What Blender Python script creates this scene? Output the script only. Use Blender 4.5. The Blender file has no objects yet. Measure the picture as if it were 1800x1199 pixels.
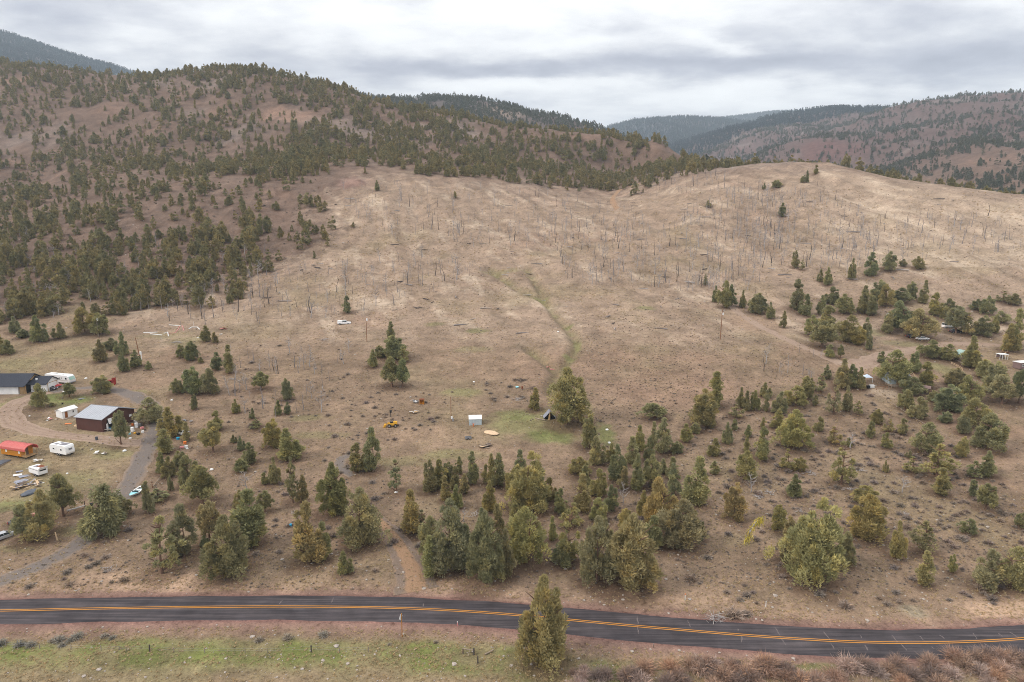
import bpy, bmesh, math, random
import numpy as np
from mathutils import Vector, Matrix

random.seed(7)
RNG = np.random.default_rng(11)
SC = bpy.context.scene
COL = SC.collection
R = math.radians

# ------------------------------------------------------------------ camera
CAM_H = 66.0
PITCH = R(10.6)
FPX = 1200.0                       # focal length in pixels of the 1800 wide photograph
cam_data = bpy.data.cameras.new('camera')
cam_data.sensor_width = 36.0
cam_data.lens = 36.0 * FPX / 1800.0
cam_data.clip_start = 1.0
cam_data.clip_end = 40000.0
cam = bpy.data.objects.new('camera', cam_data)
COL.objects.link(cam)
cam.location = (0, 0, CAM_H)
cam.rotation_euler = (math.pi / 2 - PITCH, 0, 0)
SC.camera = cam

# ------------------------------------------------------------------ world: overcast sky
SUN_EL, SUN_AZ = 38.0, 248.0       # azimuth clockwise from +Y: from the left, a little behind the camera
world = bpy.data.worlds.new('World')
SC.world = world
world.use_nodes = True
wn = world.node_tree
wn.nodes.clear()


def nd(tree, typ, **kw):
    n = tree.nodes.new(typ)
    for k, v in kw.items():
        if k == 'inp':
            for kk, vv in v.items():
                n.inputs[kk].default_value = vv
        else:
            setattr(n, k, v)
    return n


def lk(tree, a, b):
    tree.links.new(a, b)


def mth(tree, op, a, b=None, c=None, clamp=False):
    n = tree.nodes.new('ShaderNodeMath')
    n.operation = op
    n.use_clamp = clamp
    for i, x in enumerate((a, b, c)):
        if x is None:
            continue
        if isinstance(x, (int, float)):
            n.inputs[i].default_value = x
        else:
            tree.links.new(x, n.inputs[i])
    return n.outputs[0]


def ramp(tree, fac, stops, interp='LINEAR'):
    n = tree.nodes.new('ShaderNodeValToRGB')
    n.color_ramp.interpolation = interp
    e = n.color_ramp.elements
    while len(e) > 1:
        e.remove(e[-1])
    for i, (p, c) in enumerate(stops):
        if not isinstance(c, (tuple, list)):
            c = (c, c, c)
        el = e[0] if i == 0 else e.new(p)
        el.position = p
        el.color = (c[0], c[1], c[2], 1)
    tree.links.new(fac, n.inputs['Fac'])
    return n.outputs['Color']


def mix(tree, fac, a, b, typ='MIX'):
    n = tree.nodes.new('ShaderNodeMix')
    n.data_type = 'RGBA'
    n.blend_type = typ
    n.clamp_factor = True
    for s, x in ((n.inputs[0], fac), (n.inputs[6], a), (n.inputs[7], b)):
        if isinstance(x, (int, float)):
            s.default_value = x
        elif isinstance(x, (tuple, list)):
            s.default_value = (x[0], x[1], x[2], 1)
        else:
            tree.links.new(x, s)
    return n.outputs[2]


# larger cloud masses: picture position of the centre, half sizes, how much darker (+) or paler (-)
CLOUDS = [(1560, 95, 260, 34, 0.17), (1330, 118, 190, 22, 0.13), (1000, 118, 190, 15, 0.20), (820, 124, 170, 10, 0.10), (690, 5, 110, 18, 0.15), (1180, 50, 240, 18, 0.05),
          (200, 40, 150, 30, 0.05), (1660, 130, 160, 20, 0.10), (1120, 143, 110, 14, 0.10), (960, 148, 130, 9, -0.13), (1240, 80, 50, 14, -0.14), (1270, 150, 150, 10, -0.08),
          (1000, 185, 260, 22, -0.07), (520, 112, 200, 14, 0.05), (1780, 10, 90, 22, -0.10), (720, 80, 120, 16, -0.07), (330, 90, 150, 18, -0.05), (1450, 160, 200, 10, -0.06),
          (1000, 60, 200, 10, 0.06), (500, 20, 200, 14, -0.05)]


def build_sky():
    t = wn
    out = nd(t, 'ShaderNodeOutputWorld')
    bg = nd(t, 'ShaderNodeBackground')
    bg.inputs['Strength'].default_value = 0.10
    sky = nd(t, 'ShaderNodeTexSky', sky_type='NISHITA', sun_disc=False)
    sky.sun_elevation = R(SUN_EL)
    sky.sun_rotation = R(SUN_AZ)
    tc = nd(t, 'ShaderNodeTexCoord')
    sep = nd(t, 'ShaderNodeSeparateXYZ')
    lk(t, tc.outputs['Generated'], sep.inputs[0])
    z = mth(t, 'MAXIMUM', sep.outputs['Z'], 0.0)
    # the cloud base as a sheet over the land: direction / elevation gives its foreshortening
    zz = mth(t, 'ADD', z, 0.16)
    px = mth(t, 'DIVIDE', sep.outputs['X'], zz)
    py = mth(t, 'DIVIDE', sep.outputs['Y'], zz)
    cmb = nd(t, 'ShaderNodeCombineXYZ')
    lk(t, mth(t, 'MULTIPLY', px, 0.8), cmb.inputs[0])
    lk(t, py, cmb.inputs[1])

    def noise(scale, detail, rough, dist, off):
        add = nd(t, 'ShaderNodeVectorMath', operation='ADD')
        add.inputs[1].default_value = off
        lk(t, cmb.outputs[0], add.inputs[0])
        n = nd(t, 'ShaderNodeTexNoise', inp={'Scale': scale, 'Detail': detail, 'Roughness': rough, 'Distortion': dist})
        lk(t, add.outputs[0], n.inputs['Vector'])
        return n
    n1 = noise(2.4, 8.0, 0.55, 0.15, (3.1, 1.7, 0))
    n2 = noise(0.8, 4.0, 0.5, 0.3, (0.4, 7.7, 0))
    wx = noise(3.0, 6.0, 0.6, 0.0, (9.0, 2.0, 0))
    n3 = noise(7.0, 5.0, 0.6, 0.1, (5.5, 3.1, 0))
    m = mth(t, 'ADD', mth(t, 'MULTIPLY', n1.outputs['Fac'], 0.80), mth(t, 'MULTIPLY', n2.outputs['Fac'], 0.40))
    m = mth(t, 'ADD', m, mth(t, 'MULTIPLY', mth(t, 'SUBTRACT', n3.outputs['Fac'], 0.5), 0.22))
    m = mth(t, 'SUBTRACT', m, 0.10)
    wsep = nd(t, 'ShaderNodeSeparateXYZ')
    lk(t, wx.outputs['Color'], wsep.inputs[0])
    ysafe = mth(t, 'MAXIMUM', sep.outputs['Y'], 0.05)
    az = mth(t, 'DIVIDE', sep.outputs['X'], ysafe)
    el = mth(t, 'DIVIDE', z, ysafe)
    az = mth(t, 'ADD', az, mth(t, 'MULTIPLY', mth(t, 'SUBTRACT', wsep.outputs[0], 0.5), 0.38))
    el = mth(t, 'ADD', el, mth(t, 'MULTIPLY', mth(t, 'SUBTRACT', wsep.outputs[1], 0.5), 0.055))
    for (u, v, ru, rv, amt) in CLOUDS:
        tt = (600 - v) / FPX
        yy = math.cos(PITCH) + tt * math.sin(PITCH)
        a0, e0 = (u - 900) / FPX / yy, (tt * math.cos(PITCH) - math.sin(PITCH)) / yy
        da = mth(t, 'DIVIDE', mth(t, 'SUBTRACT', az, a0), ru / FPX / yy)
        de = mth(t, 'DIVIDE', mth(t, 'SUBTRACT', el, e0), rv / FPX * 1.05)
        d2 = mth(t, 'ADD', mth(t, 'MULTIPLY', da, da), mth(t, 'MULTIPLY', de, de))
        g = mth(t, 'POWER', 2.718, mth(t, 'MULTIPLY', d2, -0.8))
        m = mth(t, 'SUBTRACT', m, mth(t, 'MULTIPLY', g, amt))
    cloud = ramp(t, m, SKY_RAMP, 'LINEAR')
    # overcast: the sky overhead is brighter than low down
    up = ramp(t, z, [(0.0, 1.0), (0.2, 1.0), (0.6, 1.5), (1.0, 1.75)])
    cloud = mix(t, 1.0, cloud, up, 'MULTIPLY')
    sc = nd(t, 'ShaderNodeVectorMath', operation='SCALE')
    sc.inputs['Scale'].default_value = SKY_GAIN
    lk(t, cloud, sc.inputs[0])
    col = mix(t, 0.95, sky.outputs[0], sc.outputs[0])
    lk(t, col, bg.inputs['Color'])
    lk(t, bg.outputs[0], out.inputs['Surface'])


SKY_GAIN = 6.25
SKY_RAMP = [(0.16, (0.40, 0.405, 0.48)), (0.30, (0.56, 0.565, 0.64)), (0.42, (0.80, 0.80, 0.84)), (0.50, (0.99, 0.985, 1.0)), (0.58, (1.13, 1.125, 1.12)), (0.72, (1.24, 1.235, 1.22))]
build_sky()

sun_data = bpy.data.lights.new('sun', 'SUN')
sun_data.energy = 1.5
sun_data.angle = R(14)
sun_data.color = (1.0, 0.93, 0.83)
sun = bpy.data.objects.new('sun', sun_data)
COL.objects.link(sun)
_d = Vector((math.sin(R(SUN_AZ)) * math.cos(R(SUN_EL)), math.cos(R(SUN_AZ)) * math.cos(R(SUN_EL)), math.sin(R(SUN_EL))))
sun.rotation_euler = (-_d).to_track_quat('-Z', 'Y').to_euler()
sun.location = _d * 300

SC.view_settings.view_transform = 'Standard'
SC.view_settings.look = 'None'
SC.view_settings.gamma = 1.0
SC.view_settings.exposure = 0.74
SC.view_settings.use_curve_mapping = False
SC.render.engine = 'CYCLES'
SC.cycles.use_denoising = True
SC.cycles.denoiser = 'OPENIMAGEDENOISE'
SC.cycles.denoising_input_passes = 'RGB_ALBEDO_NORMAL'
SC.cycles.denoising_prefilter = 'NONE'
SC.cycles.filter_width = 1.0
SC.cycles.max_bounces = 5
SC.cycles.diffuse_bounces = 3
SC.cycles.glossy_bounces = 2
SC.cycles.transmission_bounces = 2
SC.cycles.volume_bounces = 0
SC.cycles.caustics_reflective = False
SC.cycles.caustics_refractive = False

# ------------------------------------------------------------------ picture <-> place
CP, SP = math.cos(PITCH), math.sin(PITCH)


def dz_at(v, Y):
    t = (600.0 - np.asarray(v, float)) / FPX
    return Y * (t * CP - SP) / (CP + t * SP)


def uvY_to_xyz(u, v, Y):
    dz = dz_at(v, Y)
    depth = Y * CP - dz * SP
    return (np.asarray(u, float) - 900.0) / FPX * depth, np.asarray(Y, float), CAM_H + dz


def project(x, y, z):
    dz = np.asarray(z, float) - CAM_H
    depth = y * CP - dz * SP
    return 900.0 + FPX * x / depth, 600.0 - FPX * (y * SP + dz * CP) / depth


# ------------------------------------------------------------------ noise
_perm = np.random.default_rng(5).permutation(4096)
_gr = np.random.default_rng(6).random(4096) * 2 * math.pi
_gx, _gy = np.cos(_gr), np.sin(_gr)


def gnoise(x, y):
    xi = np.floor(x).astype(np.int64)
    yi = np.floor(y).astype(np.int64)
    fx, fy = x - xi, y - yi

    def g(ix, iy, dx, dy):
        h = _perm[(_perm[ix & 4095] + iy) & 4095]
        return _gx[h] * dx + _gy[h] * dy
    sx = fx * fx * fx * (fx * (fx * 6 - 15) + 10)
    sy = fy * fy * fy * (fy * (fy * 6 - 15) + 10)
    a = g(xi, yi, fx, fy)
    b = g(xi + 1, yi, fx - 1, fy)
    c = g(xi, yi + 1, fx, fy - 1)
    d = g(xi + 1, yi + 1, fx - 1, fy - 1)
    return ((a + sx * (b - a)) + sy * ((c + sx * (d - c)) - (a + sx * (b - a)))) * 1.5


def fbm(x, y, scale, octaves=4, gain=0.5, seed=0.0):
    s = np.zeros_like(np.asarray(x, float))
    amp, tot, f = 1.0, 0.0, 1.0 / scale
    for i in range(octaves):
        s += amp * gnoise(x * f + 17.3 * i + seed, y * f - 9.1 * i + seed * 1.7)
        tot += amp
        amp *= gain
        f *= 2.03
    return s / tot


def ridged(x, y, scale, octaves=4, seed=0.0):
    s = np.zeros_like(np.asarray(x, float))
    amp, tot, f = 1.0, 0.0, 1.0 / scale
    for i in range(octaves):
        s += amp * (1 - 2.2 * np.abs(gnoise(x * f + 31.7 * i + seed, y * f + 5.3 * i + seed)))
        tot += amp
        amp *= 0.5
        f *= 2.07
    return s / tot


def sstep(e0, e1, x):
    t = np.clip((x - e0) / (e1 - e0), 0, 1)
    return t * t * (3 - 2 * t)


# ------------------------------------------------------------------ terrain
AG = np.linspace(-1.75, 1.75, 351)          # azimuth grid (X / Y)
UU = np.linspace(-1800, 3600, 541)


def row_uvY(pts):
    p = np.array(pts, float)
    v = np.interp(UU, p[:, 0], p[:, 1])
    Y = np.interp(UU, p[:, 0], p[:, 2])
    k = np.ones(9) / 9
    v = np.convolve(np.pad(v, 4, 'edge'), k, 'valid') * 0.6 + v * 0.4
    x, y, z = uvY_to_xyz(UU, v, Y)
    a = x / y
    return np.interp(AG, a, Y), np.interp(AG, a, z)


def row_YZ(Y, Z):
    return np.full_like(AG, float(Y)), np.full_like(AG, float(Z))


rowA = row_uvY([(-1800, 430, 480), (0, 392, 480), (180, 355, 500), (300, 335, 510), (600, 303, 545), (700, 303, 555), (800, 310, 565),
                (900, 318, 580), (1000, 330, 600), (1070, 341, 620), (1140, 322, 610), (1200, 307, 600), (1300, 297, 585),
                (1400, 291, 580), (1460, 289, 575), (1520, 303, 545), (1600, 322, 505), (1700, 336, 470), (1800, 347, 445), (2200, 370, 420), (3600, 400, 410)])
rowB = row_uvY([(-1800, 60, 1500), (-700, 70, 1300), (-200, 105, 1200), (0, 121, 1150), (130, 139, 1100), (280, 143, 1050), (330, 138, 1020),
                (385, 132, 1010), (430, 127, 1000), (480, 134, 985), (520, 148, 970), (600, 167, 940), (700, 196, 900), (800, 209, 880),
                (900, 231, 850), (1000, 238, 820), (1100, 249, 780), (1200, 281, 705), (1260, 301, 660), (1330, 335, 700),
                (1450, 350, 760), (1800, 352, 800), (3600, 352, 800)])
row8 = row_uvY([(-1800, 470, 375), (0, 462, 375), (900, 455, 375), (1300, 440, 375), (1800, 440, 365), (3600, 440, 360)])
_ab = 0.5
rowM = (rowA[0] * (1 - _ab) + rowB[0] * _ab, rowA[1] * 0.52 + rowB[1] * 0.48)
_cr = sstep(0.18, 0.42, AG)                 # on the right the pale hill is a crest with a hollow behind
rowA2 = (rowA[0] + 45, rowA[1] + (1 - _cr) * 8 - _cr * 7)
rowA3 = (rowA[0] + 125, np.minimum(rowA[1] + (1 - _cr) * 22 - _cr * 22, rowB[1] - 2 + 60 * _cr))
TAB = [row_YZ(15, -4.5), row_YZ(80, -2.0), row_YZ(94, -0.6), row_YZ(110, 0.0), row_YZ(130, 1.7), row_YZ(165, 5.4), row_YZ(215, 12.2),
       row_YZ(285, 22.5), row8, rowA, rowA2, (np.maximum(rowA3[0], rowA2[0] + 20), rowA3[1]), rowB,
       (rowB[0] + 420, np.maximum(rowB[1] - 75, 70)), (rowB[0] + 900, np.full_like(AG, 70.0)), row_YZ(16000, 70)]
TY = np.stack([t[0] for t in TAB], 1)
TZ = np.stack([t[1] for t in TAB], 1)
for k in range(1, TY.shape[1]):
    TY[:, k] = np.maximum(TY[:, k], TY[:, k - 1] + 8)

RIDGES = []


def ridge(pts, slope, back, rough, rscale, seed):
    Y, Z = row_uvY(pts)
    RIDGES.append((Y, Z, slope, back, rough, rscale, seed))


# middle ridge, red ridge, hill beyond it, far hills, two blue mountains
ridge([(-1800, 20, 2200), (-700, 60, 2200), (0, 122, 2000), (130, 134, 2000), (280, 143, 1900), (450, 165, 1900), (600, 164, 1900),
       (690, 176, 1850), (760, 171, 1800), (830, 173, 1800), (900, 187, 1750), (1000, 211, 1650), (1060, 226, 1600),
       (1130, 253, 1500), (1250, 320, 1400), (1500, 420, 1400), (3600, 520, 1400)], 0.30, 0.3, 10, 220, 1.3)
ridge([(-1800, 520, 2300), (1000, 420, 2300), (1200, 335, 2300), (1350, 285, 2350), (1420, 252, 2350), (1500, 216, 2350), (1560, 194, 2350),
       (1610, 188, 2300), (1650, 181, 2300), (1700, 175, 2250), (1740, 169, 2250), (1790, 169, 2200), (2000, 152, 2200), (2500, 130, 2200),
       (3600, 120, 2200)], 0.26, 0.25, 44, 330, 4.1)
ridge([(-1800, 600, 3000), (900, 420, 3000), (1000, 335, 3000), (1100, 287, 3000), (1180, 260, 3000), (1250, 238, 3000), (1350, 209, 3000),
       (1440, 196, 3000), (1530, 196, 2900), (1600, 198, 2800), (1700, 215, 2800), (3600, 230, 2800)], 0.25, 0.3, 36, 380, 7.7)
ridge([(-1800, 700, 4600), (800, 420, 4600), (1000, 250, 4600), (1070, 224, 4600), (1130, 211, 4500), (1190, 206, 4500), (1240, 208, 4500),
       (1290, 212, 4500), (1350, 218, 4500), (1450, 230, 4500), (1800, 270, 4500), (3600, 300, 4500)], 0.30, 0.3, 28, 450, 2.2)
ridge([(-1800, 60, 3400), (-700, 20, 3500), (-200, 30, 3600), (0, 56, 3600), (40, 68, 3600), (100, 88, 3600), (160, 109, 3600), (220, 126, 3600), (280, 137, 3600),
       (340, 150, 3600), (420, 180, 3600), (600, 250, 3600), (900, 420, 3600), (3600, 800, 3600)], 0.38, 0.3, 34, 600, 9.3)
ridge([(-1800, 420, 6200), (900, 330, 6200), (1100, 235, 6200), (1250, 211, 6200), (1310, 204, 6200), (1345, 198, 6200), (1385, 195, 6200),
       (1420, 199, 6200), (1500, 210, 6200), (1800, 230, 6200), (3600, 260, 6200)], 0.3, 0.3, 30, 900, 5.9)

KNOLLS = [(1462, 240, 1750, 150, 34), (1730, 264, 1180, 120, 24), (1380, 296, 1500, 160, 18), (1600, 300, 1350, 170, 18), (1560, 262, 1750, 170, 22)]
KN = [uvY_to_xyz(u, v, Y) + (r, h) for (u, v, Y, r, h) in KNOLLS]

# road axis on the flat at Z = 0
ROAD_UV = [(-1600, 1089), (-800, 1086), (-300, 1080), (0, 1074.5), (150, 1071), (300, 1068.5), (450, 1067), (600, 1067.5), (700, 1069.5), (800, 1074), (900, 1081),
           (1000, 1090.5), (1100, 1100), (1200, 1108.5), (1300, 1117), (1400, 1124), (1500, 1129.5), (1600, 1131.5), (1700, 1129.5),
           (1800, 1124), (1950, 1110), (2150, 1090), (2500, 1060), (3200, 1010)]


def flat_at(u, v, Z=0.0):
    t = (600.0 - v) / FPX
    Y = (Z - CAM_H) * (CP + t * SP) / (t * CP - SP)
    x, y, z = uvY_to_xyz(u, v, Y)
    return float(x), float(y)


def smooth_poly(pts, step=1.5, it=3):
    p = np.array(pts, float)
    for _ in range(it):                      # Chaikin
        q = np.empty((2 * len(p) - 2, p.shape[1]))
        q[0::2] = 0.75 * p[:-1] + 0.25 * p[1:]
        q[1::2] = 0.25 * p[:-1] + 0.75 * p[1:]
        p = np.vstack([p[:1], q, p[-1:]])
    d = np.r_[0, np.cumsum(np.hypot(*(np.diff(p[:, :2], axis=0).T)))]
    s = np.arange(0, d[-1], step)
    return np.stack([np.interp(s, d, p[:, i]) for i in range(p.shape[1])], 1)


ROAD = smooth_poly([flat_at(u, v) for u, v in ROAD_UV], 2.0, 3)


def poly_dist(x, y, P, chunk=400):
    best = np.full(x.shape, 1e9)
    for i in range(len(P) - 1):
        ax, ay = P[i][0], P[i][1]
        bx, by = P[i + 1][0], P[i + 1][1]
        vx, vy = bx - ax, by - ay
        L = vx * vx + vy * vy + 1e-9
        t = np.clip(((x - ax) * vx + (y - ay) * vy) / L, 0, 1)
        best = np.minimum(best, np.hypot(x - ax - t * vx, y - ay - t * vy))
    return best


def base_height(x, y):
    Y = np.maximum(y, 16.0)
    a = np.clip(x / Y, -1.74, 1.74)
    fi = (a - AG[0]) / (AG[1] - AG[0])
    i0 = np.clip(np.floor(fi).astype(int), 0, len(AG) - 2)
    w = (fi - i0)[:, None]
    ty = TY[i0] * (1 - w) + TY[i0 + 1] * w
    tz = TZ[i0] * (1 - w) + TZ[i0 + 1] * w
    K = ty.shape[1]
    # slopes (monotone-ish Hermite)
    d = (tz[:, 1:] - tz[:, :-1]) / (ty[:, 1:] - ty[:, :-1])
    m = np.empty_like(tz)
    m[:, 0], m[:, -1] = d[:, 0], d[:, -1]
    h = ty[:, 1:] - ty[:, :-1]
    m[:, 1:-1] = (d[:, :-1] * h[:, 1:] + d[:, 1:] * h[:, :-1]) / (h[:, 1:] + h[:, :-1])
    same = d[:, :-1] * d[:, 1:] > 0
    lim = 3 * np.minimum(np.abs(d[:, :-1]), np.abs(d[:, 1:]))
    m[:, 1:-1] = np.where(same, np.clip(m[:, 1:-1], -lim, lim), m[:, 1:-1] * 0.25)
    k = np.clip((ty <= Y[:, None]).sum(1) - 1, 0, K - 2)
    r = np.arange(len(Y))
    hh = ty[r, k + 1] - ty[r, k]
    t = np.clip((Y - ty[r, k]) / hh, 0, 1)
    t2, t3 = t * t, t * t * t
    z = ((2 * t3 - 3 * t2 + 1) * tz[r, k] + (t3 - 2 * t2 + t) * hh * m[r, k]
         + (-2 * t3 + 3 * t2) * tz[r, k + 1] + (t3 - t2) * hh * m[r, k + 1])
    yA, yB = ty[:, 9], ty[:, 12]
    return z, yA, yB, fi, i0


GULLY = [[(925, 470), (945, 500), (960, 530), (985, 560), (1008, 585), (1016, 603), (1008, 622), (990, 640), (975, 660), (968, 690)],
         [(930, 612), (950, 625), (968, 640), (980, 650)],
         [(860, 470), (890, 492), (915, 508), (940, 520), (985, 535)]]
GULLY_XY = []


def H(x, y, detail=True):
    x = np.atleast_1d(np.asarray(x, float))
    y = np.atleast_1d(np.asarray(y, float))
    shp = x.shape
    x, y = x.ravel(), y.ravel()
    z, yA, yB, fi, i0 = base_height(x, y)
    Y = np.maximum(y, 16.0)
    w = fi - i0
    # relief of the near land
    near = sstep(118, 190, Y)
    wA = sstep(230, 420, Y) * (1 - 0.55 * np.exp(-((Y - yA) / 35.0) ** 2))
    z = z + near * 0.5 * fbm(x, y, 34, 3, seed=2.0) + sstep(180, 330, Y) * 0.9 * fbm(x, y, 70, 3, seed=8.0)
    wF = sstep(0, 160, Y - yA) * (1 - 0.75 * np.exp(-((Y - yB) / 90.0) ** 2))
    z = z + wA * (1 - wF) * 4.6 * ridged(x, y * 0.6, 90, 5, seed=3.0) + wA * (1 - wF) * 2.2 * ridged(x * 1.0 + 0.3 * y, y * 0.3, 26, 3, seed=14.0)
    z = z + wF * sstep(0.55, 0.2, x / Y) * 11.0 * ridged(x + 0.3 * y, y * 0.55, 170, 5, seed=6.0)
    far = sstep(600, 900, Y)
    if far.max() > 0:
        zs = [z]
        for (Yr, Zr, sl, bk, rough, rs, seed) in RIDGES:
            yc = Yr[i0] * (1 - w) + Yr[i0 + 1] * w
            zc = Zr[i0] * (1 - w) + Zr[i0 + 1] * w
            dd = yc - Y
            zr = zc - np.where(dd > 0, sl * dd * (0.8 + 0.2 * np.clip(dd / 400, 0, 1)), -bk * dd)
            amp = rough * (1 - 0.7 * np.exp(-(dd / (rs * 0.5)) ** 2)) * np.clip((zc - 0) / 60, 0.1, 1)
            zr = zr + amp * ridged(x, y * 0.6, rs, 4, seed=seed)
            zs.append(zr)
        for (kx, ky, kz, kr, kh) in KN:
            d2 = ((x - kx) ** 2 + (0.75 * (y - ky)) ** 2) / kr ** 2
            zs.append(kz - kh * d2 + 2.5 * ridged(x, y, 60, 3, seed=12.0))
        S = np.stack(zs, 0)
        mx = S.max(0)
        kk = np.clip(Y / 220.0, 2.0, 14.0)
        sm = mx + kk * np.log(np.exp((S - mx) / kk).sum(0)) - 0
        z = np.where(far > 0, z * (1 - far) + far * sm, z)
    # knoll with the shrubs on the right of the gully
    for (kx, ky, kr, kh) in LOCAL_KN:
        z = z + kh * np.exp(-(((x - kx) / kr) ** 2 + ((y - ky) / (kr * 0.8)) ** 2))
    for P in GULLY_XY:
        sel = (Y > 180) & (Y < 420) & (np.abs(x - P[:, 0].mean()) < 90)
        if sel.any():
            dd = poly_dist(x[sel], y[sel], P)
            z[sel] -= 2.3 * np.exp(-(dd / 2.4) ** 2)
    # the road bed
    sel = Y < 160
    if sel.any():
        dd = poly_dist(x[sel], y[sel], ROAD)
        nz = z[sel] + sstep(4.5, 9.0, dd) * 0.22 * fbm(x[sel], y[sel], 7, 3, seed=1.0)
        side = sstep(5.0, 10.0, dd)
        bed = -0.16 - 0.10 * sstep(3.2, 4.6, dd)
        z[sel] = bed * (1 - side) + nz * side
    # yards levelled for the buildings
    for (px, py, pz, pr) in PADS:
        d = np.hypot(x - px, y - py)
        if (d < pr * 2).any():
            ww = 1 - sstep(pr * 0.8, pr * 1.8, d)
            z = z * (1 - ww) + pz * ww
    return z.reshape(shp)


LOCAL_KN, PADS = [], []


GRID = None


def ground_at(u, v, ymin=60.0, ymax=7000.0):
    """where the sight line through a pixel of the photograph meets the land"""
    u = np.atleast_1d(np.asarray(u, float))
    v = np.atleast_1d(np.asarray(v, float))
    hf = H if GRID is None else GRID
    n = 260
    Ys = ymin * (ymax / ymin) ** np.linspace(0, 1, n)
    hit = np.full(u.shape, np.nan)
    step = 400
    for s in range(0, len(u), step):
        uu, vv = u[s:s + step, None], v[s:s + step, None]
        YY = np.broadcast_to(Ys[None], (uu.shape[0], n))
        X, _, Z = uvY_to_xyz(np.broadcast_to(uu, YY.shape), np.broadcast_to(vv, YY.shape), YY)
        G = hf(X.ravel(), YY.ravel()).reshape(X.shape)
        b = (Z - G) < 0
        has = b.any(1)
        k = np.argmax(b, 1)
        k = np.clip(k, 1, n - 1)
        r = np.arange(len(k))
        lo, hi = YY[r, k - 1].copy(), YY[r, k].copy()
        for _ in range(12):
            mid = 0.5 * (lo + hi)
            X, _, Z = uvY_to_xyz(uu[:, 0], vv[:, 0], mid)
            under = (Z - hf(X, mid)) < 0
            hi = np.where(under, mid, hi)
            lo = np.where(under, lo, mid)
        res = 0.5 * (lo + hi)
        res[~has] = np.nan
        hit[s:s + step] = res
    X, _, Z = uvY_to_xyz(u, v, hit)
    return X, hit, hf(np.nan_to_num(X), np.nan_to_num(hit, nan=500.0))


def gpt(u, v):
    x, y, z = ground_at([u], [v])
    return float(x[0]), float(y[0]), float(z[0])


_k = gpt(1250, 600)
LOCAL_KN.append((_k[0], _k[1], 46.0, 3.2))
GULLY_XY = [smooth_poly([gpt(u, v)[:2] for u, v in g], 3.0, 2) for g in GULLY]
for (u, v, r) in ((185, 745, 13), (20, 690, 15), (110, 678, 9)):
    q = gpt(u, v)
    PADS.append((q[0], q[1], q[2], r))

# ------------------------------------------------------------------ ground mesh
def grid_axis(segs):
    out = []
    for (a, b, n, geo) in segs:
        t = np.linspace(0, 1, n, endpoint=False)
        out.append(a * (b / a) ** t if geo else a + (b - a) * t)
    return np.concatenate(out + [[segs[-1][1]]])


def mesh_from(name, verts, faces_flat, starts_n, smooth=True):
    me = bpy.data.meshes.new(name)
    nv, nf = len(verts), len(faces_flat) // starts_n
    me.vertices.add(nv)
    me.vertices.foreach_set('co', np.ascontiguousarray(verts, np.float32).ravel())
    me.loops.add(len(faces_flat))
    me.loops.foreach_set('vertex_index', np.ascontiguousarray(faces_flat, np.int32))
    me.polygons.add(nf)
    me.polygons.foreach_set('loop_start', np.arange(0, nf * starts_n, starts_n, dtype=np.int32))
    me.polygons.foreach_set('loop_total', np.full(nf, starts_n, np.int32))
    me.polygons.foreach_set('use_smooth', np.full(nf, smooth, bool))
    me.update(calc_edges=True)
    return me


def inpoly(u, v, poly):
    poly = np.array(poly, float)
    inside = np.zeros(u.shape, bool)
    j = len(poly) - 1
    for i in range(len(poly)):
        xi, yi = poly[i]
        xj, yj = poly[j]
        c = ((yi > v) != (yj > v)) & (u < (xj - xi) * (v - yi) / (yj - yi + 1e-12) + xi)
        inside ^= c
        j = i
    return inside


def patch(x, y, u, v, ru, rv):
    """soft patch on the land round the point seen at (u, v): (indices, weights)"""
    cx, cy, _ = gpt(u, v)
    ex = abs(gpt(u + ru, v)[0] - cx)
    ey = abs(gpt(u, v - rv)[1] - cy)
    if not (ex == ex):
        ex = ru / FPX * cy
    if not (ey == ey) or ey > 6 * ex:
        ey = 2 * ex
    sel = np.nonzero((np.abs(x - cx) < 1.7 * ex) & (np.abs(y - cy) < 1.7 * ey))[0]
    xs, ys = x[sel], y[sel]
    d = np.sqrt(((xs - cx) / ex) ** 2 + ((ys - cy) / ey) ** 2)
    d = d + 0.5 * fbm(xs, ys, max(ex * 0.5, 2.0), 4, seed=u * 0.1)
    return sel, 1 - sstep(0.45, 1.15, d)


SOIL = np.array([0.212, 0.149, 0.102])
TAN = np.array([0.290, 0.211, 0.154])
STRAW = np.array([0.43, 0.335, 0.25])
FOREST = np.array([0.132, 0.088, 0.068])
ROCK = np.array([0.25, 0.205, 0.18])
RED = np.array([0.135, 0.072, 0.062])
REDDISH = np.array([0.255, 0.16, 0.115])
PURPLE = np.array([0.105, 0.070, 0.064])
GREEN = np.array([0.185, 0.175, 0.078])
LUSH = np.array([0.135, 0.155, 0.052])
OLIVE = np.array([0.225, 0.175, 0.105])
GRAVEL = np.array([0.235, 0.20, 0.185])
SHOULDER = np.array([0.235, 0.145, 0.115])
DIRT = np.array([0.30, 0.205, 0.142])
HAZY_DARKWOOD = np.array([0.048, 0.062, 0.068])  # dark woods with the blue of distance haze mixed into the colour

FOREST_POLY = [(-900, 560), (0, 560), (60, 545), (130, 520), (280, 525), (400, 500), (440, 470), (520, 470), (600, 410), (560, 375), (600, 335), (680, 300),
               (760, 312), (860, 318), (960, 330), (1070, 345), (1150, 320), (1240, 305), (1330, 296), (1420, 285), (1462, 283), (1540, 305), (1640, 325), (1800, 344),
               (2700, 380), (2700, -900), (-900, -900)]


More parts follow.
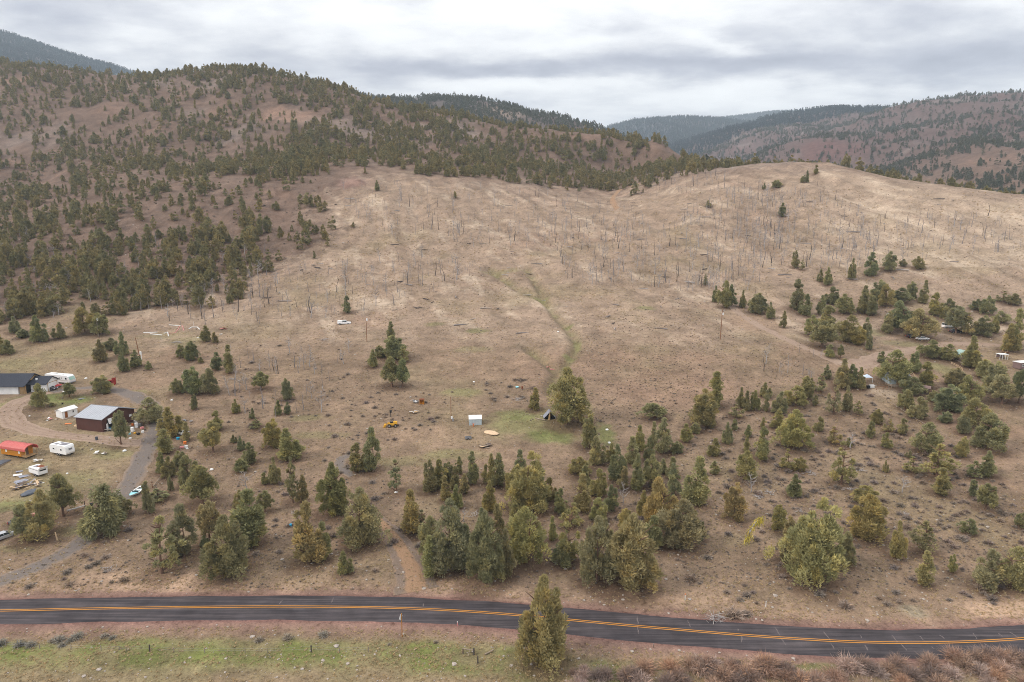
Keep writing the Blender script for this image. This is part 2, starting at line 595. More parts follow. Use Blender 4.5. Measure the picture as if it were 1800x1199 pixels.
def ground_colour(x, y, z):
    u, v = project(x, y, z)
    c = np.tile(SOIL, (len(x), 1))

    def put(w, colour):
        nonlocal c
        c = c * (1 - w[:, None]) + np.asarray(colour)[None] * w[:, None]
    n60 = fbm(x, y, 60, 4, seed=21)
    n18 = fbm(x, y, 18, 4, seed=22)
    n6 = fbm(x, y, 6, 3, seed=23)
    # burned slope: pale tan, straw streaks down the slope
    wob = 22 * n60 + 10 * n18
    burn = sstep(640, 560, v + wob) * sstep(120, 330, u + wob * 1.5) * (y < 660)
    put(burn * 0.9, TAN)
    st = fbm(x * 1.0 + 0.35 * y, y * 0.42, 13, 6, 0.62, seed=31)
    put(burn * sstep(0.0, 0.4, st + 0.35 * n60) * 0.85, STRAW)
    put(sstep(0.1, 0.6, n60 + 0.5 * n18) * 0.35, REDDISH)
    put(sstep(0.0, 0.45, fbm(x, y, 40, 5, seed=41)) * 0.55 * (y < 420), OLIVE)
    put(sstep(0.1, 0.5, fbm(x, y, 11, 4, seed=43)) * 0.35 * (y < 420), SOIL * 0.78)
    put(sstep(0.1, 0.5, fbm(x, y, 8, 4, seed=44)) * 0.35 * (y < 420), DIRT * 1.05)
    ero = ridged(x + 0.25 * y, y * 0.22, 34, 4, seed=47)
    put(burn * sstep(0.45, 0.85, ero) * 0.5, SOIL * 0.85)
    put(sstep(0.1, 0.5, fbm(x, y, 5, 3, seed=48)) * 0.3 * (y < 600), OLIVE * 0.8)
    right = sstep(1360, 1600, u) * (v > 300) * (v < 470) * (y < 560)
    put(right * (0.35 + 0.5 * sstep(-0.1, 0.4, st)), STRAW)
    # wooded hills
    fw = np.zeros(len(x))
    for k in range(6):
        j1, j2 = 34 * math.cos(k * 1.05), 17 * math.sin(k * 1.05)
        fw += inpoly(u + 30 * n18 + 14 * n6 + 25 * n60 + j1, v + 16 * n18 + 8 * n6 + j2, FOREST_POLY) / 6.0
    fw *= (y > 300)
    put(fw * 0.85, FOREST)
    put(fw * sstep(0.1, 0.6, n60 - 0.3 * n18) * 0.5, REDDISH * 0.85)
    put(fw * sstep(0.1, 0.5, fbm(x, y, 130, 4, seed=51)) * 0.45, ROCK)
    far = sstep(900, 1500, y)
    put(far * sstep(0.35, 0.7, u / 1800) * 0.8, PURPLE)
    put(far * sstep(0.12, 0.5, fbm(x, y, 190, 4, seed=52)) * 0.7, RED)
    put(far * sstep(0.2, 0.5, fbm(x, y, 110, 4, seed=53)) * 0.5, ROCK)
    put(sstep(2400, 3800, y) * (0.55 + 0.35 * sstep(-0.2, 0.3, fbm(x, y, 240, 4, seed=54))), HAZY_DARKWOOD)
    put(sstep(1250, 1700, y) * sstep(0.62, 0.5, u / 1800) * 0.45, HAZY_DARKWOOD)
    # foreground field below the road
    fd = sstep(104, 97, y + 2 * n6)
    rd = np.full(x.shape, 99.0)
    nr = y < 150
    rd[nr] = poly_dist(x[nr], y[nr], ROAD)
    below = (y < np.interp(x, ROAD[:, 0], ROAD[:, 1]))
    bw = below * sstep(7.0, 9.5, rd + 1.6 * n6)
    put(bw * 0.9, OLIVE)
    put(bw * sstep(-0.15, 0.4, n18 + 0.3 * n6) * 0.75, SOIL * 1.15)
    put(bw * sstep(-0.1, 0.4, fbm(x, y, 14, 4, seed=61)) * 0.3, GREEN)
    strip = bw * sstep(6.6, 9.0, rd + 1.2 * n6) * sstep(16.5, 13.0, rd + 1.5 * n6) * (0.35 + 0.65 * sstep(-0.25, 0.3, fbm(x, y, 9, 3, seed=62))) * sstep(28, 12, x)
    put(strip * 0.95, LUSH * np.array([1.05, 1.0, 0.95]))
    sh = sstep(8.5, 4.5, rd + 1.3 * n6)
    put(sh * 0.9, SHOULDER)
    put(sh * sstep(0.0, 0.5, n6 + 0.3 * n18) * 0.5 * (~below), DIRT * 1.15)
    put(sstep(5.5, 7.0, rd + 1.2 * n6) * sstep(13.5, 9.0, rd + 1.5 * n6) * (~below) * (0.35 + 0.65 * sstep(-0.2, 0.25, n18)) * 0.85, DIRT * 1.3)
    put(sstep(4.8, 3.6, rd) * 0.8, RED * 1.3)
    # green patches
    gl = np.full(len(x), 99.0)
    ng = (y > 170) & (y < 430) & (np.abs(x) < 90)
    for P in GULLY_XY:
        gl[ng] = np.minimum(gl[ng], poly_dist(x[ng], y[ng], P))
    put(np.exp(-(gl / 2.2) ** 2) * (0.25 + 0.35 * sstep(-0.2, 0.3, n6)), GREEN * 0.85)
    for (pu, pv, ru, rv, s, col) in GREENS:
        sel, w = patch(x, y, pu, pv, ru, rv)
        w = (w * s)[:, None]
        c[sel] = c[sel] * (1 - w) + np.asarray(col)[None] * w
    n2 = fbm(x, y, 2.2, 3, 0.6, seed=24)
    c *= (1 + 0.14 * n6 + 0.12 * n18 + 0.22 * n2 * (y < 700))[:, None]
    return np.clip(c, 0.02, 0.8)


GREENS = [(940, 745, 90, 26, 0.75, GREEN), (975, 768, 55, 14, 0.7, LUSH * 1.2), (905, 730, 45, 10, 0.5, LUSH), (810, 690, 42, 8, 0.6, GREEN * 1.1),
          (805, 800, 75, 12, 0.6, GREEN), (700, 812, 60, 10, 0.4, GREEN), (1065, 765, 20, 25, 0.7, LUSH), (1020, 720, 30, 12, 0.5, GREEN),
          (840, 582, 26, 5, 0.7, GREEN), (765, 570, 20, 4, 0.5, GREEN), (1135, 542, 18, 4, 0.7, GREEN), (1015, 610, 10, 14, 0.8, GREEN), (1000, 632, 14, 8, 0.8, GREEN),
          (945, 530, 26, 5, 0.8, GREEN), (1000, 577, 14, 5, 0.8, GREEN), (880, 480, 40, 6, 0.4, GREEN), (830, 615, 40, 6, 0.35, GREEN),
          (30, 640, 60, 14, 0.5, GREEN), (130, 620, 60, 14, 0.45, GREEN), (110, 700, 70, 9, 0.7, LUSH), (240, 690, 30, 5, 0.5, GREEN), (150, 790, 45, 10, 0.55, GREEN),
          (120, 770, 60, 9, 0.5, GREEN), (40, 880, 60, 10, 0.75, GREEN), (150, 835, 45, 12, 0.6, GREEN), (60, 820, 40, 9, 0.6, GREEN), (15, 712, 25, 8, 0.6, GREEN),
          (120, 935, 30, 10, 0.6, GREEN), (30, 965, 40, 8, 0.5, GREEN), (330, 600, 40, 10, 0.4, GREEN), (290, 590, 50, 8, 0.35, GREEN),
          (1535, 585, 30, 8, 0.55, GREEN), (1590, 605, 50, 6, 0.5, GREEN), (1660, 650, 25, 14, 0.6, GREEN * 1.15), (1690, 585, 40, 5, 0.5, GREEN),
          (1350, 590, 90, 10, 0.3, OLIVE * 1.2), (1730, 690, 30, 8, 0.4, GREEN), (1400, 945, 50, 16, 0.45, OLIVE), (1300, 950, 40, 16, 0.5, OLIVE),
          (1420, 1175, 90, 10, 0.7, LUSH), (1220, 1165, 40, 12, 0.55, LUSH), (540, 735, 40, 8, 0.45, GREEN), (560, 765, 60, 8, 0.4, GREEN),
          (1560, 690, 40, 10, 0.6, STRAW), (1600, 800, 90, 40, 0.0, DIRT), (1720, 745, 90, 40, 0.5, REDDISH), (1750, 800, 70, 30, 0.6, DIRT),
          (1510, 650, 60, 16, 0.6, DIRT), (1330, 570, 60, 18, 0.5, DIRT), (760, 765, 110, 18, 0.45, DIRT), (880, 800, 90, 20, 0.4, DIRT * 0.95),
          (1180, 680, 160, 40, 0.35, REDDISH * 1.15), (860, 650, 70, 22, 0.4, DIRT), (1605, 1075, 28, 14, 0.5, (0.29, 0.265, 0.19)),
          (70, 640, 200, 60, 0.35, OLIVE * 1.1), (90, 800, 190, 90, 0.65, OLIVE * 1.15), (110, 850, 90, 20, 0.4, GREEN), (90, 705, 80, 12, 0.6, LUSH * 1.2), (200, 800, 40, 14, 0.5, GREEN), (20, 890, 40, 12, 0.5, LUSH * 1.2), (620, 320, 35, 10, 0.5, RED * 1.5), (500, 205, 60, 18, 0.7, REDDISH * 1.1),
          (30, 145, 60, 10, 0.4, REDDISH), (1720, 285, 80, 14, 0.5, REDDISH * 0.8), (1440, 258, 60, 14, 0.8, RED * 0.95), (880, 195, 60, 10, 0.5, TAN),
          (790, 225, 70, 8, 0.4, ROCK * 1.3), (330, 1035, 130, 9, 0.6, DIRT * 1.3), (150, 1035, 140, 8, 0.5, DIRT * 1.2)]

ax_y = grid_axis([(30, 88, 60, True), (88, 420, 430, True), (420, 1250, 220, True), (1250, 8000, 140, True)])
_pos = np.concatenate([np.linspace(0, 0.9, 300), np.linspace(0.9, 1.7, 60)[1:]])
ax_a = np.concatenate([-_pos[::-1][:-1], _pos])
YY, AA = np.meshgrid(ax_y, ax_a, indexing='ij')
GX, GY = (AA * YY).ravel(), YY.ravel()
GZ = H(GX, GY)
ny, na = len(ax_y), len(ax_a)
idx = np.arange(ny * na).reshape(ny, na)
q = np.stack([idx[:-1, :-1], idx[:-1, 1:], idx[1:, 1:], idx[1:, :-1]], -1).reshape(-1, 4)
def land_z(x, y):
    """height of the ground mesh itself (bilinear on its grid)"""
    x, y = np.asarray(x, float), np.asarray(y, float)
    iy = np.clip(np.searchsorted(ax_y, y) - 1, 0, ny - 2)
    a = x / y
    ia = np.clip(np.searchsorted(ax_a, a) - 1, 0, na - 2)
    ty = (y - ax_y[iy]) / (ax_y[iy + 1] - ax_y[iy])
    ta = (a - ax_a[ia]) / (ax_a[ia + 1] - ax_a[ia])
    Z = GZ.reshape(ny, na)
    return (Z[iy, ia] * (1 - ty) * (1 - ta) + Z[iy, ia + 1] * (1 - ty) * ta + Z[iy + 1, ia] * ty * (1 - ta) + Z[iy + 1, ia + 1] * ty * ta)


GRID = land_z
ground_me = mesh_from('ground', np.stack([GX, GY, GZ], 1), q.ravel(), 4)
gc = ground_colour(GX, GY, GZ)
att = ground_me.color_attributes.new('soil', 'FLOAT_COLOR', 'POINT')
att.data.foreach_set('color', np.c_[gc, np.ones(len(gc))].astype(np.float32).ravel())


def new_mat(name):
    m = bpy.data.materials.new(name)
    m.use_nodes = True
    b = m.node_tree.nodes['Principled BSDF']
    b.inputs['Specular IOR Level'].default_value = 0.15
    b.inputs['Roughness'].default_value = 0.9
    return m, m.node_tree, b


def ground_material():
    m, t, b = new_mat('dry soil and grass')
    at = nd(t, 'ShaderNodeAttribute', attribute_name='soil')
    geo = nd(t, 'ShaderNodeNewGeometry')

    def noise(scale, detail=5.0, rough=0.6, dist=0.0):
        n = nd(t, 'ShaderNodeTexNoise', inp={'Scale': scale, 'Detail': detail, 'Roughness': rough, 'Distortion': dist})
        lk(t, geo.outputs['Position'], n.inputs['Vector'])
        return n.outputs['Fac']
    nA = noise(0.11, 7.0, 0.65)
    nB = noise(0.9, 5.0, 0.7)
    nC = noise(3.2, 3.0, 0.7)
    c = mix(t, 1.0, at.outputs['Color'], ramp(t, nA, [(0.32, 0.74), (0.5, 1.0), (0.68, 1.22)]), 'MULTIPLY')
    # tufts and clods: little dark and pale flecks
    c = mix(t, 1.0, c, ramp(t, nB, [(0.32, (0.52, 0.50, 0.48)), (0.45, 0.98), (0.56, 1.0), (0.70, (1.36, 1.34, 1.28))]), 'MULTIPLY')
    c = mix(t, 0.8, c, ramp(t, nC, [(0.34, (0.66, 0.66, 0.68)), (0.5, 1.0), (0.68, (1.22, 1.2, 1.16))]), 'MULTIPLY')
    lk(t, c, b.inputs['Base Color'])
    b.inputs['Roughness'].default_value = 1.0
    b.inputs['Specular IOR Level'].default_value = 0.05
    bp = nd(t, 'ShaderNodeBump', inp={'Strength': 0.6, 'Distance': 0.5})
    lk(t, mth(t, 'ADD', mth(t, 'MULTIPLY', nB, 0.6), mth(t, 'MULTIPLY', nC, 0.25)), bp.inputs['Height'])
    lk(t, bp.outputs[0], b.inputs['Normal'])
    return m


ground_me.materials.append(ground_material())
ground = bpy.data.objects.new('ground', ground_me)
COL.objects.link(ground)
ground['kind'] = 'structure'

# ------------------------------------------------------------------ small helpers for things
def tag(o, label=None, cat=None, group=None, kind=None):
    if label:
        o['label'] = label
    if cat:
        o['category'] = cat
    if group:
        o['group'] = group
    if kind:
        o['kind'] = kind
    return o


def link(name, me, parent=None, loc=None, rz=None):
    o = bpy.data.objects.new(name, me)
    COL.objects.link(o)
    if parent is not None:
        o.parent = parent
    if loc is not None:
        o.location = loc
    if rz is not None:
        o.rotation_euler = (0, 0, rz)
    return o


def thing(name, label, cat, loc, rz=0.0, group=None):
    o = bpy.data.objects.new(name, None)
    o.empty_display_size = 0.5
    COL.objects.link(o)
    o.location = loc
    o.rotation_euler = (0, 0, rz)
    return tag(o, label, cat, group)


def flat_mat(name, col, rough=0.8, var=0.12, scale=3.0, metal=0.0, bump=0.0, spec=0.2):
    """a plain painted / wooden / metal surface with a little uneven wear"""
    m, t, b = new_mat(name)
    tc = nd(t, 'ShaderNodeTexCoord')
    n = nd(t, 'ShaderNodeTexNoise', inp={'Scale': scale, 'Detail': 6.0, 'Roughness': 0.65})
    lk(t, tc.outputs['Object'], n.inputs['Vector'])
    lo, hi = 1 - var * 1.6, 1 + var
    c = mix(t, 1.0, tuple(col), ramp(t, n.outputs['Fac'], [(0.3, lo), (0.5, 1.0), (0.7, hi)]), 'MULTIPLY')
    lk(t, c, b.inputs['Base Color'])
    b.inputs['Roughness'].default_value = rough
    b.inputs['Metallic'].default_value = metal
    b.inputs['Specular IOR Level'].default_value = spec
    if bump:
        bp = nd(t, 'ShaderNodeBump', inp={'Strength': bump, 'Distance': 0.05})
        lk(t, n.outputs['Fac'], bp.inputs['Height'])
        lk(t, bp.outputs[0], b.inputs['Normal'])
    return m


class MB:
    """collects boxes, prisms, tubes and sheets; build() links them as ONE mesh object"""

    def __init__(self):
        self.v, self.f = [], []

    def add(self, vs, fs):
        o = len(self.v)
        self.v += [tuple(p) for p in vs]
        self.f += [tuple(i + o for i in f) for f in fs]
        return self

    def box(self, x0, x1, y0, y1, z0, z1):
        return self.add([(x0, y0, z0), (x1, y0, z0), (x1, y1, z0), (x0, y1, z0), (x0, y0, z1), (x1, y0, z1), (x1, y1, z1), (x0, y1, z1)],
                        [(0, 3, 2, 1), (4, 5, 6, 7), (0, 1, 5, 4), (1, 2, 6, 5), (2, 3, 7, 6), (3, 0, 4, 7)])

    def obox(self, c, s, rz=0.0, rx=0.0, ry=0.0):
        M = Matrix.Translation(c) @ Matrix.Rotation(rz, 4, 'Z') @ Matrix.Rotation(ry, 4, 'Y') @ Matrix.Rotation(rx, 4, 'X')
        hx, hy, hz = s[0] / 2, s[1] / 2, s[2] / 2
        vs = [M @ Vector(p) for p in ((-hx, -hy, -hz), (hx, -hy, -hz), (hx, hy, -hz), (-hx, hy, -hz), (-hx, -hy, hz), (hx, -hy, hz), (hx, hy, hz), (-hx, hy, hz))]
        return self.add(vs, [(0, 3, 2, 1), (4, 5, 6, 7), (0, 1, 5, 4), (1, 2, 6, 5), (2, 3, 7, 6), (3, 0, 4, 7)])

    def poly(self, pts):
        return self.add(pts, [tuple(range(len(pts)))])

    def prism(self, prof, x0, x1, axis='x'):
        """profile of (a, z) points swept along an axis; a is the other horizontal axis"""
        n = len(prof)
        if axis == 'x':
            vs = [(x0, a, z) for a, z in prof] + [(x1, a, z) for a, z in prof]
        elif axis == 'y':
            vs = [(a, x0, z) for a, z in prof] + [(a, x1, z) for a, z in prof]
        fs = [tuple(range(n))[::-1], tuple(range(n, 2 * n))]
        fs += [(i, (i + 1) % n, n + (i + 1) % n, n + i) for i in range(n)]
        return self.add(vs, fs)

    def tube(self, pts, rad, n=8, cap=True):
        pts = [Vector(p) for p in pts]
        rad = [rad] * len(pts) if isinstance(rad, (int, float)) else rad
        rings = []
        for i, p in enumerate(pts):
            d = (pts[min(i + 1, len(pts) - 1)] - pts[max(i - 1, 0)]).normalized()
            a = Vector((0, 0, 1)) if abs(d.z) < 0.9 else Vector((1, 0, 0))
            u = d.cross(a).normalized()
            w = d.cross(u).normalized()
            rings.append([p + (u * math.cos(2 * math.pi * k / n) + w * math.sin(2 * math.pi * k / n)) * rad[i] for k in range(n)])
        vs = [q for r_ in rings for q in r_]
        fs = []
        for i in range(len(pts) - 1):
            for k in range(n):
                fs.append((i * n + k, i * n + (k + 1) % n, (i + 1) * n + (k + 1) % n, (i + 1) * n + k))
        if cap:
            fs.append(tuple(range(n)))
            fs.append(tuple(range((len(pts) - 1) * n, len(pts) * n))[::-1])
        return self.add(vs, fs)

    def mesh(self, name, mat, bevel=0.0, smooth=False):
        bm = bmesh.new()
        bv = [bm.verts.new(p) for p in self.v]
        for f in self.f:
            try:
                bm.faces.new([bv[i] for i in f])
            except ValueError:
                pass
        bmesh.ops.recalc_face_normals(bm, faces=bm.faces[:])
        if bevel:
            bmesh.ops.bevel(bm, geom=[e for e in bm.edges if len(e.link_faces) == 2 and e.calc_face_angle(0) > 0.6], offset=bevel, segments=1, affect='EDGES', profile=0.5)
        me = bpy.data.meshes.new(name)
        bm.to_mesh(me)
        bm.free()
        if smooth:
            me.polygons.foreach_set('use_smooth', np.ones(len(me.polygons), bool))
        me.materials.append(mat)
        return me

    def build(self, name, mat, parent=None, bevel=0.0, smooth=False, loc=None, rz=None):
        return link(name, self.mesh(name, mat, bevel, smooth), parent, loc, rz)


# ------------------------------------------------------------------ road
def ribbon(name, P, offs, zs, mat, kind='structure', parent=None, rag=None):
    """cross section (offsets, heights) swept along a path on the ground plane"""
    d = np.gradient(P[:, :2], axis=0)
    d /= np.linalg.norm(d, axis=1)[:, None]
    nrm = np.stack([-d[:, 1], d[:, 0]], 1)
    n, m = len(P), len(offs)
    V = np.zeros((n, m, 3))
    for j in range(m):
        jit = 0.0 if rag is None or abs(offs[j]) < 3 else np.sign(offs[j]) * rag[:, int(offs[j] > 0)] * 0.16
        V[:, j, :2] = P[:, :2] + nrm * (offs[j] + jit)[:, None] if rag is not None and abs(offs[j]) >= 3 else P[:, :2] + nrm * offs[j]
        V[:, j, 2] = zs[j] if not callable(zs) else zs(V[:, j, 0], V[:, j, 1])
    idx = np.arange(n * m).reshape(n, m)
    q = np.stack([idx[:-1, :-1], idx[1:, :-1], idx[1:, 1:], idx[:-1, 1:]], -1).reshape(-1, 4)
    q = q[:, ::-1]
    me = mesh_from(name, V.reshape(-1, 3), q.ravel(), 4, smooth=True)
    me.materials.append(mat)
    o = link(name, me, parent)
    if kind:
        o['kind'] = kind
    return o


def road_material():
    m, t, b = new_mat('worn asphalt')
    geo = nd(t, 'ShaderNodeNewGeometry')
    mp = nd(t, 'ShaderNodeMapping')
    mp.inputs['Scale'].default_value = (0.06, 1.6, 1.0)
    lk(t, geo.outputs['Position'], mp.inputs['Vector'])
    n1 = nd(t, 'ShaderNodeTexNoise', inp={'Scale': 1.0, 'Detail': 6.0, 'Roughness': 0.6})
    lk(t, mp.outputs[0], n1.inputs['Vector'])
    n2 = nd(t, 'ShaderNodeTexNoise', inp={'Scale': 0.25, 'Detail': 6.0, 'Roughness': 0.6})
    lk(t, geo.outputs['Position'], n2.inputs['Vector'])
    n3 = nd(t, 'ShaderNodeTexNoise', inp={'Scale': 14.0, 'Detail': 3.0, 'Roughness': 0.7})
    lk(t, geo.outputs['Position'], n3.inputs['Vector'])
    c = ramp(t, n1.outputs['Fac'], [(0.3, (0.030, 0.027, 0.030)), (0.5, (0.056, 0.048, 0.051)), (0.7, (0.105, 0.088, 0.088))])
    c = mix(t, 1.0, c, ramp(t, n2.outputs['Fac'], [(0.3, 0.75), (0.7, 1.25)]), 'MULTIPLY')
    c = mix(t, 1.0, c, ramp(t, n3.outputs['Fac'], [(0.3, 0.8), (0.7, 1.2)]), 'MULTIPLY')
    lk(t, c, b.inputs['Base Color'])
    b.inputs['Roughness'].default_value = 0.85
    return m


M_ROAD = road_material()
M_YELLOW = flat_mat('yellow road paint', (0.55, 0.235, 0.03), 0.7, 0.10, 0.8)
M_SEAL = flat_mat('dusty crack', (0.135, 0.112, 0.108), 0.95, 0.3, 2.0)
HW = 3.45
_rag = RNG.normal(0, 1, (len(ROAD), 2))
_rag = np.stack([np.convolve(_rag[:, k], np.ones(3) / 3, 'same') for k in (0, 1)], 1)
road = ribbon('road', ROAD, [-HW - 0.35, -HW, -1.7, 0, 1.7, HW, HW + 0.35], [-0.30, -0.02, 0.03, 0.06, 0.03, -0.02, -0.30], M_ROAD, rag=_rag)
ribbon('road_marking', ROAD, [-0.29, -0.14], [0.064, 0.066], M_YELLOW, None, road)
ribbon('road_marking', ROAD, [0.14, 0.29], [0.066, 0.064], M_YELLOW, None, road)
_rd = np.gradient(ROAD, axis=0)
_rd /= np.linalg.norm(_rd, axis=1)[:, None]


def road_cracks():
    for (u0, v0, u1, v1) in [(1362, 1103, 1372, 1118), (1372, 1121, 1380, 1134), (1448, 1111, 1460, 1127), (1460, 1131, 1467, 1142), (1512, 1118, 1518, 1129), (1518, 1132, 1526, 1144),
                             (1568, 1118, 1578, 1129), (1585, 1134, 1594, 1144), (1617, 1119, 1627, 1130), (1634, 1135, 1645, 1144), (1711, 1114, 1718, 1124), (1731, 1132, 1746, 1143),
                             (1209, 1091, 1214, 1103), (1297, 1106, 1298, 1110), (1303, 1118, 1304, 1130), (1652, 1117, 1660, 1124), (1775, 1112, 1790, 1122), (1755, 1114, 1762, 1120),
                             (491, 1063, 496, 1056), (583, 1060, 586, 1051), (745, 1062, 744, 1067), (1120, 1083, 1122, 1098), (1121, 1102, 1122, 1115)]:
        a, b = Vector(flat_at(u0, v0) + (0,)), Vector(flat_at(u1, v1) + (0,))
        d = (b - a)
        nrm = Vector((-d.y, d.x, 0)).normalized()
        m = MB()
        k = 5
        pts = []
        for i in range(k + 1):
            p = a + d * (i / k) + nrm * random.uniform(-0.08, 0.08)
            off = np.abs((p.x - ROAD[:, 0]) ** 2 + (p.y - ROAD[:, 1]) ** 2).min() ** 0.5
            z = np.interp(off, [0, 1.7, HW], [0.06, 0.03, -0.02]) + 0.006
            w = random.uniform(0.05, 0.12)
            pts.append((p - nrm * w + Vector((0, 0, z)), p + nrm * w + Vector((0, 0, z))))
        for i in range(k):
            m.poly([pts[i][0], pts[i + 1][0], pts[i + 1][1], pts[i][1]])
        m.build('road_crack', M_SEAL, road)


road_cracks()


# ------------------------------------------------------------------ tracks draped on the land
def track_material(name, a, b_):
    m, t, b = new_mat(name)
    geo = nd(t, 'ShaderNodeNewGeometry')
    at = nd(t, 'ShaderNodeAttribute', attribute_name='across')
    n = nd(t, 'ShaderNodeTexNoise', inp={'Scale': 0.35, 'Detail': 7.0, 'Roughness': 0.65})
    n2 = nd(t, 'ShaderNodeTexNoise', inp={'Scale': 4.0, 'Detail': 4.0, 'Roughness': 0.7})
    for k in (n, n2):
        lk(t, geo.outputs['Position'], k.inputs['Vector'])
    f = mth(t, 'ADD', mth(t, 'MULTIPLY', mth(t, 'SUBTRACT', n.outputs['Fac'], 0.5), 1.5), at.outputs['Fac'])
    c = mix(t, ramp(t, f, [(0.25, 0.0), (0.75, 1.0)]), a, b_)
    c = mix(t, 1.0, c, ramp(t, n2.outputs['Fac'], [(0.3, 0.75), (0.5, 1.0), (0.7, 1.2)]), 'MULTIPLY')
    lk(t, c, b.inputs['Base Color'])
    b.inputs['Roughness'].default_value = 1.0
    b.inputs['Specular IOR Level'].default_value = 0.05
    return m


def track(name, uvs, width, mat, prof, wob=0.5):
    """a driveway or path lying on the ground; width may change along it"""
    pts = [gpt(u, v)[:2] for u, v in uvs]
    w = np.interp(np.linspace(0, 1, len(pts)), np.linspace(0, 1, len(width)), width)
    P = smooth_poly([p + (ww,) for p, ww in zip(pts, w)], 0.7, 3)
    d = np.gradient(P[:, :2], axis=0)
    d /= np.linalg.norm(d, axis=1)[:, None] + 1e-9
    nrm = np.stack([-d[:, 1], d[:, 0]], 1)
    k = 13
    s = np.linspace(-1, 1, k)
    n = len(P)
    V = np.zeros((n, k, 3))
    ac = np.zeros((n, k))
    e = np.stack([fbm(np.arange(n) * 0.7, np.full(n, 5.0 + 20 * q), 4.0, 4, seed=len(uvs)) for q in (0, 1)], 1) * wob
    for j in range(k):
        half = P[:, 2] / 2 * (1 + (e[:, 0] if s[j] < 0 else e[:, 1]))
        V[:, j, :2] = P[:, :2] + nrm * (s[j] * half)[:, None]
        ac[:, j] = np.interp(abs(s[j]), np.linspace(0, 1, len(prof)), prof)
    g = land_z(V[..., 0].ravel(), V[..., 1].ravel()).reshape(n, k)
    edge = np.abs(s) > 0.99
    V[..., 2] = g + np.where(edge[None, :], -0.05, 0.045)
    idx = np.arange(n * k).reshape(n, k)
    qd = np.stack([idx[:-1, :-1], idx[:-1, 1:], idx[1:, 1:], idx[1:, :-1]], -1).reshape(-1, 4)
    me = mesh_from(name, V.reshape(-1, 3), qd.ravel(), 4)
    a = me.attributes.new('across', 'FLOAT', 'POINT')
    a.data.foreach_set('value', ac.astype(np.float32).ravel())
    me.materials.append(mat)
    bm = bmesh.new()
    bm.from_mesh(me)
    bmesh.ops.recalc_face_normals(bm, faces=bm.faces[:])
    if sum(f.normal.z for f in bm.faces) < 0:
        bmesh.ops.reverse_faces(bm, faces=bm.faces[:])
    bm.to_mesh(me)
    bm.free()
    o = link(name, me)
    o['kind'] = 'structure'
    return o


M_GRAVEL = track_material('grey gravel', (0.225, 0.168, 0.128), (0.165, 0.138, 0.122))
M_TRACK = track_material('bare dirt wheel tracks', (0.30, 0.21, 0.15), (0.23, 0.16, 0.11))
M_PINKDIRT = track_material('pale bare dirt', (0.31, 0.225, 0.17), (0.255, 0.18, 0.135))
M_ORANGE = track_material('orange dirt', (0.285, 0.180, 0.112), (0.185, 0.138, 0.108))
track('gravel_driveway', [(-60, 1040), (0, 1021), (60, 1000), (120, 970), (160, 940), (190, 910), (210, 880), (228, 850), (245, 815), (262, 785), (272, 762), (280, 738), (268, 712),
                          (240, 697), (210, 688), (180, 682), (150, 682), (120, 684), (90, 690)], [5.5, 5, 5.2, 5.6, 6.0, 5.0, 4.6, 5.0], M_GRAVEL, [0.95, 0.75, 0.85, 0.35, 0.0])
track('dirt_driveway', [(85, 690), (60, 696), (40, 704), (22, 716), (14, 728), (22, 741), (45, 753), (80, 762), (120, 767), (160, 771), (205, 776), (250, 780)], [5, 6.5, 7, 5, 4.5, 4], M_PINKDIRT,
      [0.6, 0.2, 0.8, 0.3, 0.0], 0.35)
track('dirt_driveway', [(-30, 745), (0, 728), (14, 722), (24, 712)], [5, 6, 5], M_PINKDIRT, [0.5, 0.3, 0.6, 0.2], 0.35)
track('dirt_track', [(735, 1040), (727, 1012), (716, 985), (703, 960), (688, 940), (672, 922), (660, 908)], [9, 7.0, 5.8, 4.4, 3.2], M_ORANGE, [0.1, 0.0, 0.75, 0.9, 0.3], 0.3)
track('dirt_track', [(618, 838), (604, 828), (596, 816), (600, 806), (622, 798)], [2.0, 3.4, 2.6], M_GRAVEL, [0.9, 0.8, 0.5, 0.1], 0.6)
track('dirt_driveway', [(1800, 612), (1740, 606), (1690, 604), (1650, 606), (1615, 614), (1580, 620), (1545, 628), (1515, 640), (1490, 648)], [4, 4.4, 4.5, 6, 8, 9], M_PINKDIRT, [0.5, 0.35, 0.6, 0.1], 0.35)
track('dirt_track', [(1480, 640), (1430, 618), (1380, 596), (1330, 572), (1290, 545), (1275, 520)], [5, 4, 5, 4, 3], M_PINKDIRT, [0.4, 0.2, 0.5, 0.2], 0.5)
track('dirt_track', [(1085, 368), (1075, 352), (1082, 340), (1100, 330), (1125, 322)], [5, 4, 4], M_ORANGE, [0.2, 0.1, 0.4, 0.2], 0.4)

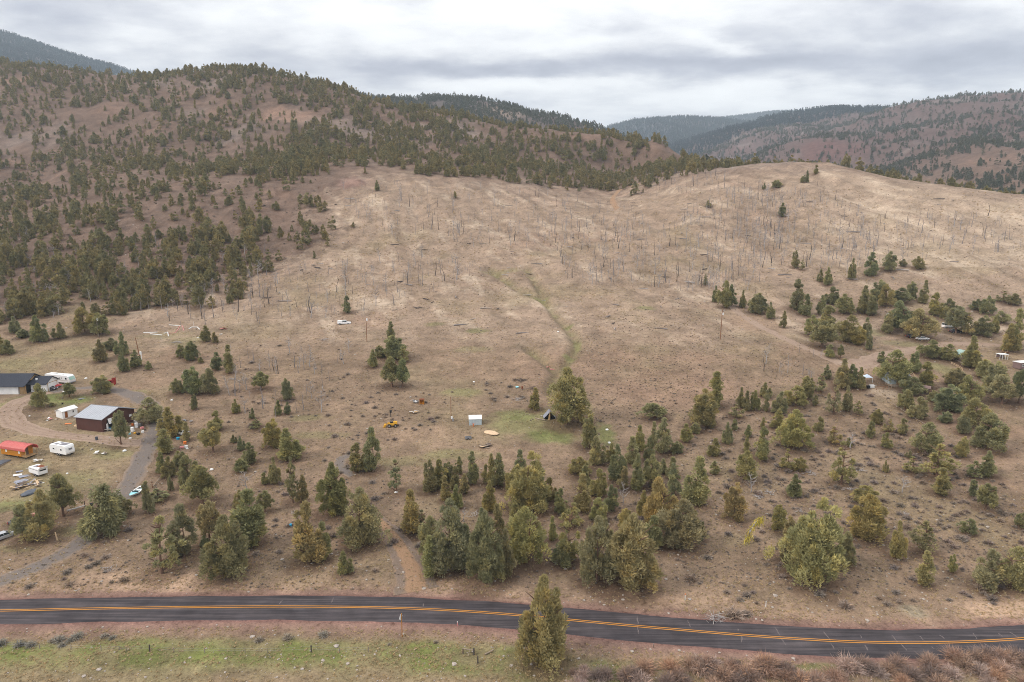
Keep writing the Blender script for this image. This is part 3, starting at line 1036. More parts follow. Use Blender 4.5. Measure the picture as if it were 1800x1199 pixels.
# ------------------------------------------------------------------ plants: prototypes
def leaf_material(name, base, var_hue=0.25, trans=0.3):
    m, t, b = new_mat(name)
    oi = nd(t, 'ShaderNodeObjectInfo')
    at = nd(t, 'ShaderNodeAttribute', attribute_name='tint')
    c = mix(t, 1.0, tuple(base), oi.outputs['Color'], 'MULTIPLY')
    c = mix(t, 1.0, c, ramp(t, at.outputs['Fac'], [(0.0, (0.66, 0.70, 0.68)), (0.5, (1.0, 1.0, 1.0)), (1.0, (1.45, 1.32, 1.05))]), 'MULTIPLY')
    c = mix(t, 1.0, c, ramp(t, oi.outputs['Random'], [(0.0, (0.86, 0.92, 0.90)), (0.35, (0.96, 0.99, 0.96)), (0.65, (1.04, 1.02, 0.97)), (1.0, (1.12, 1.06, 0.93))]), 'MULTIPLY')
    lk(t, c, b.inputs['Base Color'])
    b.inputs['Roughness'].default_value = 0.85
    b.inputs['Specular IOR Level'].default_value = 0.12
    tr = nd(t, 'ShaderNodeBsdfTranslucent')
    lk(t, c, tr.inputs['Color'])
    mx = nd(t, 'ShaderNodeMixShader')
    mx.inputs[0].default_value = trans
    out = t.nodes['Material Output']
    lk(t, b.outputs[0], mx.inputs[1])
    lk(t, tr.outputs[0], mx.inputs[2])
    lk(t, mx.outputs[0], out.inputs['Surface'])
    return m


M_JUNIPER = leaf_material('juniper sprays', (0.345, 0.312, 0.182))
M_BARK = flat_mat('stringy red bark', (0.16, 0.095, 0.065), 0.95, 0.3, 2.0, bump=0.5)
M_GREYWOOD = flat_mat('weathered grey wood', (0.34, 0.305, 0.29), 0.95, 0.25, 2.0)
M_CHAR = flat_mat('charred wood', (0.075, 0.060, 0.055), 0.95, 0.35, 2.0)
M_SAGE = leaf_material('sagebrush twigs', (0.285, 0.225, 0.20), trans=0.05)
M_SAGE_PALE = leaf_material('pale rabbitbrush', (0.30, 0.265, 0.235), trans=0.05)
M_WILLOW = leaf_material('reddish bare willow stems', (0.33, 0.235, 0.20), trans=0.05)
M_STRAW = leaf_material('dry bunchgrass', (0.42, 0.32, 0.20), trans=0.15)
M_ROCK = flat_mat('pale rock', (0.36, 0.31, 0.27), 0.95, 0.3, 3.0)


def tri_mesh(name, V, tint, mat):
    """V: (n, 3, 3) triangles; tint: one value per triangle"""
    n = len(V)
    me = mesh_from(name, V.reshape(-1, 3), np.arange(n * 3), 3, smooth=False)
    a = me.attributes.new('tint', 'FLOAT', 'POINT')
    a.data.foreach_set('value', np.repeat(np.clip(tint, 0, 1), 3).astype(np.float32))
    me.materials.append(mat)
    return me


def unit(v):
    return v / (np.linalg.norm(v, axis=-1, keepdims=True) + 1e-9)


def crown_envelope(kind, t):
    if kind == 'cone':
        return 0.5 * np.clip(1 - t, 0, 1) ** 0.72 * np.clip(t / 0.10, 0.35, 1) ** 0.6
    if kind == 'column':
        return 0.5 * np.clip(1 - t ** 2.6, 0, 1) ** 0.75 * np.clip(t / 0.15, 0.4, 1) ** 0.5
    if kind == 'weep':
        return 0.5 * np.clip(1 - t ** 4, 0, 1) ** 0.6 * np.clip(t / 0.2, 0.6, 1)
    return 0.5 * np.clip(np.sin(np.pi * np.clip(t, 0, 1) ** 0.78), 0, 1) ** 0.55      # round


def crown_tris(kind, seed, aspect, t0, nclump, per, ragged=0.25, leaf=0.05, cl=0.15, droop=0.0, lobes=0):
    """a crown made of upright lobes, each of them a flame of leafy clumps with gaps between"""
    r = np.random.default_rng(seed)
    L = []                                   # lobe: x, y, foot, top, radius
    if lobes == 0:
        L.append((0, 0, t0, 1.0, 0.5))
    else:
        L.append((r.normal(0, 0.03), r.normal(0, 0.03), t0, 1.0, 0.30))
        for k in range(lobes):
            a = k * 6.283 / lobes + r.normal(0, 0.4)
            d = r.uniform(0.14, 0.32)
            tp = float(np.interp(d, [0.1, 0.34], [0.95, 0.55])) * r.uniform(0.78, 1.06)
            if kind == 'round':
                tp = min(0.97, tp * 1.12)
            L.append((d * math.cos(a), d * math.sin(a), t0 + r.uniform(0, 0.10), min(tp, 0.97), r.uniform(0.15, 0.24)))
    vol = np.array([q[4] ** 1.5 * (q[3] - q[2]) for q in L])
    cnt = np.maximum((nclump * vol / vol.sum()).astype(int), 5)
    c = []
    for (lx, ly, z0, z1, R0), nn in zip(L, cnt):
        ph = r.random() * 6
        for i in range(nn):
            t = r.random() ** 1.1
            env = float(crown_envelope(kind, np.array(t))) * 2 * R0
            ang = ph + i * 2.39996 + r.normal(0, 0.4)
            env *= 1 + ragged * r.normal(0, 0.75)
            rr = max(env - cl * 0.5, 0.0) * (0.2 + 0.8 * r.random() ** 0.4)
            c.append((lx + rr * math.cos(ang), ly + rr * math.sin(ang), (z0 + t * (z1 - z0 - 0.04)) * aspect, cl * (0.6 + 0.7 * r.random()) * (0.5 + 0.5 * min(1, env / 0.28))))
        c.append((lx, ly, (z1 - 0.05) * aspect, cl * 0.42))
        c.append((lx, ly, (z1 - 0.02) * aspect, cl * 0.25))
    c = np.array(c)
    tint_c = np.clip(0.5 + r.normal(0, 0.19, len(c)), 0, 1)
    k = np.repeat(np.arange(len(c)), per)
    n = len(k)
    dirn = unit(r.normal(0, 1, (n, 3)))
    out = unit(np.c_[c[k, 0], c[k, 1], np.full(n, 0.12)])
    flip = (dirn * (out * 0.8 + np.array([0, 0, 0.7]))).sum(1) < -0.35
    dirn[flip] *= -1
    rad = c[k, 3] * (0.35 + 0.65 * r.random(n) ** 0.6)
    p = c[k, :3] + dirn * rad[:, None] * np.array([1, 1, 1.6 + 0.6 * droop])
    up = np.array([0, 0, 0.75 - 1.6 * droop])
    d = unit(dirn * 0.6 + up + out * 0.35 + r.normal(0, 0.38, (n, 3)))
    Ln = leaf * (0.7 + 0.7 * r.random(n))
    w = unit(np.cross(d, unit(r.normal(0, 1, (n, 3))))) * (Ln * 0.34)[:, None]
    V = np.stack([p - w, p + w, p + d * Ln[:, None] * 1.5], 1)
    tint = tint_c[k] + r.normal(0, 0.13, n)
    V[..., 2] /= aspect
    V[..., 2] = np.maximum(V[..., 2], 0.01)
    return V, tint, c


def trunk_mesh(name, seed, aspect, top=0.75, rad=0.035, limbs=6, lean=0.04, mat=None, zmin=0.12):
    r = np.random.default_rng(seed)
    m = MB()
    pts, rs = [], []
    x = y = 0.0
    for i in range(6):
        t = i / 5
        x += r.normal(0, lean * 0.5)
        y += r.normal(0, lean * 0.5)
        pts.append((x * t, y * t, (-0.06 + (top + 0.06) * t)))
        rs.append(rad * (1 - 0.8 * t) * (1.35 if i == 0 else 1))
    m.tube(pts, rs, 7)
    for k in range(limbs):
        t = zmin + (top - zmin) * r.random()
        i = min(int(t / top * 5), 4)
        p = Vector(pts[i]).lerp(Vector(pts[i + 1]), 0.5)
        a = r.random() * 6.28
        Lr = 0.2 + 0.16 * r.random()
        q = p + Vector((math.cos(a) * Lr, math.sin(a) * Lr, Lr * 0.75 / aspect * 1.2))
        mid = p.lerp(q, 0.5) + Vector((0, 0, -0.02))
        m.tube([p, mid, q], [rad * 0.4, rad * 0.28, rad * 0.1], 5)
    return m.mesh(name, mat or M_BARK)


PROTO = {}


def proto(key, kind, aspect, t0, nclump, per, n, **kw):
    tr = kw.pop('trunk', {})
    PROTO[key] = []
    for i in range(n):
        seed = sum(map(ord, key)) * 7 + i * 31
        V, tint, c = crown_tris(kind, seed, aspect, t0, nclump, per, **kw)
        cm = tri_mesh('crown_' + key, V, tint, M_JUNIPER)
        tm = trunk_mesh('trunk_' + key, seed + 1, aspect, **tr)
        PROTO[key].append((cm, tm))


proto('cone', 'cone', 1.9, 0.02, 62, 115, 5, leaf=0.058, cl=0.15, lobes=3, ragged=0.35)
proto('column', 'column', 2.6, 0.03, 56, 105, 5, leaf=0.075, cl=0.20, lobes=2, ragged=0.4)
proto('round', 'round', 1.6, 0.03, 80, 120, 5, leaf=0.046, cl=0.145, ragged=0.4, lobes=6)
proto('big', 'column', 1.55, 0.02, 130, 125, 3, leaf=0.036, cl=0.115, ragged=0.45, lobes=8)
proto('open', 'round', 1.6, 0.22, 58, 110, 4, leaf=0.055, cl=0.15, ragged=0.5, lobes=5, trunk=dict(rad=0.045, limbs=9, top=0.8))
proto('sparse', 'column', 2.0, 0.10, 30, 62, 4, leaf=0.06, cl=0.12, ragged=0.6, lobes=3, trunk=dict(rad=0.035, limbs=22, top=0.95))
proto('weep', 'weep', 1.15, 0.06, 95, 150, 1, leaf=0.05, cl=0.13, ragged=0.3, droop=0.8, lobes=5, trunk=dict(rad=0.05, limbs=8))


def snag_mesh(name, seed, style, mat_dark, mat_grey):
    """burned or dead tree, unit height; style 0 bare pole, 1 pole with stubs, 2 fine grey twigs"""
    r = np.random.default_rng(seed)
    m = MB()
    pts = [(r.normal(0, 0.012) * i, r.normal(0, 0.012) * i, -0.04 + 1.04 * i / 4) for i in range(5)]
    m.tube(pts, [0.024, 0.019, 0.014, 0.009, 0.004], 5)
    nb = (3, 8, 16)[style]
    for k in range(nb):
        t = 0.25 + 0.72 * r.random()
        f = t * 4
        i = min(int(f), 3)
        p = Vector(pts[i]).lerp(Vector(pts[i + 1]), f - i)
        a = r.random() * 6.28
        L = (0.06, 0.14, 0.24)[style] * (1.15 - 0.75 * t) * (0.6 + 0.8 * r.random())
        q = p + Vector((math.cos(a) * L, math.sin(a) * L, L * r.uniform(0.2, 1.1)))
        m.tube([p, q], [0.008, 0.003], 3, cap=False)
        if style == 2:
            for j in range(3):
                s = p.lerp(q, 0.4 + 0.3 * j / 2)
                b = a + r.normal(0, 0.8)
                l2 = L * 0.55
                m.tube([s, s + Vector((math.cos(b) * l2, math.sin(b) * l2, l2 * r.uniform(0.3, 1.2)))], [0.004, 0.002], 3, cap=False)
    me = m.mesh(name, mat_grey if style == 2 else mat_dark)
    return me


SNAGS = []
M_SNAG = flat_mat('burned standing wood', (0.235, 0.205, 0.195), 0.95, 0.35, 1.0)
for i in range(9):
    st = (0, 1, 2)[i % 3]
    SNAGS.append(snag_mesh('snag', 100 + i, st, (M_SNAG, M_CHAR, M_SNAG)[i // 3], M_GREYWOOD))


def twig_ball(name, seed, n, mat, spread=1.0, upness=0.5, w=0.045, L=(0.6, 1.0)):
    r = np.random.default_rng(seed)
    d = unit(r.normal(0, 1, (n, 3)) * np.array([spread, spread, 1]) + np.array([0, 0, upness]))
    d[:, 2] = np.abs(d[:, 2])
    d = unit(d)
    base = d * (0.12 * r.random((n, 1))) * np.array([1.6, 1.6, 0.2])
    ln = r.uniform(L[0], L[1], n)[:, None]
    tip = base + d * ln * np.array([0.55, 0.55, 0.9])
    mid = base + (tip - base) * r.uniform(0.3, 0.8, (n, 1))
    wv = unit(np.cross(d, r.normal(0, 1, (n, 3)))) * w * r.uniform(0.6, 1.4, (n, 1))
    V1 = np.stack([base - wv * 0.5, base + wv * 0.5, tip], 1)
    d2 = unit(d + r.normal(0, 0.45, (n, 3)))
    V2 = np.stack([mid - wv * 0.6, mid + wv * 0.6, mid + d2 * ln * 0.35], 1)
    V = np.concatenate([V1, V2])
    V[..., 2] = np.maximum(V[..., 2], -0.05)
    tint = np.clip(0.5 + r.normal(0, 0.22, 2 * n), 0, 1)
    return tri_mesh(name, V, tint, mat)


SAGE = [twig_ball('sage', 300 + i, 130, M_SAGE, 1.1, 0.35, 0.06) for i in range(4)]
SAGEP = [twig_ball('pale_sage', 320 + i, 170, M_SAGE_PALE, 1.1, 0.35, 0.06) for i in range(3)]
WILLOW = [twig_ball('willow', 340 + i, 420, M_WILLOW, 0.9, 0.8, 0.02, (0.6, 1.15)) for i in range(4)]
STRAWT = [twig_ball('bunchgrass', 360 + i, 16, M_STRAW, 1.0, 0.6, 0.09) for i in range(4)]


def rock_mesh(name, seed):
    r = np.random.default_rng(seed)
    bm = bmesh.new()
    bmesh.ops.create_icosphere(bm, subdivisions=1, radius=0.5)
    for v in bm.verts:
        v.co *= 1 + r.normal(0, 0.16)
        v.co.z *= 0.6
    me = bpy.data.meshes.new(name)
    bm.to_mesh(me)
    bm.free()
    me.materials.append(M_ROCK)
    return me


ROCKS = [rock_mesh('rock', 400 + i) for i in range(4)]

# lighter trees for the woodland on the hills
M_WOODLAND = leaf_material('woodland juniper', (0.275, 0.238, 0.122), trans=0.25)
M_FARWOOD = leaf_material('far dark juniper', (0.115, 0.120, 0.085), trans=0.15)
FARWOOD = []
WOOD = []
for i, (kind, asp, nc) in enumerate([('cone', 1.7, 22), ('cone', 2.0, 22), ('column', 1.9, 24), ('round', 1.35, 26), ('round', 1.6, 24), ('column', 2.4, 20)]):
    V, tint, c = crown_tris(kind, 900 + i, asp, 0.02, nc, 40, leaf=0.10, cl=0.18, ragged=0.4, lobes=(2, 0, 3, 4, 5, 1)[i])
    WOOD.append(tri_mesh('woodland_crown', V, tint, M_WOODLAND))
    FARWOOD.append(tri_mesh('far_woodland_crown', V[::2], tint[::2], M_FARWOOD))
FIRS = []
M_FIR = leaf_material('haze-blued fir foliage', (0.042, 0.064, 0.074), trans=0.08)  # fir green shifted to blue, haze painted into the foliage
for i in range(3):
    V, tint, c = crown_tris('cone', 950 + i, 2.6, 0.02, 18, 22, leaf=0.14, cl=0.22, ragged=0.25)
    FIRS.append(tri_mesh('fir_crown', V, tint, M_FIR))


def gn_scatter(name, pts, scales, rotz, index, meshes, obj_color=None):
    """ONE object: instances of a few plant meshes on points (ground cover and far woodland)"""
    pc = bpy.data.collections.new(name + '_source')
    for k, me in enumerate(meshes):
        o = bpy.data.objects.new('%s_source_%02d' % (name, k), me)
        pc.objects.link(o)
    me = bpy.data.meshes.new(name)
    n = len(pts)
    me.vertices.add(n)
    me.vertices.foreach_set('co', np.ascontiguousarray(pts, np.float32).ravel())
    a = me.attributes.new('size', 'FLOAT_VECTOR', 'POINT')
    a.data.foreach_set('vector', np.ascontiguousarray(scales, np.float32).ravel())
    a = me.attributes.new('turn', 'FLOAT_VECTOR', 'POINT')
    a.data.foreach_set('vector', np.c_[np.zeros(n), np.zeros(n), rotz].astype(np.float32).ravel())
    a = me.attributes.new('which', 'INT', 'POINT')
    a.data.foreach_set('value', np.asarray(index, np.int32))
    o = link(name, me)
    t = bpy.data.node_groups.new(name, 'GeometryNodeTree')
    t.interface.new_socket('Geometry', in_out='INPUT', socket_type='NodeSocketGeometry')
    t.interface.new_socket('Geometry', in_out='OUTPUT', socket_type='NodeSocketGeometry')
    gi = t.nodes.new('NodeGroupInput')
    go = t.nodes.new('NodeGroupOutput')
    iop = t.nodes.new('GeometryNodeInstanceOnPoints')
    ci = t.nodes.new('GeometryNodeCollectionInfo')
    ci.inputs['Collection'].default_value = pc
    ci.inputs['Separate Children'].default_value = True
    ci.inputs['Reset Children'].default_value = True

    def na_(nm, typ):
        q = t.nodes.new('GeometryNodeInputNamedAttribute')
        q.data_type = typ
        q.inputs['Name'].default_value = nm
        return q.outputs['Attribute']
    t.links.new(gi.outputs[0], iop.inputs['Points'])
    t.links.new(ci.outputs[0], iop.inputs['Instance'])
    iop.inputs['Pick Instance'].default_value = True
    t.links.new(na_('which', 'INT'), iop.inputs['Instance Index'])
    t.links.new(na_('turn', 'FLOAT_VECTOR'), iop.inputs['Rotation'])
    t.links.new(na_('size', 'FLOAT_VECTOR'), iop.inputs['Scale'])
    t.links.new(iop.outputs[0], go.inputs[0])
    md = o.modifiers.new('scatter', 'NODES')
    md.node_group = t
    o['kind'] = 'stuff'
    return o

# ------------------------------------------------------------------ junipers one by one
# foot u, foot v, height, width in the photograph; form; foliage hue
TREES = """
311 693 26 20 R g;338 694 46 32 R g;367 694 44 28 R b;342 722 27 15 C g;459 687 31 27 O g;506 705 38 19 R d;414 728 25 14 C g;444 738 20 10 C g;490 731 26 11 L g;506 730 22 10 L d
450 755 17 22 S y;300 768 50 38 C y;291 799 42 28 L g;330 776 32 15 L g;382 758 34 22 C y;375 797 52 34 O y;285 833 36 22 C g;299 840 36 24 C b;317 822 28 22 R y;333 853 50 32 R g
262 905 56 24 C g;300 865 27 11 C g;278 880 20 38 S g;356 889 66 46 O y;411 780 15 10 C g;424 793 25 13 C g;480 788 48 30 R y;508 808 52 42 C g;439 817 37 26 C g;424 831 23 20 R g
482 852 46 20 C g;465 853 21 14 C g;515 885 78 26 S b;533 885 47 18 L b;585 905 88 54 B y;285 1010 97 54 S g;324 981 88 38 L d;369 954 67 38 O b;360 962 22 14 C g;402 1010 100 68 B o
441 961 95 52 L y;422 893 30 18 R y;466 902 36 24 O g;542 990 102 52 C o;569 985 64 26 L g;605 1012 40 27 C g;628 831 49 30 C d;656 831 75 24 L g;697 867 56 24 S g;635 957 96 62 B b
722 940 75 32 L y;742 942 42 30 S b;755 867 56 26 C o;772 860 50 25 L y;787 850 36 22 R d;800 860 38 18 C g;807 835 31 13 L g;830 854 57 20 L d;816 870 35 16 L b;784 882 43 18 L o
802 895 40 22 C l;862 855 54 24 C y;876 857 57 24 L b;930 897 98 62 B y;914 852 58 22 L g;952 902 61 22 L g;915 897 42 24 C g;902 867 42 30 R y;860 900 53 26 C y;872 965 75 24 L o
792 1002 120 64 B b;760 982 72 38 R b;757 1015 70 28 L l;820 997 70 28 L g;852 1027 122 62 B b;890 1012 78 32 C b;927 990 95 58 R l;907 935 48 22 L y;972 952 42 14 L l;1035 790 58 30 C y
1048 820 50 30 C g;1083 846 61 32 C g;1110 817 46 22 L d;1123 796 46 17 L y;1142 811 42 20 C y;1148 782 38 14 L g;1167 799 61 24 L g;1190 798 20 22 R d;1019 837 32 34 R o;1053 875 48 30 C y
1022 898 60 28 L b;1054 916 38 28 R l;1121 863 61 26 C g;1145 857 55 30 R g;1165 834 26 14 L g;1183 872 55 20 L g;1160 933 88 48 R o;1224 887 80 36 L l;1197 963 83 58 R b;1148 966 56 32 L d
1005 928 42 36 S y;999 992 90 36 S y;1048 1024 110 60 B b;1107 1036 126 86 B b;990 992 42 36 R d;1151 738 27 36 O g;1205 779 32 18 L y;1222 764 20 15 R g;1237 753 64 44 R y;1260 717 60 28 L y
1278 782 38 17 C g;1291 758 20 12 C g;1311 846 51 34 R y;1313 796 29 11 L y;1290 916 63 34 R o;1235 951 32 10 L g;1302 718 35 17 C d;1313 724 35 13 L d;1326 724 36 19 C g;1348 724 36 12 L d
1372 729 38 25 C d;1398 715 34 34 R y;1420 685 23 22 R g;1442 692 33 21 S g;1433 715 20 10 C g;1294 735 23 24 S b;1367 755 34 19 L y;1397 787 63 50 B l;1465 731 60 24 S b;1487 724 43 20 C b
1482 683 49 32 C b;1497 683 40 26 C g;1510 686 38 19 C b;1453 668 25 15 C g;1508 732 26 18 S g;1530 771 29 17 C y;1541 747 27 18 R o;1557 789 27 18 C y;1562 761 23 17 S b;1586 764 27 20 C g
1339 810 56 28 C l;1341 755 20 9 L g;1315 770 22 12 L g;1384 828 36 26 S y;1406 831 26 19 R y;1395 874 39 27 C g;1465 781 29 26 S b;1479 854 73 38 S g;1556 832 22 9 C g;1492 787 17 11 C y
1627 799 53 38 R g;1647 839 55 52 S y;1653 871 46 28 L b;1598 807 14 12 C d;1603 833 28 28 S g;1690 805 36 19 R y;1736 839 43 28 C d;1713 842 30 30 S g;1710 874 29 18 C g;1733 897 44 30 O d
1742 793 61 48 R g;1693 764 33 23 R g;1713 750 47 38 R g;1661 744 20 20 R d;1615 738 38 30 C b;1590 721 34 25 R d;1667 724 44 44 R g;1641 708 20 17 R g;1627 683 44 32 C y;1603 695 31 30 R g
1569 677 58 44 R y;1679 680 32 30 R d;1702 709 46 33 R g;1761 712 49 36 O g;1791 711 58 30 O d;1430 1023 142 84 B l;1407 1007 88 52 R l;1382 987 75 32 C b;1483 993 56 30 R g;1523 950 78 54 R y
1520 887 32 36 R y;1575 983 64 25 C l;1623 973 54 44 S o;1622 1030 58 27 L y;1673 1007 31 15 C l;1702 940 26 23 R g;1737 1037 68 46 C g;1777 1035 70 46 R y;1367 933 44 26 R y;1797 930 27 24 R d
957 1168 150 74 B b;1257 533 29 13 C d;1272 543 47 22 R y;1285 540 38 14 L d;1305 543 31 13 C d;1332 553 36 29 R d;1353 562 29 14 C d;1377 578 30 10 L d;1400 547 53 29 C d;1417 557 38 23 C d
1443 555 34 13 L d;1462 537 31 25 C d;1483 553 34 27 R y;1453 590 50 40 C g;1427 593 37 25 R y;1445 613 46 40 O g;1458 630 23 19 C g;1477 632 24 11 O g;1493 603 47 32 R y;1507 607 31 26 R y
1522 597 37 14 L d;1528 617 33 13 C d;1520 552 47 27 C b;1532 557 35 21 C b;1543 530 36 27 R g;1557 540 38 23 R y;1560 587 37 23 C b;1582 580 48 36 R g;1617 597 51 42 R b;1583 533 26 27 R g
1602 527 30 19 R g;1623 535 40 13 L d;1643 557 40 23 C y;1667 563 36 28 C g;1680 587 45 31 O g;1700 590 38 25 S b;1717 547 20 19 R d;1735 555 33 21 R d;1727 593 36 27 R d;1747 587 29 17 C d
1763 533 20 21 S d;1780 537 20 20 R d;1760 570 22 21 R g;1782 613 66 24 L y;1773 620 48 29 C y;1633 630 31 30 R d;1667 635 29 23 R g;1707 647 53 36 C y;1607 657 37 22 C g;1550 640 21 17 C g
1733 667 33 31 R g;1747 693 54 37 R g;1397 473 31 14 C d;1498 493 37 14 C d;1455 503 31 15 C d;1442 497 22 9 L d;1532 488 42 19 L d;1563 477 33 21 R g;1613 475 23 19 R d;1587 470 14 10 R d
1240 503 20 8 C g;1410 477 20 9 S d;25 587 29 20 C g;41 595 16 18 R d;67 603 46 27 C g;77 603 20 11 C g;105 597 29 20 C g;2 623 36 18 L y;12 625 26 19 R g;150 587 44 32 R y
178 590 38 28 R g;177 637 38 23 C b;195 617 22 19 R d;215 627 41 20 C d;217 655 39 18 C d;239 647 30 19 C g;262 652 16 10 R g;318 630 23 17 C g;337 635 34 21 R d;362 602 28 15 L y
378 605 20 12 C b;382 652 31 17 L d;404 658 49 19 L d;180 693 31 29 R g;122 700 25 20 O g;72 718 41 24 R g;263 747 45 36 R g;213 783 57 24 O b;112 910 71 38 O y;78 947 81 48 R y
43 953 61 32 O g;188 940 78 54 W g;215 908 36 26 R g;610 552 30 17 C d;688 600 33 15 L g;695 632 41 38 R g;655 647 31 19 C g;668 630 21 18 R g;708 640 29 15 L g;689 682 51 29 O y
708 683 49 21 O g;997 747 95 62 R y;940 723 39 21 C y;663 337 19 9 C d;800 350 13 7 C d;1418 323 22 9 C d;1434 308 17 9 C d;1411 323 13 8 R d;1365 332 15 15 R g;1075 900 45 26 C g;1100 935 40 26 R y;1065 960 46 28 C b;940 960 50 28 C g;985 905 44 24 C y;1030 860 40 22 L g;1095 862 40 22 C b;1130 908 44 24 C y;1176 906 40 24 R g;1210 932 44 26 R b;966 882 40 24 C y;846 946 50 28 C g;906 962 46 26 C b;1180 840 34 20 L y;1075 815 34 20 C g;1255 802 30 18 L y;1345 700 26 18 C g;1440 760 26 18 C y;1400 745 24 16 S b;1256 836 24 14 L g;1420 702 30 22 R y;1375 383 25 11 L d
1245 367 14 8 R d;1343 335 13 6 C d;352 640 12 9 R g;92 716 8 8 R g
"""
HUE = {'g': ((0.94, 1.01, 0.93), ('grey-green', 'green')), 'y': ((1.12, 1.08, 0.82), ('olive', 'yellow-olive')), 'b': ((1.08, 1.02, 0.95), ('brownish', 'tan-olive')),
       'd': ((0.80, 0.87, 0.82), ('dark green', 'dark green')), 'l': ((1.22, 1.27, 0.92), ('light green', 'light green')), 'o': ((1.16, 1.01, 0.82), ('rusty olive', 'rusty olive'))}
FORMS = {'C': ('cone', 'cone-shaped'), 'L': ('column', 'slender upright'), 'R': ('round', 'round-topped'), 'B': ('big', 'broad many-lobed'), 'O': ('open', 'bare-trunked'),
         'S': ('sparse', 'thin ragged'), 'W': ('weep', 'drooping broad')}
LANDMARKS = [('the brown metal shop', 190, 750), ('the small white shed', 120, 736), ('the white motorhome', 112, 672), ('the dark-roofed house', 20, 692),
             ('the red-roofed wagon', 35, 808), ('the camper trailer', 108, 803), ('the cargo trailer', 67, 838), ('the pale blue boat', 237, 872), ('the silver sedan', 12, 948),
             ('the grey metal shed', 834, 748), ('the yellow loader', 687, 752), ('the log hut', 965, 738), ('the meter pole', 793, 740),
             ('the sign post', 706, 1118), ('the tilting pole', 243, 648), ('the slim pole', 645, 601), ('the knoll pole', 1267, 597),
             ('the blue canopy', 1526, 672), ('the grey-roofed cabin', 1585, 678), ('the green-roofed cabin', 1690, 632), ('the brown plank hut', 1628, 690), ('the white carport', 1760, 632),
             ('the dirt track', 727, 1012), ('the orange stake', 1204, 1052), ('the driveway mouth', 60, 1000), ('the white stake', 1346, 1066),
             ('the white pickup', 600, 572), ('the toppled juniper', 1325, 965), ('the rusty wreck', 395, 580), ('the scrap heap', 330, 790),
             ('the pale gravel', 1605, 1075), ('the shallow gully', 1005, 610), ('the pale crest', 1460, 292), ('the pale sand heap', 862, 770), ('the log pile', 858, 785)]

tr = []
for item in TREES.replace('\n', ';').split(';'):
    if item.strip():
        p = item.split()
        tr.append((float(p[0]), float(p[1]), float(p[2]), float(p[3]), p[4], p[5]))
tu, tv = np.array([t[0] for t in tr]), np.array([t[1] for t in tr])
tx, ty, tz = ground_at(tu, tv - 1.5)
lm = ground_at(np.array([float(l[1]) for l in LANDMARKS]), np.array([float(l[2]) for l in LANDMARKS]))
LMXY = np.stack([lm[0], lm[1]], 1)


def where(x, y):
    d = np.hypot(LMXY[:, 0] - x, LMXY[:, 1] - y)
    k = int(np.argmin(d))
    dx, dy = x - LMXY[k, 0], y - LMXY[k, 1]
    if abs(dx) > abs(dy) * 1.1:
        rel = 'to the right of' if dx > 0 else 'to the left of'
    else:
        rel = 'behind' if dy > 0 else 'in front of'
    return k, rel, d[k]


ORD = ['nearest', 'second nearest', 'third nearest', 'fourth nearest', 'fifth nearest', 'sixth nearest', 'seventh nearest', 'eighth nearest', 'ninth nearest', 'tenth nearest',
       'eleventh nearest', 'twelfth nearest', 'thirteenth nearest', 'fourteenth nearest', 'fifteenth nearest']


def add_tree(x, y, z, h, w, form, hue, name='juniper_tree', seed=0, lean=0.0):
    r = random.Random(seed)
    var = PROTO[FORMS[form][0]]
    cm, tm = var[r.randrange(len(var))]
    root = bpy.data.objects.new(name, None)
    COL.objects.link(root)
    root.location = (x, y, z - 0.03)
    root.rotation_euler = (lean * 0.3, lean, r.random() * 6.28)
    root.scale = (w, w, h)
    a = link('crown', cm, root)
    base = [1.0 + 0.6 * (q - 1.0) for q in HUE[hue][0]]
    k = r.uniform(0.9, 1.1)
    a.color = (base[0] * k * r.uniform(0.95, 1.05), base[1] * k, base[2] * k * r.uniform(0.92, 1.08), 1)
    link('trunk', tm, root)
    root['category'] = 'tree'
    return root


made = []
rows = []
for i, (u, v, hp, wp, form, hue) in enumerate(tr):
    x, y, z = float(tx[i]), float(ty[i]), float(land_z(tx[i:i + 1], ty[i:i + 1])[0])
    dep = y * CP - (z - CAM_H) * SP
    h = float(dz_at(v - hp, y)) + CAM_H - z
    w = wp / FPX * dep * 1.38
    h = max(h, 0.8) * 1.02
    o = add_tree(x, y, z, h, w, form, hue, seed=i)
    k, rel, d = where(x, y)
    size = 'small' if h < 4.2 else 'medium' if h < 7 else 'tall' if h < 11 else 'very tall'
    rows.append([o, (size, HUE[hue][1][0], FORMS[form][1], rel, k), d, i])
    made.append((x, y, h, w))
def uof(o):
    return float(project(o.location.x, o.location.y, o.location.z)[0])


NTH = ['first', 'second', 'third', 'fourth', 'fifth', 'sixth', 'seventh', 'eighth', 'ninth', 'tenth', 'eleventh', 'twelfth', 'thirteenth', 'fourteenth', 'fifteenth', 'sixteenth',
       'seventeenth', 'eighteenth', 'nineteenth', 'twentieth', 'twenty-first', 'twenty-second', 'twenty-third', 'twenty-fourth', 'twenty-fifth']


def number_from_left(objs):
    """look-alikes that share a description are told apart by their order across the view"""
    d = {}
    for o in objs:
        d.setdefault(o['label'], []).append(o)
    for lab, L in d.items():
        if 1 < len(L) <= len(NTH):
            L.sort(key=uof)
            for k, o in enumerate(L):
                o['label'] = '%s, %s from left' % (lab, NTH[k])


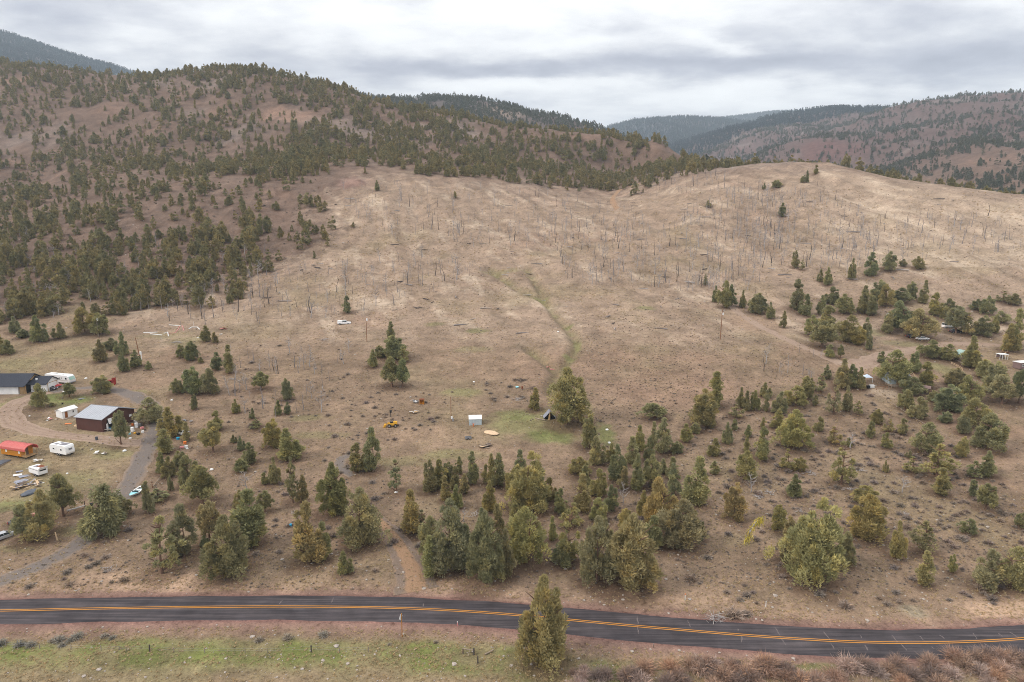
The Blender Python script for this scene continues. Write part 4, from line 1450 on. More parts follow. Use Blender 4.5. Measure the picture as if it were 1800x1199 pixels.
byk = {}
for rw in rows:
    byk.setdefault(rw[1], []).append(rw)
for key, L in byk.items():
    L.sort(key=lambda q: q[2])
    size, hue, form, rel, k = key
    lead = '%s %s %s juniper' % (size, hue, form)
    if len(L) == 1:
        L[0][0]['label'] = '%s %s %s' % (lead, rel, LANDMARKS[k][0])
    else:
        for q, rw in enumerate(L):
            rw[0]['label'] = '%s %s %s, %s to it' % (lead, rel, LANDMARKS[k][0], 'nearest' if q == 0 else ORD[q] if q < len(L) - 1 or q > 1 else 'farther from it')
            rw[0]['label'] = rw[0]['label'].replace('farther from it to it', 'the farther one')
SPECIAL = {(957, 1168): 'big brownish juniper alone below the road, hiding part of the asphalt', (997, 747): 'biggest olive juniper, sheltering the log hut beside the green patch',
           (188, 940): 'broad drooping juniper beside the gravel driveway below the boat', (1430, 1023): 'largest light green juniper of the dry slope above the road',
           (112, 910): 'leaning olive juniper with a thick bare red trunk by the driveway gate', (213, 783): 'bare-trunked juniper in front of the open door of the brown metal shop',
           (1224, 887): 'bright yellow-green upright juniper at the edge of the thicket', (1290, 916): 'rusty orange juniper right of the thicket', (1107, 1036): 'very wide brownish juniper of the thicket nearest the road',
           (697, 867): 'thin grey juniper standing alone beside the upper dirt track'}
for i, t in enumerate(tr):
    if (t[0], t[1]) in SPECIAL:
        rows[i][0]['label'] = SPECIAL[(t[0], t[1])]
NHAND = len(tr)
for rw in rows:
    rw[0]['group'] = 'junipers standing about the lots and yards'

# ------------------------------------------------------------------ woodland on the hills
ZZ = GZ.reshape(ny, na)
_el = (ZZ - CAM_H) / ax_y[:, None]
_run = np.maximum.accumulate(_el, 0)


def hidden_by(x, y):
    """metres by which the land in front hides the foot of a thing here"""
    iy = np.clip(np.searchsorted(ax_y, y) - 1, 0, ny - 1)
    ia = np.clip(np.searchsorted(ax_a, x / y), 0, na - 1)
    return (_run[iy, ia] - _el[iy, ia]) * y


DENS = [([(-2500, 600), (0, 575), (60, 570), (130, 560), (180, 565), (300, 555), (400, 525), (470, 480), (440, 430), (340, 400), (230, 420), (100, 400), (-2500, 420)], 165),
        ([(-2500, 420), (100, 400), (230, 420), (340, 400), (300, 330), (250, 300), (-2500, 300)], 50),
        ([(300, 400), (330, 330), (480, 320), (560, 350), (600, 385), (640, 400), (570, 440), (480, 478), (440, 430)], 30),
        ([(-2500, 300), (250, 300), (330, 330), (420, 270), (330, 200), (430, 100), (300, 80), (-2500, 40)], 66),
        ([(330, 335), (420, 262), (560, 232), (700, 190), (760, 200), (900, 228), (1000, 234), (1100, 246), (1250, 292), (1240, 306), (1150, 322), (1070, 344), (960, 331), (860, 317), (760, 312),
          (680, 299), (600, 300), (520, 335), (450, 300)], 95),
        ([(330, 215), (380, 90), (520, 90), (700, 150), (760, 150), (1000, 180), (1250, 260), (900, 235), (700, 200), (560, 235), (420, 265)], 90)]


def density(x, y, z):
    u, v = project(x, y, z)
    n1 = fbm(x, y, 120, 3, seed=71)
    n2 = fbm(x, y, 45, 3, seed=72)
    d = np.zeros(len(x))
    uu, vv = u + 26 * n2 + 20 * n1, v + 22 * n2
    near = y < 1250
    for P, val in DENS:
        ins = inpoly(uu, vv, P) & near
        d[ins] = val
    # hollow behind the pale hill
    yA = np.interp(np.clip(x / y, -1.74, 1.74), AG, rowA[0])
    strip = (u > 1130) & (y > yA + np.interp(u, [1130, 1240, 1400, 1470, 1540, 1800], [4, 6, 4, 2, 12, 20])) & (y < yA + 120) & (v < 420)
    d = np.where(strip, np.where((u > 1440) & (u < 1540), 45, 150), d)
    # far hills on the right, middle ridge and blue hills
    rf = (y >= yA + 120) & (u > 1240) & (y < 2600)
    d = np.where(rf, 36 + 70 * sstep(0.0, 0.5, n1) + 90 * sstep(420, 120, y - yA), d)
    d = np.where(rf & (v < 215), d * 0.6, d)
    mid = (y >= 1250) & (u <= 1240) & (y < 2600)
    d = np.where(mid, 150, d)
    d = np.where((y >= 2600), np.where(u < 700, 60, 75), d)
    d = d * np.where(y < 1250, 2.5, 1.5)
    bare = sstep(0.12, 0.45, -n1 - 0.45 * n2)
    d = d * (1 - np.where(v > 400, 0.45, 0.85) * bare * (y < 2600)) * (0.75 + 1.15 * sstep(-0.1, 0.5, n2))
    for (pu, pv, ru, rv) in ((500, 205, 70, 20), (120, 205, 60, 14), (45, 262, 60, 16), (1440, 258, 55, 14), (1725, 288, 70, 14), (330, 262, 40, 12), (610, 318, 40, 12)):
        d = np.where(((u - pu) / ru) ** 2 + ((v - pv) / rv) ** 2 < 1, d * 0.22, d)
    return d


def scatter_band(y0, y1, dmax, seed, amax=1.3):
    r = np.random.default_rng(seed)
    n = int(amax * (y1 ** 2 - y0 ** 2) * dmax / 1e4)
    y = np.sqrt(y0 ** 2 + r.random(n) * (y1 ** 2 - y0 ** 2))
    x = (r.random(n) * 2 - 1) * amax * y
    z = land_z(x, y)
    d = density(x, y, z)
    keep = (r.random(n) * dmax < d) & (hidden_by(x, y) < 22)
    return x[keep], y[keep], z[keep]


fx, fy, fz = [np.concatenate(q) for q in zip(scatter_band(255, 1250, 560, 1), scatter_band(1250, 2600, 210, 2))]
r = np.random.default_rng(77)
hN = np.clip(r.lognormal(1.90, 0.36, len(fx)), 2.2, 14)
hN *= np.where(fy < 460, 0.80, np.where(fy < 1250, 0.80, 0.84))
asp = r.uniform(1.05, 1.95, len(fx))
# keep clear of the hand-placed trees
mx = np.array(made)
ok = np.ones(len(fx), bool)
nearsel = fy < 560
for m_ in mx:
    ok &= (np.abs(fx - m_[0]) > 2.6) | (np.abs(fy - m_[1]) > 2.6)
fx, fy, fz, hN, asp = fx[ok], fy[ok], fz[ok], hN[ok], asp[ok]
fu, fv = project(fx, fy, fz)
big = hN / (fy * CP - (fz - CAM_H) * SP)
big = np.where((fu > -5) & (fu < 1805) & (hidden_by(fx, fy) < 1.0), big, 0)
order = np.argsort(-big)
NIND = 300 - NHAND if NHAND < 300 else 0
ind = order[:max(NIND, 0)]
for q, i in enumerate(ind):
    form = 'CCLRRC'[q % 6]
    o = add_tree(float(fx[i]), float(fy[i]), float(fz[i]), float(hN[i]), float(hN[i] / asp[i]), form, 'gydgbg'[(q * 5) % 6], seed=5000 + q)
    o['label'] = 'olive-green juniper among the close-set trees at the foot of the left hill'
    o['group'] = 'junipers crowded at the foot of the left hill'
rest = np.ones(len(fx), bool)
rest[ind] = False
# trees that stand just outside the photograph on both sides, so that the land goes on
no = 900
ro = np.random.default_rng(81)
oy = ro.uniform(112, 330, no)
oa = np.where(ro.random(no) < 0.5, ro.uniform(-1.35, -0.84, no), ro.uniform(0.84, 1.35, no))
ox = oa * oy
keep_ = (ro.random(no) < np.where(oa < 0, 0.16, 0.30)) & (fbm(ox, oy, 40, 3, seed=83) > -0.15) & (poly_dist(ox, oy, ROAD) > 9)
ou, ov = project(ox, oy, land_z(ox, oy))
keep_ &= (ou < -45) | (ou > 1850)
ox, oy = ox[keep_], oy[keep_]
fx, fy, fz = np.r_[fx, ox], np.r_[fy, oy], np.r_[fz, land_z(ox, oy)]
hN = np.r_[hN, ro.uniform(3.5, 10, len(ox))]
asp = np.r_[asp, ro.uniform(1.3, 2.0, len(ox))]
rest = np.r_[rest, np.ones(len(ox), bool)]
fu, fv = project(fx, fy, fz)
farsel = rest & ((fy > 1250) | ((fu > 1240) & (fy > 700)))
idx = np.nonzero(farsel)[0]
gn_scatter('far_woodland', np.stack([fx, fy, fz - 0.1], 1)[idx], np.stack([1.25 * hN / asp, 1.25 * hN / asp, 1.1 * hN], 1)[idx], r.random(len(idx)) * 6.28, r.integers(0, 6, len(idx)), FARWOOD)
tag(bpy.data.objects['far_woodland'], 'dark juniper woodland dotting the far hills')
idx = np.nonzero(rest & ~farsel)[0]
gn_scatter('juniper_woodland', np.stack([fx, fy, fz - 0.1], 1)[idx], np.stack([1.08 * hN / asp, 1.08 * hN / asp, hN], 1)[idx], r.random(len(idx)) * 6.28, r.integers(0, 6, len(idx)), WOOD)
tag(bpy.data.objects['juniper_woodland'], 'olive juniper woodland scattered over the hills')
bx, by, bz = scatter_band(2600, 6300, 75, 3, 1.15)
bu, bv = project(bx, by, bz)
hF = np.random.default_rng(78).uniform(9, 20, len(bx))
gn_scatter('fir_forest', np.stack([bx, by, bz], 1), np.stack([hF / 2.0, hF / 2.0, hF], 1), RNG.random(len(bx)) * 6.28, RNG.integers(0, 3, len(bx)), FIRS)
tag(bpy.data.objects['fir_forest'], 'dark fir forest on the far blue hills')
print('TREES', NHAND, len(ind), len(idx), len(bx))

# ------------------------------------------------------------------ burned trees on the pale slope
SNAGZ = [([(600, 330), (760, 320), (1100, 360), (1180, 420), (900, 440), (640, 420)], 70), ([(930, 380), (1180, 400), (1260, 330), (1420, 340), (1330, 520), (1000, 500)], 130),
         ([(1250, 330), (1430, 320), (1560, 420), (1500, 480), (1330, 470)], 100), ([(1430, 380), (1760, 380), (1800, 440), (1500, 470)], 70), ([(430, 480), (800, 440), (850, 480), (640, 560), (430, 560)], 60),
         ([(270, 530), (480, 490), (470, 570), (290, 575)], 60), ([(400, 600), (620, 620), (560, 740), (400, 740)], 22), ([(1140, 300), (1300, 296), (1260, 340), (1080, 350)], 160),
         ([(1340, 600), (1480, 640), (1440, 690), (1340, 680)], 14)]
SNAG_WHERE = ['on the slope below the woodland edge', 'in the middle of the burn', 'below the crest of the pale hill', 'on the hill\'s right shoulder',
              'above the slim utility pole', 'near the white pipes', 'left of the clump', 'in the wooded saddle',
              'on the shrubby knoll']
su, sv, sk = [], [], []
for k, (P, dens) in enumerate(SNAGZ):
    P_ = np.array(P, float)
    n = 6000
    uu = RNG.uniform(P_[:, 0].min(), P_[:, 0].max(), n)
    vv = RNG.uniform(P_[:, 1].min(), P_[:, 1].max(), n)
    ins = inpoly(uu, vv, P)
    area = ins.mean() * np.ptp(P_[:, 0]) * np.ptp(P_[:, 1])
    cnt = int(area / 1e4 * dens * 0.95)
    c = np.nonzero(ins)[0][:cnt]
    su.append(uu[c])
    sv.append(vv[c])
    sk.append(np.full(len(c), k))
su, sv, sk = np.concatenate(su), np.concatenate(sv), np.concatenate(sk)
sx, sy, sz = ground_at(su, sv)
g = np.isfinite(sy) & (sy < 750)
sx, sy, sz, sk = sx[g], sy[g], sz[g], sk[g]
su_, sv_ = su[g], sv[g]
SNAG_MID = [np.median(sv_[sk == k]) if (sk == k).any() else 0 for k in range(len(SNAGZ))]
SNAG_MU = [np.median(su_[sk == k]) if (sk == k).any() else 0 for k in range(len(SNAGZ))]
sz = land_z(sx, sy)
sh = np.clip(np.random.default_rng(4).lognormal(1.45, 0.4, len(sx)), 1.4, 8.5)
order = np.argsort(-(sh / sy))
rr = np.random.default_rng(9)
which = rr.choice(9, len(sx), p=[0.10, 0.12, 0.14, 0.07, 0.08, 0.14, 0.10, 0.11, 0.14])
SNAGL = {}
for q in order[:300]:
    o = link('burned_tree', SNAGS[int(which[q])], None, (float(sx[q]), float(sy[q]), float(sz[q])))
    o.rotation_euler = (rr.normal(0, 0.06), rr.normal(0, 0.06), rr.random() * 6.28)
    o.scale = (float(sh[q]) * rr.uniform(0.8, 1.4),) * 2 + (float(sh[q]),)
    kind = ('bare burned trunk', 'stubby burned trunk', 'grey leafless tree')[int(which[q]) % 3]
    kk, rel, _ = where(float(sx[q]), float(sy[q]))
    big_ = 'short' if sh[q] < 3.5 else 'tall' if sh[q] > 5.2 else 'mid-height'
    lab = '%s %s %s%s' % (big_, kind, SNAG_WHERE[int(sk[q])], '' if int(sk[q]) not in (0, 1, 2, 3, 4) else (', upper', ', lower')[int(sv_[q] > SNAG_MID[int(sk[q])])] + (' left' if su_[q] < SNAG_MU[int(sk[q])] else ' right'))
    SNAGL.setdefault(lab, []).append((float(sx[q]), o))
for lab, Ls in SNAGL.items():
    for q, (_, o) in enumerate(sorted(Ls, key=lambda e: e[0])):
        tag(o, lab, 'dead tree', 'burned trees left standing by the fire')
number_from_left([o for Ls in SNAGL.values() for _, o in Ls])
q = order[300:]
if len(q):
    gn_scatter('burned_trees', np.stack([sx, sy, sz], 1)[q], np.stack([sh, sh, sh], 1)[q], rr.random(len(q)) * 6.28, which[q], SNAGS)
    tag(bpy.data.objects['burned_trees'], 'small burned trunks scattered over the pale slope')
# dead trees that stand out
for (u, v, hp, wd, st, lab) in [(434, 868, 39, 1.5, 2, 'grey leafless tree above the front row of junipers'), (1586, 866, 30, 1.6, 2, 'grey leafless juniper among sagebrush right of the light green juniper'),
                                (331, 553, 30, 1.2, 1, 'blackened trunk above the white pipes, first of two'), (354, 553, 32, 1.3, 1, 'blackened trunk above the white pipes, with branch stubs'),
                                (1346, 640, 30, 1.2, 2, 'grey leafless tree on the knoll nearest the lot corner'), (1370, 655, 22, 1.0, 2, 'small grey leafless tree on the knoll behind the round junipers'),
                                (545, 645, 26, 1.8, 2, 'wide grey leafless tree above the bare-trunked juniper'), (565, 725, 42, 1.2, 2, 'tall grey leafless tree beside the slope of brush piles'),
                                (815, 918, 26, 1.3, 2, 'grey dead trunk inside the thicket'), (1495, 790, 30, 1.8, 2, 'wide grey leafless juniper between sagebrush clumps'),
                                (1095, 888, 40, 1.0, 2, 'pale leafless tree in the gap of the thicket'), (1320, 866, 34, 1.3, 2, 'grey bare tree under the olive juniper')]:
    x, y, z = gpt(u, v)
    h = float(dz_at(v - hp, y)) + CAM_H - z
    o = link('dead_tree', SNAGS[(0, 1, 2)[st] + 3 * (u % 3)], None, (x, y, float(land_z([x], [y])[0])), u * 0.7)
    o.scale = (h * wd, h * wd, h)
    tag(o, lab, 'dead tree')

# ------------------------------------------------------------------ sagebrush
SAGEZ = [([(1240, 720), (1480, 690), (1560, 700), (1800, 880), (1800, 1000), (1500, 930), (1300, 900), (1200, 830)], 42, 'dark sagebrush on the dry slope under the scattered junipers on the right'),
         ([(1180, 900), (1500, 960), (1800, 1000), (1800, 1060), (1400, 1080), (1180, 1040)], 9, 'dark sagebrush on the bare slope above the road bend'),
         ([(620, 690), (800, 690), (760, 760), (600, 800)], 44, 'grey sagebrush around the yellow loader'), ([(850, 640), (960, 660), (920, 700), (850, 710)], 40, 'dark sagebrush by the dark brush pile'),
         ([(1020, 860), (1140, 850), (1180, 940), (1060, 940)], 30, 'dark sagebrush between the thicket junipers'), ([(400, 740), (640, 740), (720, 960), (480, 960), (400, 880)], 12, 'dark sagebrush among the front junipers'),
         ([(400, 600), (620, 600), (600, 740), (400, 740)], 14, 'dark sagebrush on the brown slope left of the juniper clump'), ([(130, 940), (240, 930), (230, 1030), (100, 1030)], 16, 'dark sagebrush between the driveway and the road'),
         ([(0, 300), (300, 260), (560, 290), (600, 360), (560, 420), (300, 540), (0, 560)], 26, 'dark brush on the stony ground of the left hill'), ([(1040, 690), (1240, 640), (1400, 640), (1240, 760), (1040, 750)], 40, 'low brush on the reddish knoll')]
gu, gv, gk = [], [], []
for k, (P, dens, lab) in enumerate(SAGEZ):
    P_ = np.array(P, float)
    n = 9000
    uu, vv = RNG.uniform(P_[:, 0].min(), P_[:, 0].max(), n), RNG.uniform(P_[:, 1].min(), P_[:, 1].max(), n)
    ins = inpoly(uu, vv, P)
    cnt = int(ins.mean() * np.ptp(P_[:, 0]) * np.ptp(P_[:, 1]) / 1e4 * dens)
    c = np.nonzero(ins)[0][:cnt]
    gu.append(uu[c])
    gv.append(vv[c])
    gk.append(np.full(len(c), k))
gu, gv, gk = np.concatenate(gu), np.concatenate(gv), np.concatenate(gk)
sx, sy, sz = ground_at(gu, gv)
g = np.isfinite(sy) & (sy < 900)
sx, sy, gk = sx[g], sy[g], gk[g]
sz = land_z(sx, sy)
rr = np.random.default_rng(14)
sw = np.clip(rr.lognormal(0.10, 0.35, len(sx)), 0.55, 2.0)
sw[gk == 9] *= 0.55
sw[gk == 8] *= 1.1
order = np.argsort(-(sw / sy))
SAGEO = []
for q in order[:240]:
    o = link('sagebrush', SAGE[int(rr.integers(4))], None, (float(sx[q]), float(sy[q]), float(sz[q])), float(rr.random() * 6.28))
    s = float(sw[q])
    o.scale = (s, s, s * 0.62)
    k = rr.uniform(0.7, 1.05)
    o.color = (k, k, k * rr.uniform(0.95, 1.1), 1)
    kk, rel, _ = where(float(sx[q]), float(sy[q]))
    lab = '%s %s sagebrush %s %s' % ('wide' if s > 1.5 else 'small' if s < 1.15 else 'middling', 'paler' if k > 0.88 else 'darker', rel, LANDMARKS[kk][0])
    tag(o, lab, 'shrub', 'sagebrush clumps')
    SAGEO.append(o)
q = order[240:]
gn_scatter('low_brush', np.stack([sx, sy, sz], 1)[q], np.stack([sw, sw, sw * 0.62], 1)[q], rr.random(len(q)) * 6.28, rr.integers(0, 4, len(q)), SAGE)
tag(bpy.data.objects['low_brush'], 'small dark brush over the slopes')
HANDSAGE = [(2, 1133, 20, 'p'), (35, 1135, 20, 'p'), (54, 1136, 18, 'p'), (92, 1128, 12, 'p'), (104, 1127, 20, 'p'), (109, 1136, 13, 'p'), (123, 1128, 14, 'p'), (136, 1121, 20, 'p'), (184, 1120, 14, 'p'), (198, 1123, 13, 'p'),
            (16, 1000, 0, ''), (52, 1033, 16, 'd'), (122, 1030, 16, 'd'), (186, 982, 16, 'd'), (1215, 1020, 26, 'd'), (1243, 982, 16, 'd'), (1240, 942, 16, 'd'), (1290, 1085, 34, 'd'), (1312, 1082, 20, 'd'),
            (1487, 1068, 26, 'd'), (1441, 1047, 20, 'd'), (1691, 950, 18, 'd'), (1748, 890, 18, 'd'), (715, 1018, 0, ''), (660, 1005, 14, 'd'), (737, 961, 18, 'd'), (450, 976, 16, 'd'), (490, 972, 14, 'd'), (478, 1012, 0, ''),
            (455, 1127, 16, 'p'), (505, 1123, 18, 'p'), (568, 1118, 18, 'p'), (685, 1134, 8, 'p'), (766, 1130, 9, 'p')]
for n_, (u, v, wp, c) in enumerate(HANDSAGE):
    if not wp:
        continue
    x, y, z = gpt(u, v)
    dep = y * CP - (z - CAM_H) * SP
    w = wp / FPX * dep
    me = SAGEP[n_ % 3] if c == 'p' else SAGE[n_ % 4]
    o = link('rabbitbrush' if c == 'p' else 'sagebrush', me, None, (x, y, float(land_z([x], [y])[0])), n_ * 1.3)
    o.scale = (w, w, w * 0.68)
    if c == 'p':
        tag(o, 'pale grey shrub on the road bank above the wire fence', 'shrub', 'pale shrubs on the road bank')
        SAGEO.append(o)
    else:
        kk, rel, _ = where(x, y)
        tag(o, 'twiggy sagebrush on bare ground %s %s' % (rel, LANDMARKS[kk][0]), 'shrub', 'sagebrush clumps')
        SAGEO.append(o)
number_from_left(SAGEO)

# reddish bare willows along the ditch at the lower right
rr = np.random.default_rng(21)
WILO = []
for n_ in range(120):
    u = rr.uniform(1000, 1815)
    v = 1168 + 50 * rr.random() ** 1.2 - (10 * sstep(1500, 1700, u) if u > 1500 else 0) + (8 if u < 1200 else 0)
    if 1390 < u < 1480 and v < 1186:
        v += 24
    x, y, z = gpt(u, v)
    s = rr.uniform(1.3, 2.9)
    o = link('willow_shrub', WILLOW[n_ % 4], None, (x, y, float(land_z([x], [y])[0])), rr.random() * 6.28)
    o.scale = (s * 1.25, s * 1.25, s * 0.8)
    k = rr.random()
    o.color = ((1, 0.92, 0.88, 1), (1.25, 1.3, 1.4, 1), (0.7, 0.72, 0.78, 1), (1.15, 1.05, 0.95, 1))[int(rr.integers(4))]
    part_ = ('near the lone roadside juniper', 'below the start of the road bend', 'beside the green ditch patch', 'below the cracked asphalt of the bend')[min(int((u - 1010) / 198), 3)]
    cl_ = {1.0: 'reddish', 1.25: 'pale pinkish-grey', 0.7: 'dark red-brown', 1.15: 'tan'}[round(o.color[0], 2)]
    lab = '%s leafless willow shrub %s' % (cl_, part_)
    tag(o, lab, 'shrub', 'leafless willows in the ditch below the road')
    WILO.append(o)
number_from_left(WILO)

# ------------------------------------------------------------------ bunchgrass and stones over the near land
n = 70000
rr = np.random.default_rng(31)
uu, vv = rr.uniform(-60, 1860, n), 330 + 890 * rr.random(n) ** 0.85
gx, gy, gz = ground_at(uu, vv)
keep = np.isfinite(gy) & (gy < 640)
rdist = np.full(n, 99.0)
nr = keep & (gy < 150)
rdist[nr] = poly_dist(gx[nr], gy[nr], ROAD)
keep &= (rdist > 5.4) & ~inpoly(uu, vv, [(-900, 560), (0, 560), (300, 520), (440, 470), (600, 400), (600, 335), (680, 290), (-900, 200)])
nn = fbm(gx, np.nan_to_num(gy), 25, 3, seed=90)
keep &= rr.random(n) < 0.35 + 1.0 * sstep(-0.2, 0.5, nn)
gx, gy = gx[keep], gy[keep]
gz = land_z(gx, gy)
s = rr.uniform(0.18, 0.6, len(gx)) * (1 + 1.6 * sstep(150, 480, gy))
gn_scatter('bunchgrass', np.stack([gx, gy, gz], 1), np.stack([s * 1.2, s * 1.2, s * 0.7], 1), rr.random(len(gx)) * 6.28, rr.integers(0, 4, len(gx)), STRAWT)
tag(bpy.data.objects['bunchgrass'], 'dry bunchgrass tufts over the ground')
n = 5200
uu, vv = rr.uniform(-60, 1860, n), 380 + 830 * rr.random(n) ** 0.9
gx, gy, gz = ground_at(uu, vv)
keep = np.isfinite(gy) & (gy < 560)
nr = keep & (gy < 150)
rdist = np.full(n, 99.0)
rdist[nr] = poly_dist(gx[nr], gy[nr], ROAD)
keep &= rdist > 4.6
gx, gy = gx[keep], gy[keep]
gz = land_z(gx, gy)
s = np.clip(rr.lognormal(-1.5, 0.5, len(gx)), 0.08, 0.9) * (1 + 1.2 * sstep(200, 450, gy))
gn_scatter('stones', np.stack([gx, gy, gz + 0.02], 1), np.stack([s, s, s], 1), rr.random(len(gx)) * 6.28, rr.integers(0, 4, len(gx)), ROCKS)
tag(bpy.data.objects['stones'], 'loose pale stones over the ground')

# small dark brush thick on the knoll and the stony slopes
n = 42000
rr = np.random.default_rng(35)
uu, vv = rr.uniform(-60, 1860, n), 320 + 740 * rr.random(n)
gx, gy, gz = ground_at(uu, vv)
keep = np.isfinite(gy) & (gy < 640) & (gy > 112)
nn = fbm(gx, np.nan_to_num(gy), 30, 4, seed=93)
pr = 0.10 + 0.35 * sstep(0.0, 0.5, nn)
pr = np.where(inpoly(uu, vv, [(1000, 640), (1060, 560), (1200, 515), (1420, 640), (1440, 680), (1240, 760), (1040, 740)]), 0.75, pr)
pr = np.where(inpoly(uu, vv, [(1000, 830), (1240, 700), (1480, 690), (1800, 880), (1800, 1060), (1250, 1040)]), 0.42, pr)
pr = np.where(inpoly(uu, vv, [(0, 600), (260, 600), (260, 900), (0, 980)]), 0.03, pr)
keep &= rr.random(n) < pr
for (u0, v0, u1, v1) in ((690, 745, 1010, 800),):
    keep &= ~((uu > u0) & (uu < u1) & (vv > v0) & (vv < v1))
gx, gy = gx[keep], gy[keep]
s = rr.uniform(0.22, 0.6, len(gx)) * (1 + 0.5 * sstep(200, 420, gy))
gn_scatter('ground_brush', np.stack([gx, gy, land_z(gx, gy)], 1), np.stack([s, s, s * 0.6], 1), rr.random(len(gx)) * 6.28, rr.integers(0, 4, len(gx)), SAGE)
tag(bpy.data.objects['ground_brush'], 'low grey-brown brush dotting the ground')
sel = (fv > 410) & (fv < 575) & (fu < 480)
ii = np.nonzero(sel)[0]
ii = ii[rr.random(len(ii)) < 0.28]
dx_, dy_ = rr.normal(0, 5, len(ii)), rr.normal(0, 5, len(ii))
px_, py_ = fx[ii] + dx_, fy[ii] + dy_
hs = rr.uniform(3, 7, len(ii))
gn_scatter('dead_junipers', np.stack([px_, py_, land_z(px_, py_)], 1), np.stack([hs * 1.3, hs * 1.3, hs], 1), rr.random(len(ii)) * 6.28, rr.integers(6, 9, len(ii)), SNAGS)
tag(bpy.data.objects['dead_junipers'], 'grey dead junipers among the live trees of the left hill foot')

# needle litter and contact shade painted into the ground under each juniper
DUFF_SHADE = np.array([0.115, 0.072, 0.048])
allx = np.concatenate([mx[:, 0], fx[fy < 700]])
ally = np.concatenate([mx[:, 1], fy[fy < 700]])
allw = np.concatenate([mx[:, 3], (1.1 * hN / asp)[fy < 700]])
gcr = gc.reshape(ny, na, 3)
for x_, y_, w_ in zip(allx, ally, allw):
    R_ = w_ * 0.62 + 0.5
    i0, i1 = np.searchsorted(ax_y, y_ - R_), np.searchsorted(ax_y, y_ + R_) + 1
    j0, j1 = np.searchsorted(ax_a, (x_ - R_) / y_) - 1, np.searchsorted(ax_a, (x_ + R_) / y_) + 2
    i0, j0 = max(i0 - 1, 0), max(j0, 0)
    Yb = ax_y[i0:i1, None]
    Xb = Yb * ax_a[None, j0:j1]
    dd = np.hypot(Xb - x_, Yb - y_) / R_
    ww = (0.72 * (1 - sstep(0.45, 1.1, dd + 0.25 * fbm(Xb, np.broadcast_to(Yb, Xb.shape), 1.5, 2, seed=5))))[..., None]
    gcr[i0:i1, j0:j1] = gcr[i0:i1, j0:j1] * (1 - ww) + DUFF_SHADE * ww
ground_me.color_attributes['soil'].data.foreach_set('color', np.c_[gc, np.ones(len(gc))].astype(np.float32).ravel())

# ------------------------------------------------------------------ buildings, vehicles and yard things
M_BROWNSIDING = flat_mat('dark brown metal siding', (0.085, 0.036, 0.028), 0.6, 0.10, 0.6)
M_GREYROOF = flat_mat('galvanised roof', (0.36, 0.37, 0.40), 0.45, 0.08, 0.5, spec=0.4)
M_WHITE = flat_mat('white paint', (0.74, 0.73, 0.71), 0.6, 0.08, 0.8)
M_WHITEGLOSS = flat_mat('white fibreglass', (0.78, 0.77, 0.76), 0.35, 0.06, 0.6, spec=0.5)
M_DARK = flat_mat('opening shade black', (0.012, 0.011, 0.011), 0.9, 0.2, 1.0)  # shade inside openings put in as a near-black colour
M_GLASS = flat_mat('dark window glass', (0.03, 0.036, 0.04), 0.12, 0.05, 1.0, spec=0.6)
M_GREENGLASS = flat_mat('pale green windscreen', (0.33, 0.47, 0.40), 0.1, 0.05, 1.0, spec=0.6)
M_SHINGLE = flat_mat('charcoal shingles', (0.040, 0.043, 0.056), 0.9, 0.2, 2.5, bump=0.4)
M_TIMBER = flat_mat('tan timber', (0.40, 0.26, 0.13), 0.8, 0.18, 1.5)
M_ORANGEWOOD = flat_mat('varnished orange planks', (0.50, 0.20, 0.025), 0.55, 0.16, 1.2)
M_REDROOF = flat_mat('faded red metal roof', (0.52, 0.115, 0.10), 0.5, 0.08, 0.7, spec=0.4)
M_RED = flat_mat('red paint', (0.48, 0.018, 0.020), 0.3, 0.08, 1.0, spec=0.5)
M_DKRED = flat_mat('barn red boards', (0.28, 0.030, 0.024), 0.8, 0.15, 1.0)
M_BLACK = flat_mat('black rubber', (0.018, 0.018, 0.019), 0.85, 0.15, 2.0)
M_CHROME = flat_mat('grey metal', (0.42, 0.42, 0.44), 0.35, 0.08, 1.0, metal=0.7)
M_SILVER = flat_mat('silver car paint', (0.50, 0.51, 0.53), 0.3, 0.05, 1.0, metal=0.4, spec=0.5)
M_DKCAR = flat_mat('dark car paint', (0.028, 0.022, 0.028), 0.25, 0.05, 1.0, spec=0.5)
M_GREYPATCH = flat_mat('grey roof coating', (0.21, 0.20, 0.22), 0.8, 0.3, 2.0)
M_SHEET = flat_mat('grey sheet metal', (0.27, 0.28, 0.33), 0.4, 0.15, 1.0, spec=0.4)
M_TARP = flat_mat('dark blue-grey tarpaulin', (0.075, 0.085, 0.105), 0.5, 0.25, 1.5, spec=0.4)
M_OLDWOOD = flat_mat('weathered boards', (0.30, 0.235, 0.18), 0.9, 0.25, 1.5)
M_PALEWOOD = flat_mat('pale bare planks', (0.56, 0.40, 0.25), 0.85, 0.15, 1.5)
M_DKWOOD = flat_mat('dark old planks', (0.13, 0.095, 0.075), 0.9, 0.25, 1.5)
M_YELLOW2 = flat_mat('yellow machine paint', (0.62, 0.33, 0.03), 0.5, 0.15, 1.5)
M_RUST = flat_mat('rusted iron', (0.20, 0.065, 0.03), 0.9, 0.3, 2.0)
M_AQUA = flat_mat('pale aqua gelcoat', (0.30, 0.62, 0.68), 0.35, 0.08, 1.0, spec=0.5)
M_BLUE = flat_mat('bright blue plastic', (0.02, 0.33, 0.55), 0.45, 0.06, 1.0, spec=0.4)
M_ORANGEP = flat_mat('orange plastic', (0.72, 0.20, 0.05), 0.5, 0.08, 1.0)
M_PINK = flat_mat('pink plastic', (0.66, 0.26, 0.25), 0.5, 0.08, 1.0)
M_GREENROOF = flat_mat('pale green metal roof', (0.28, 0.40, 0.36), 0.5, 0.08, 0.6, spec=0.4)
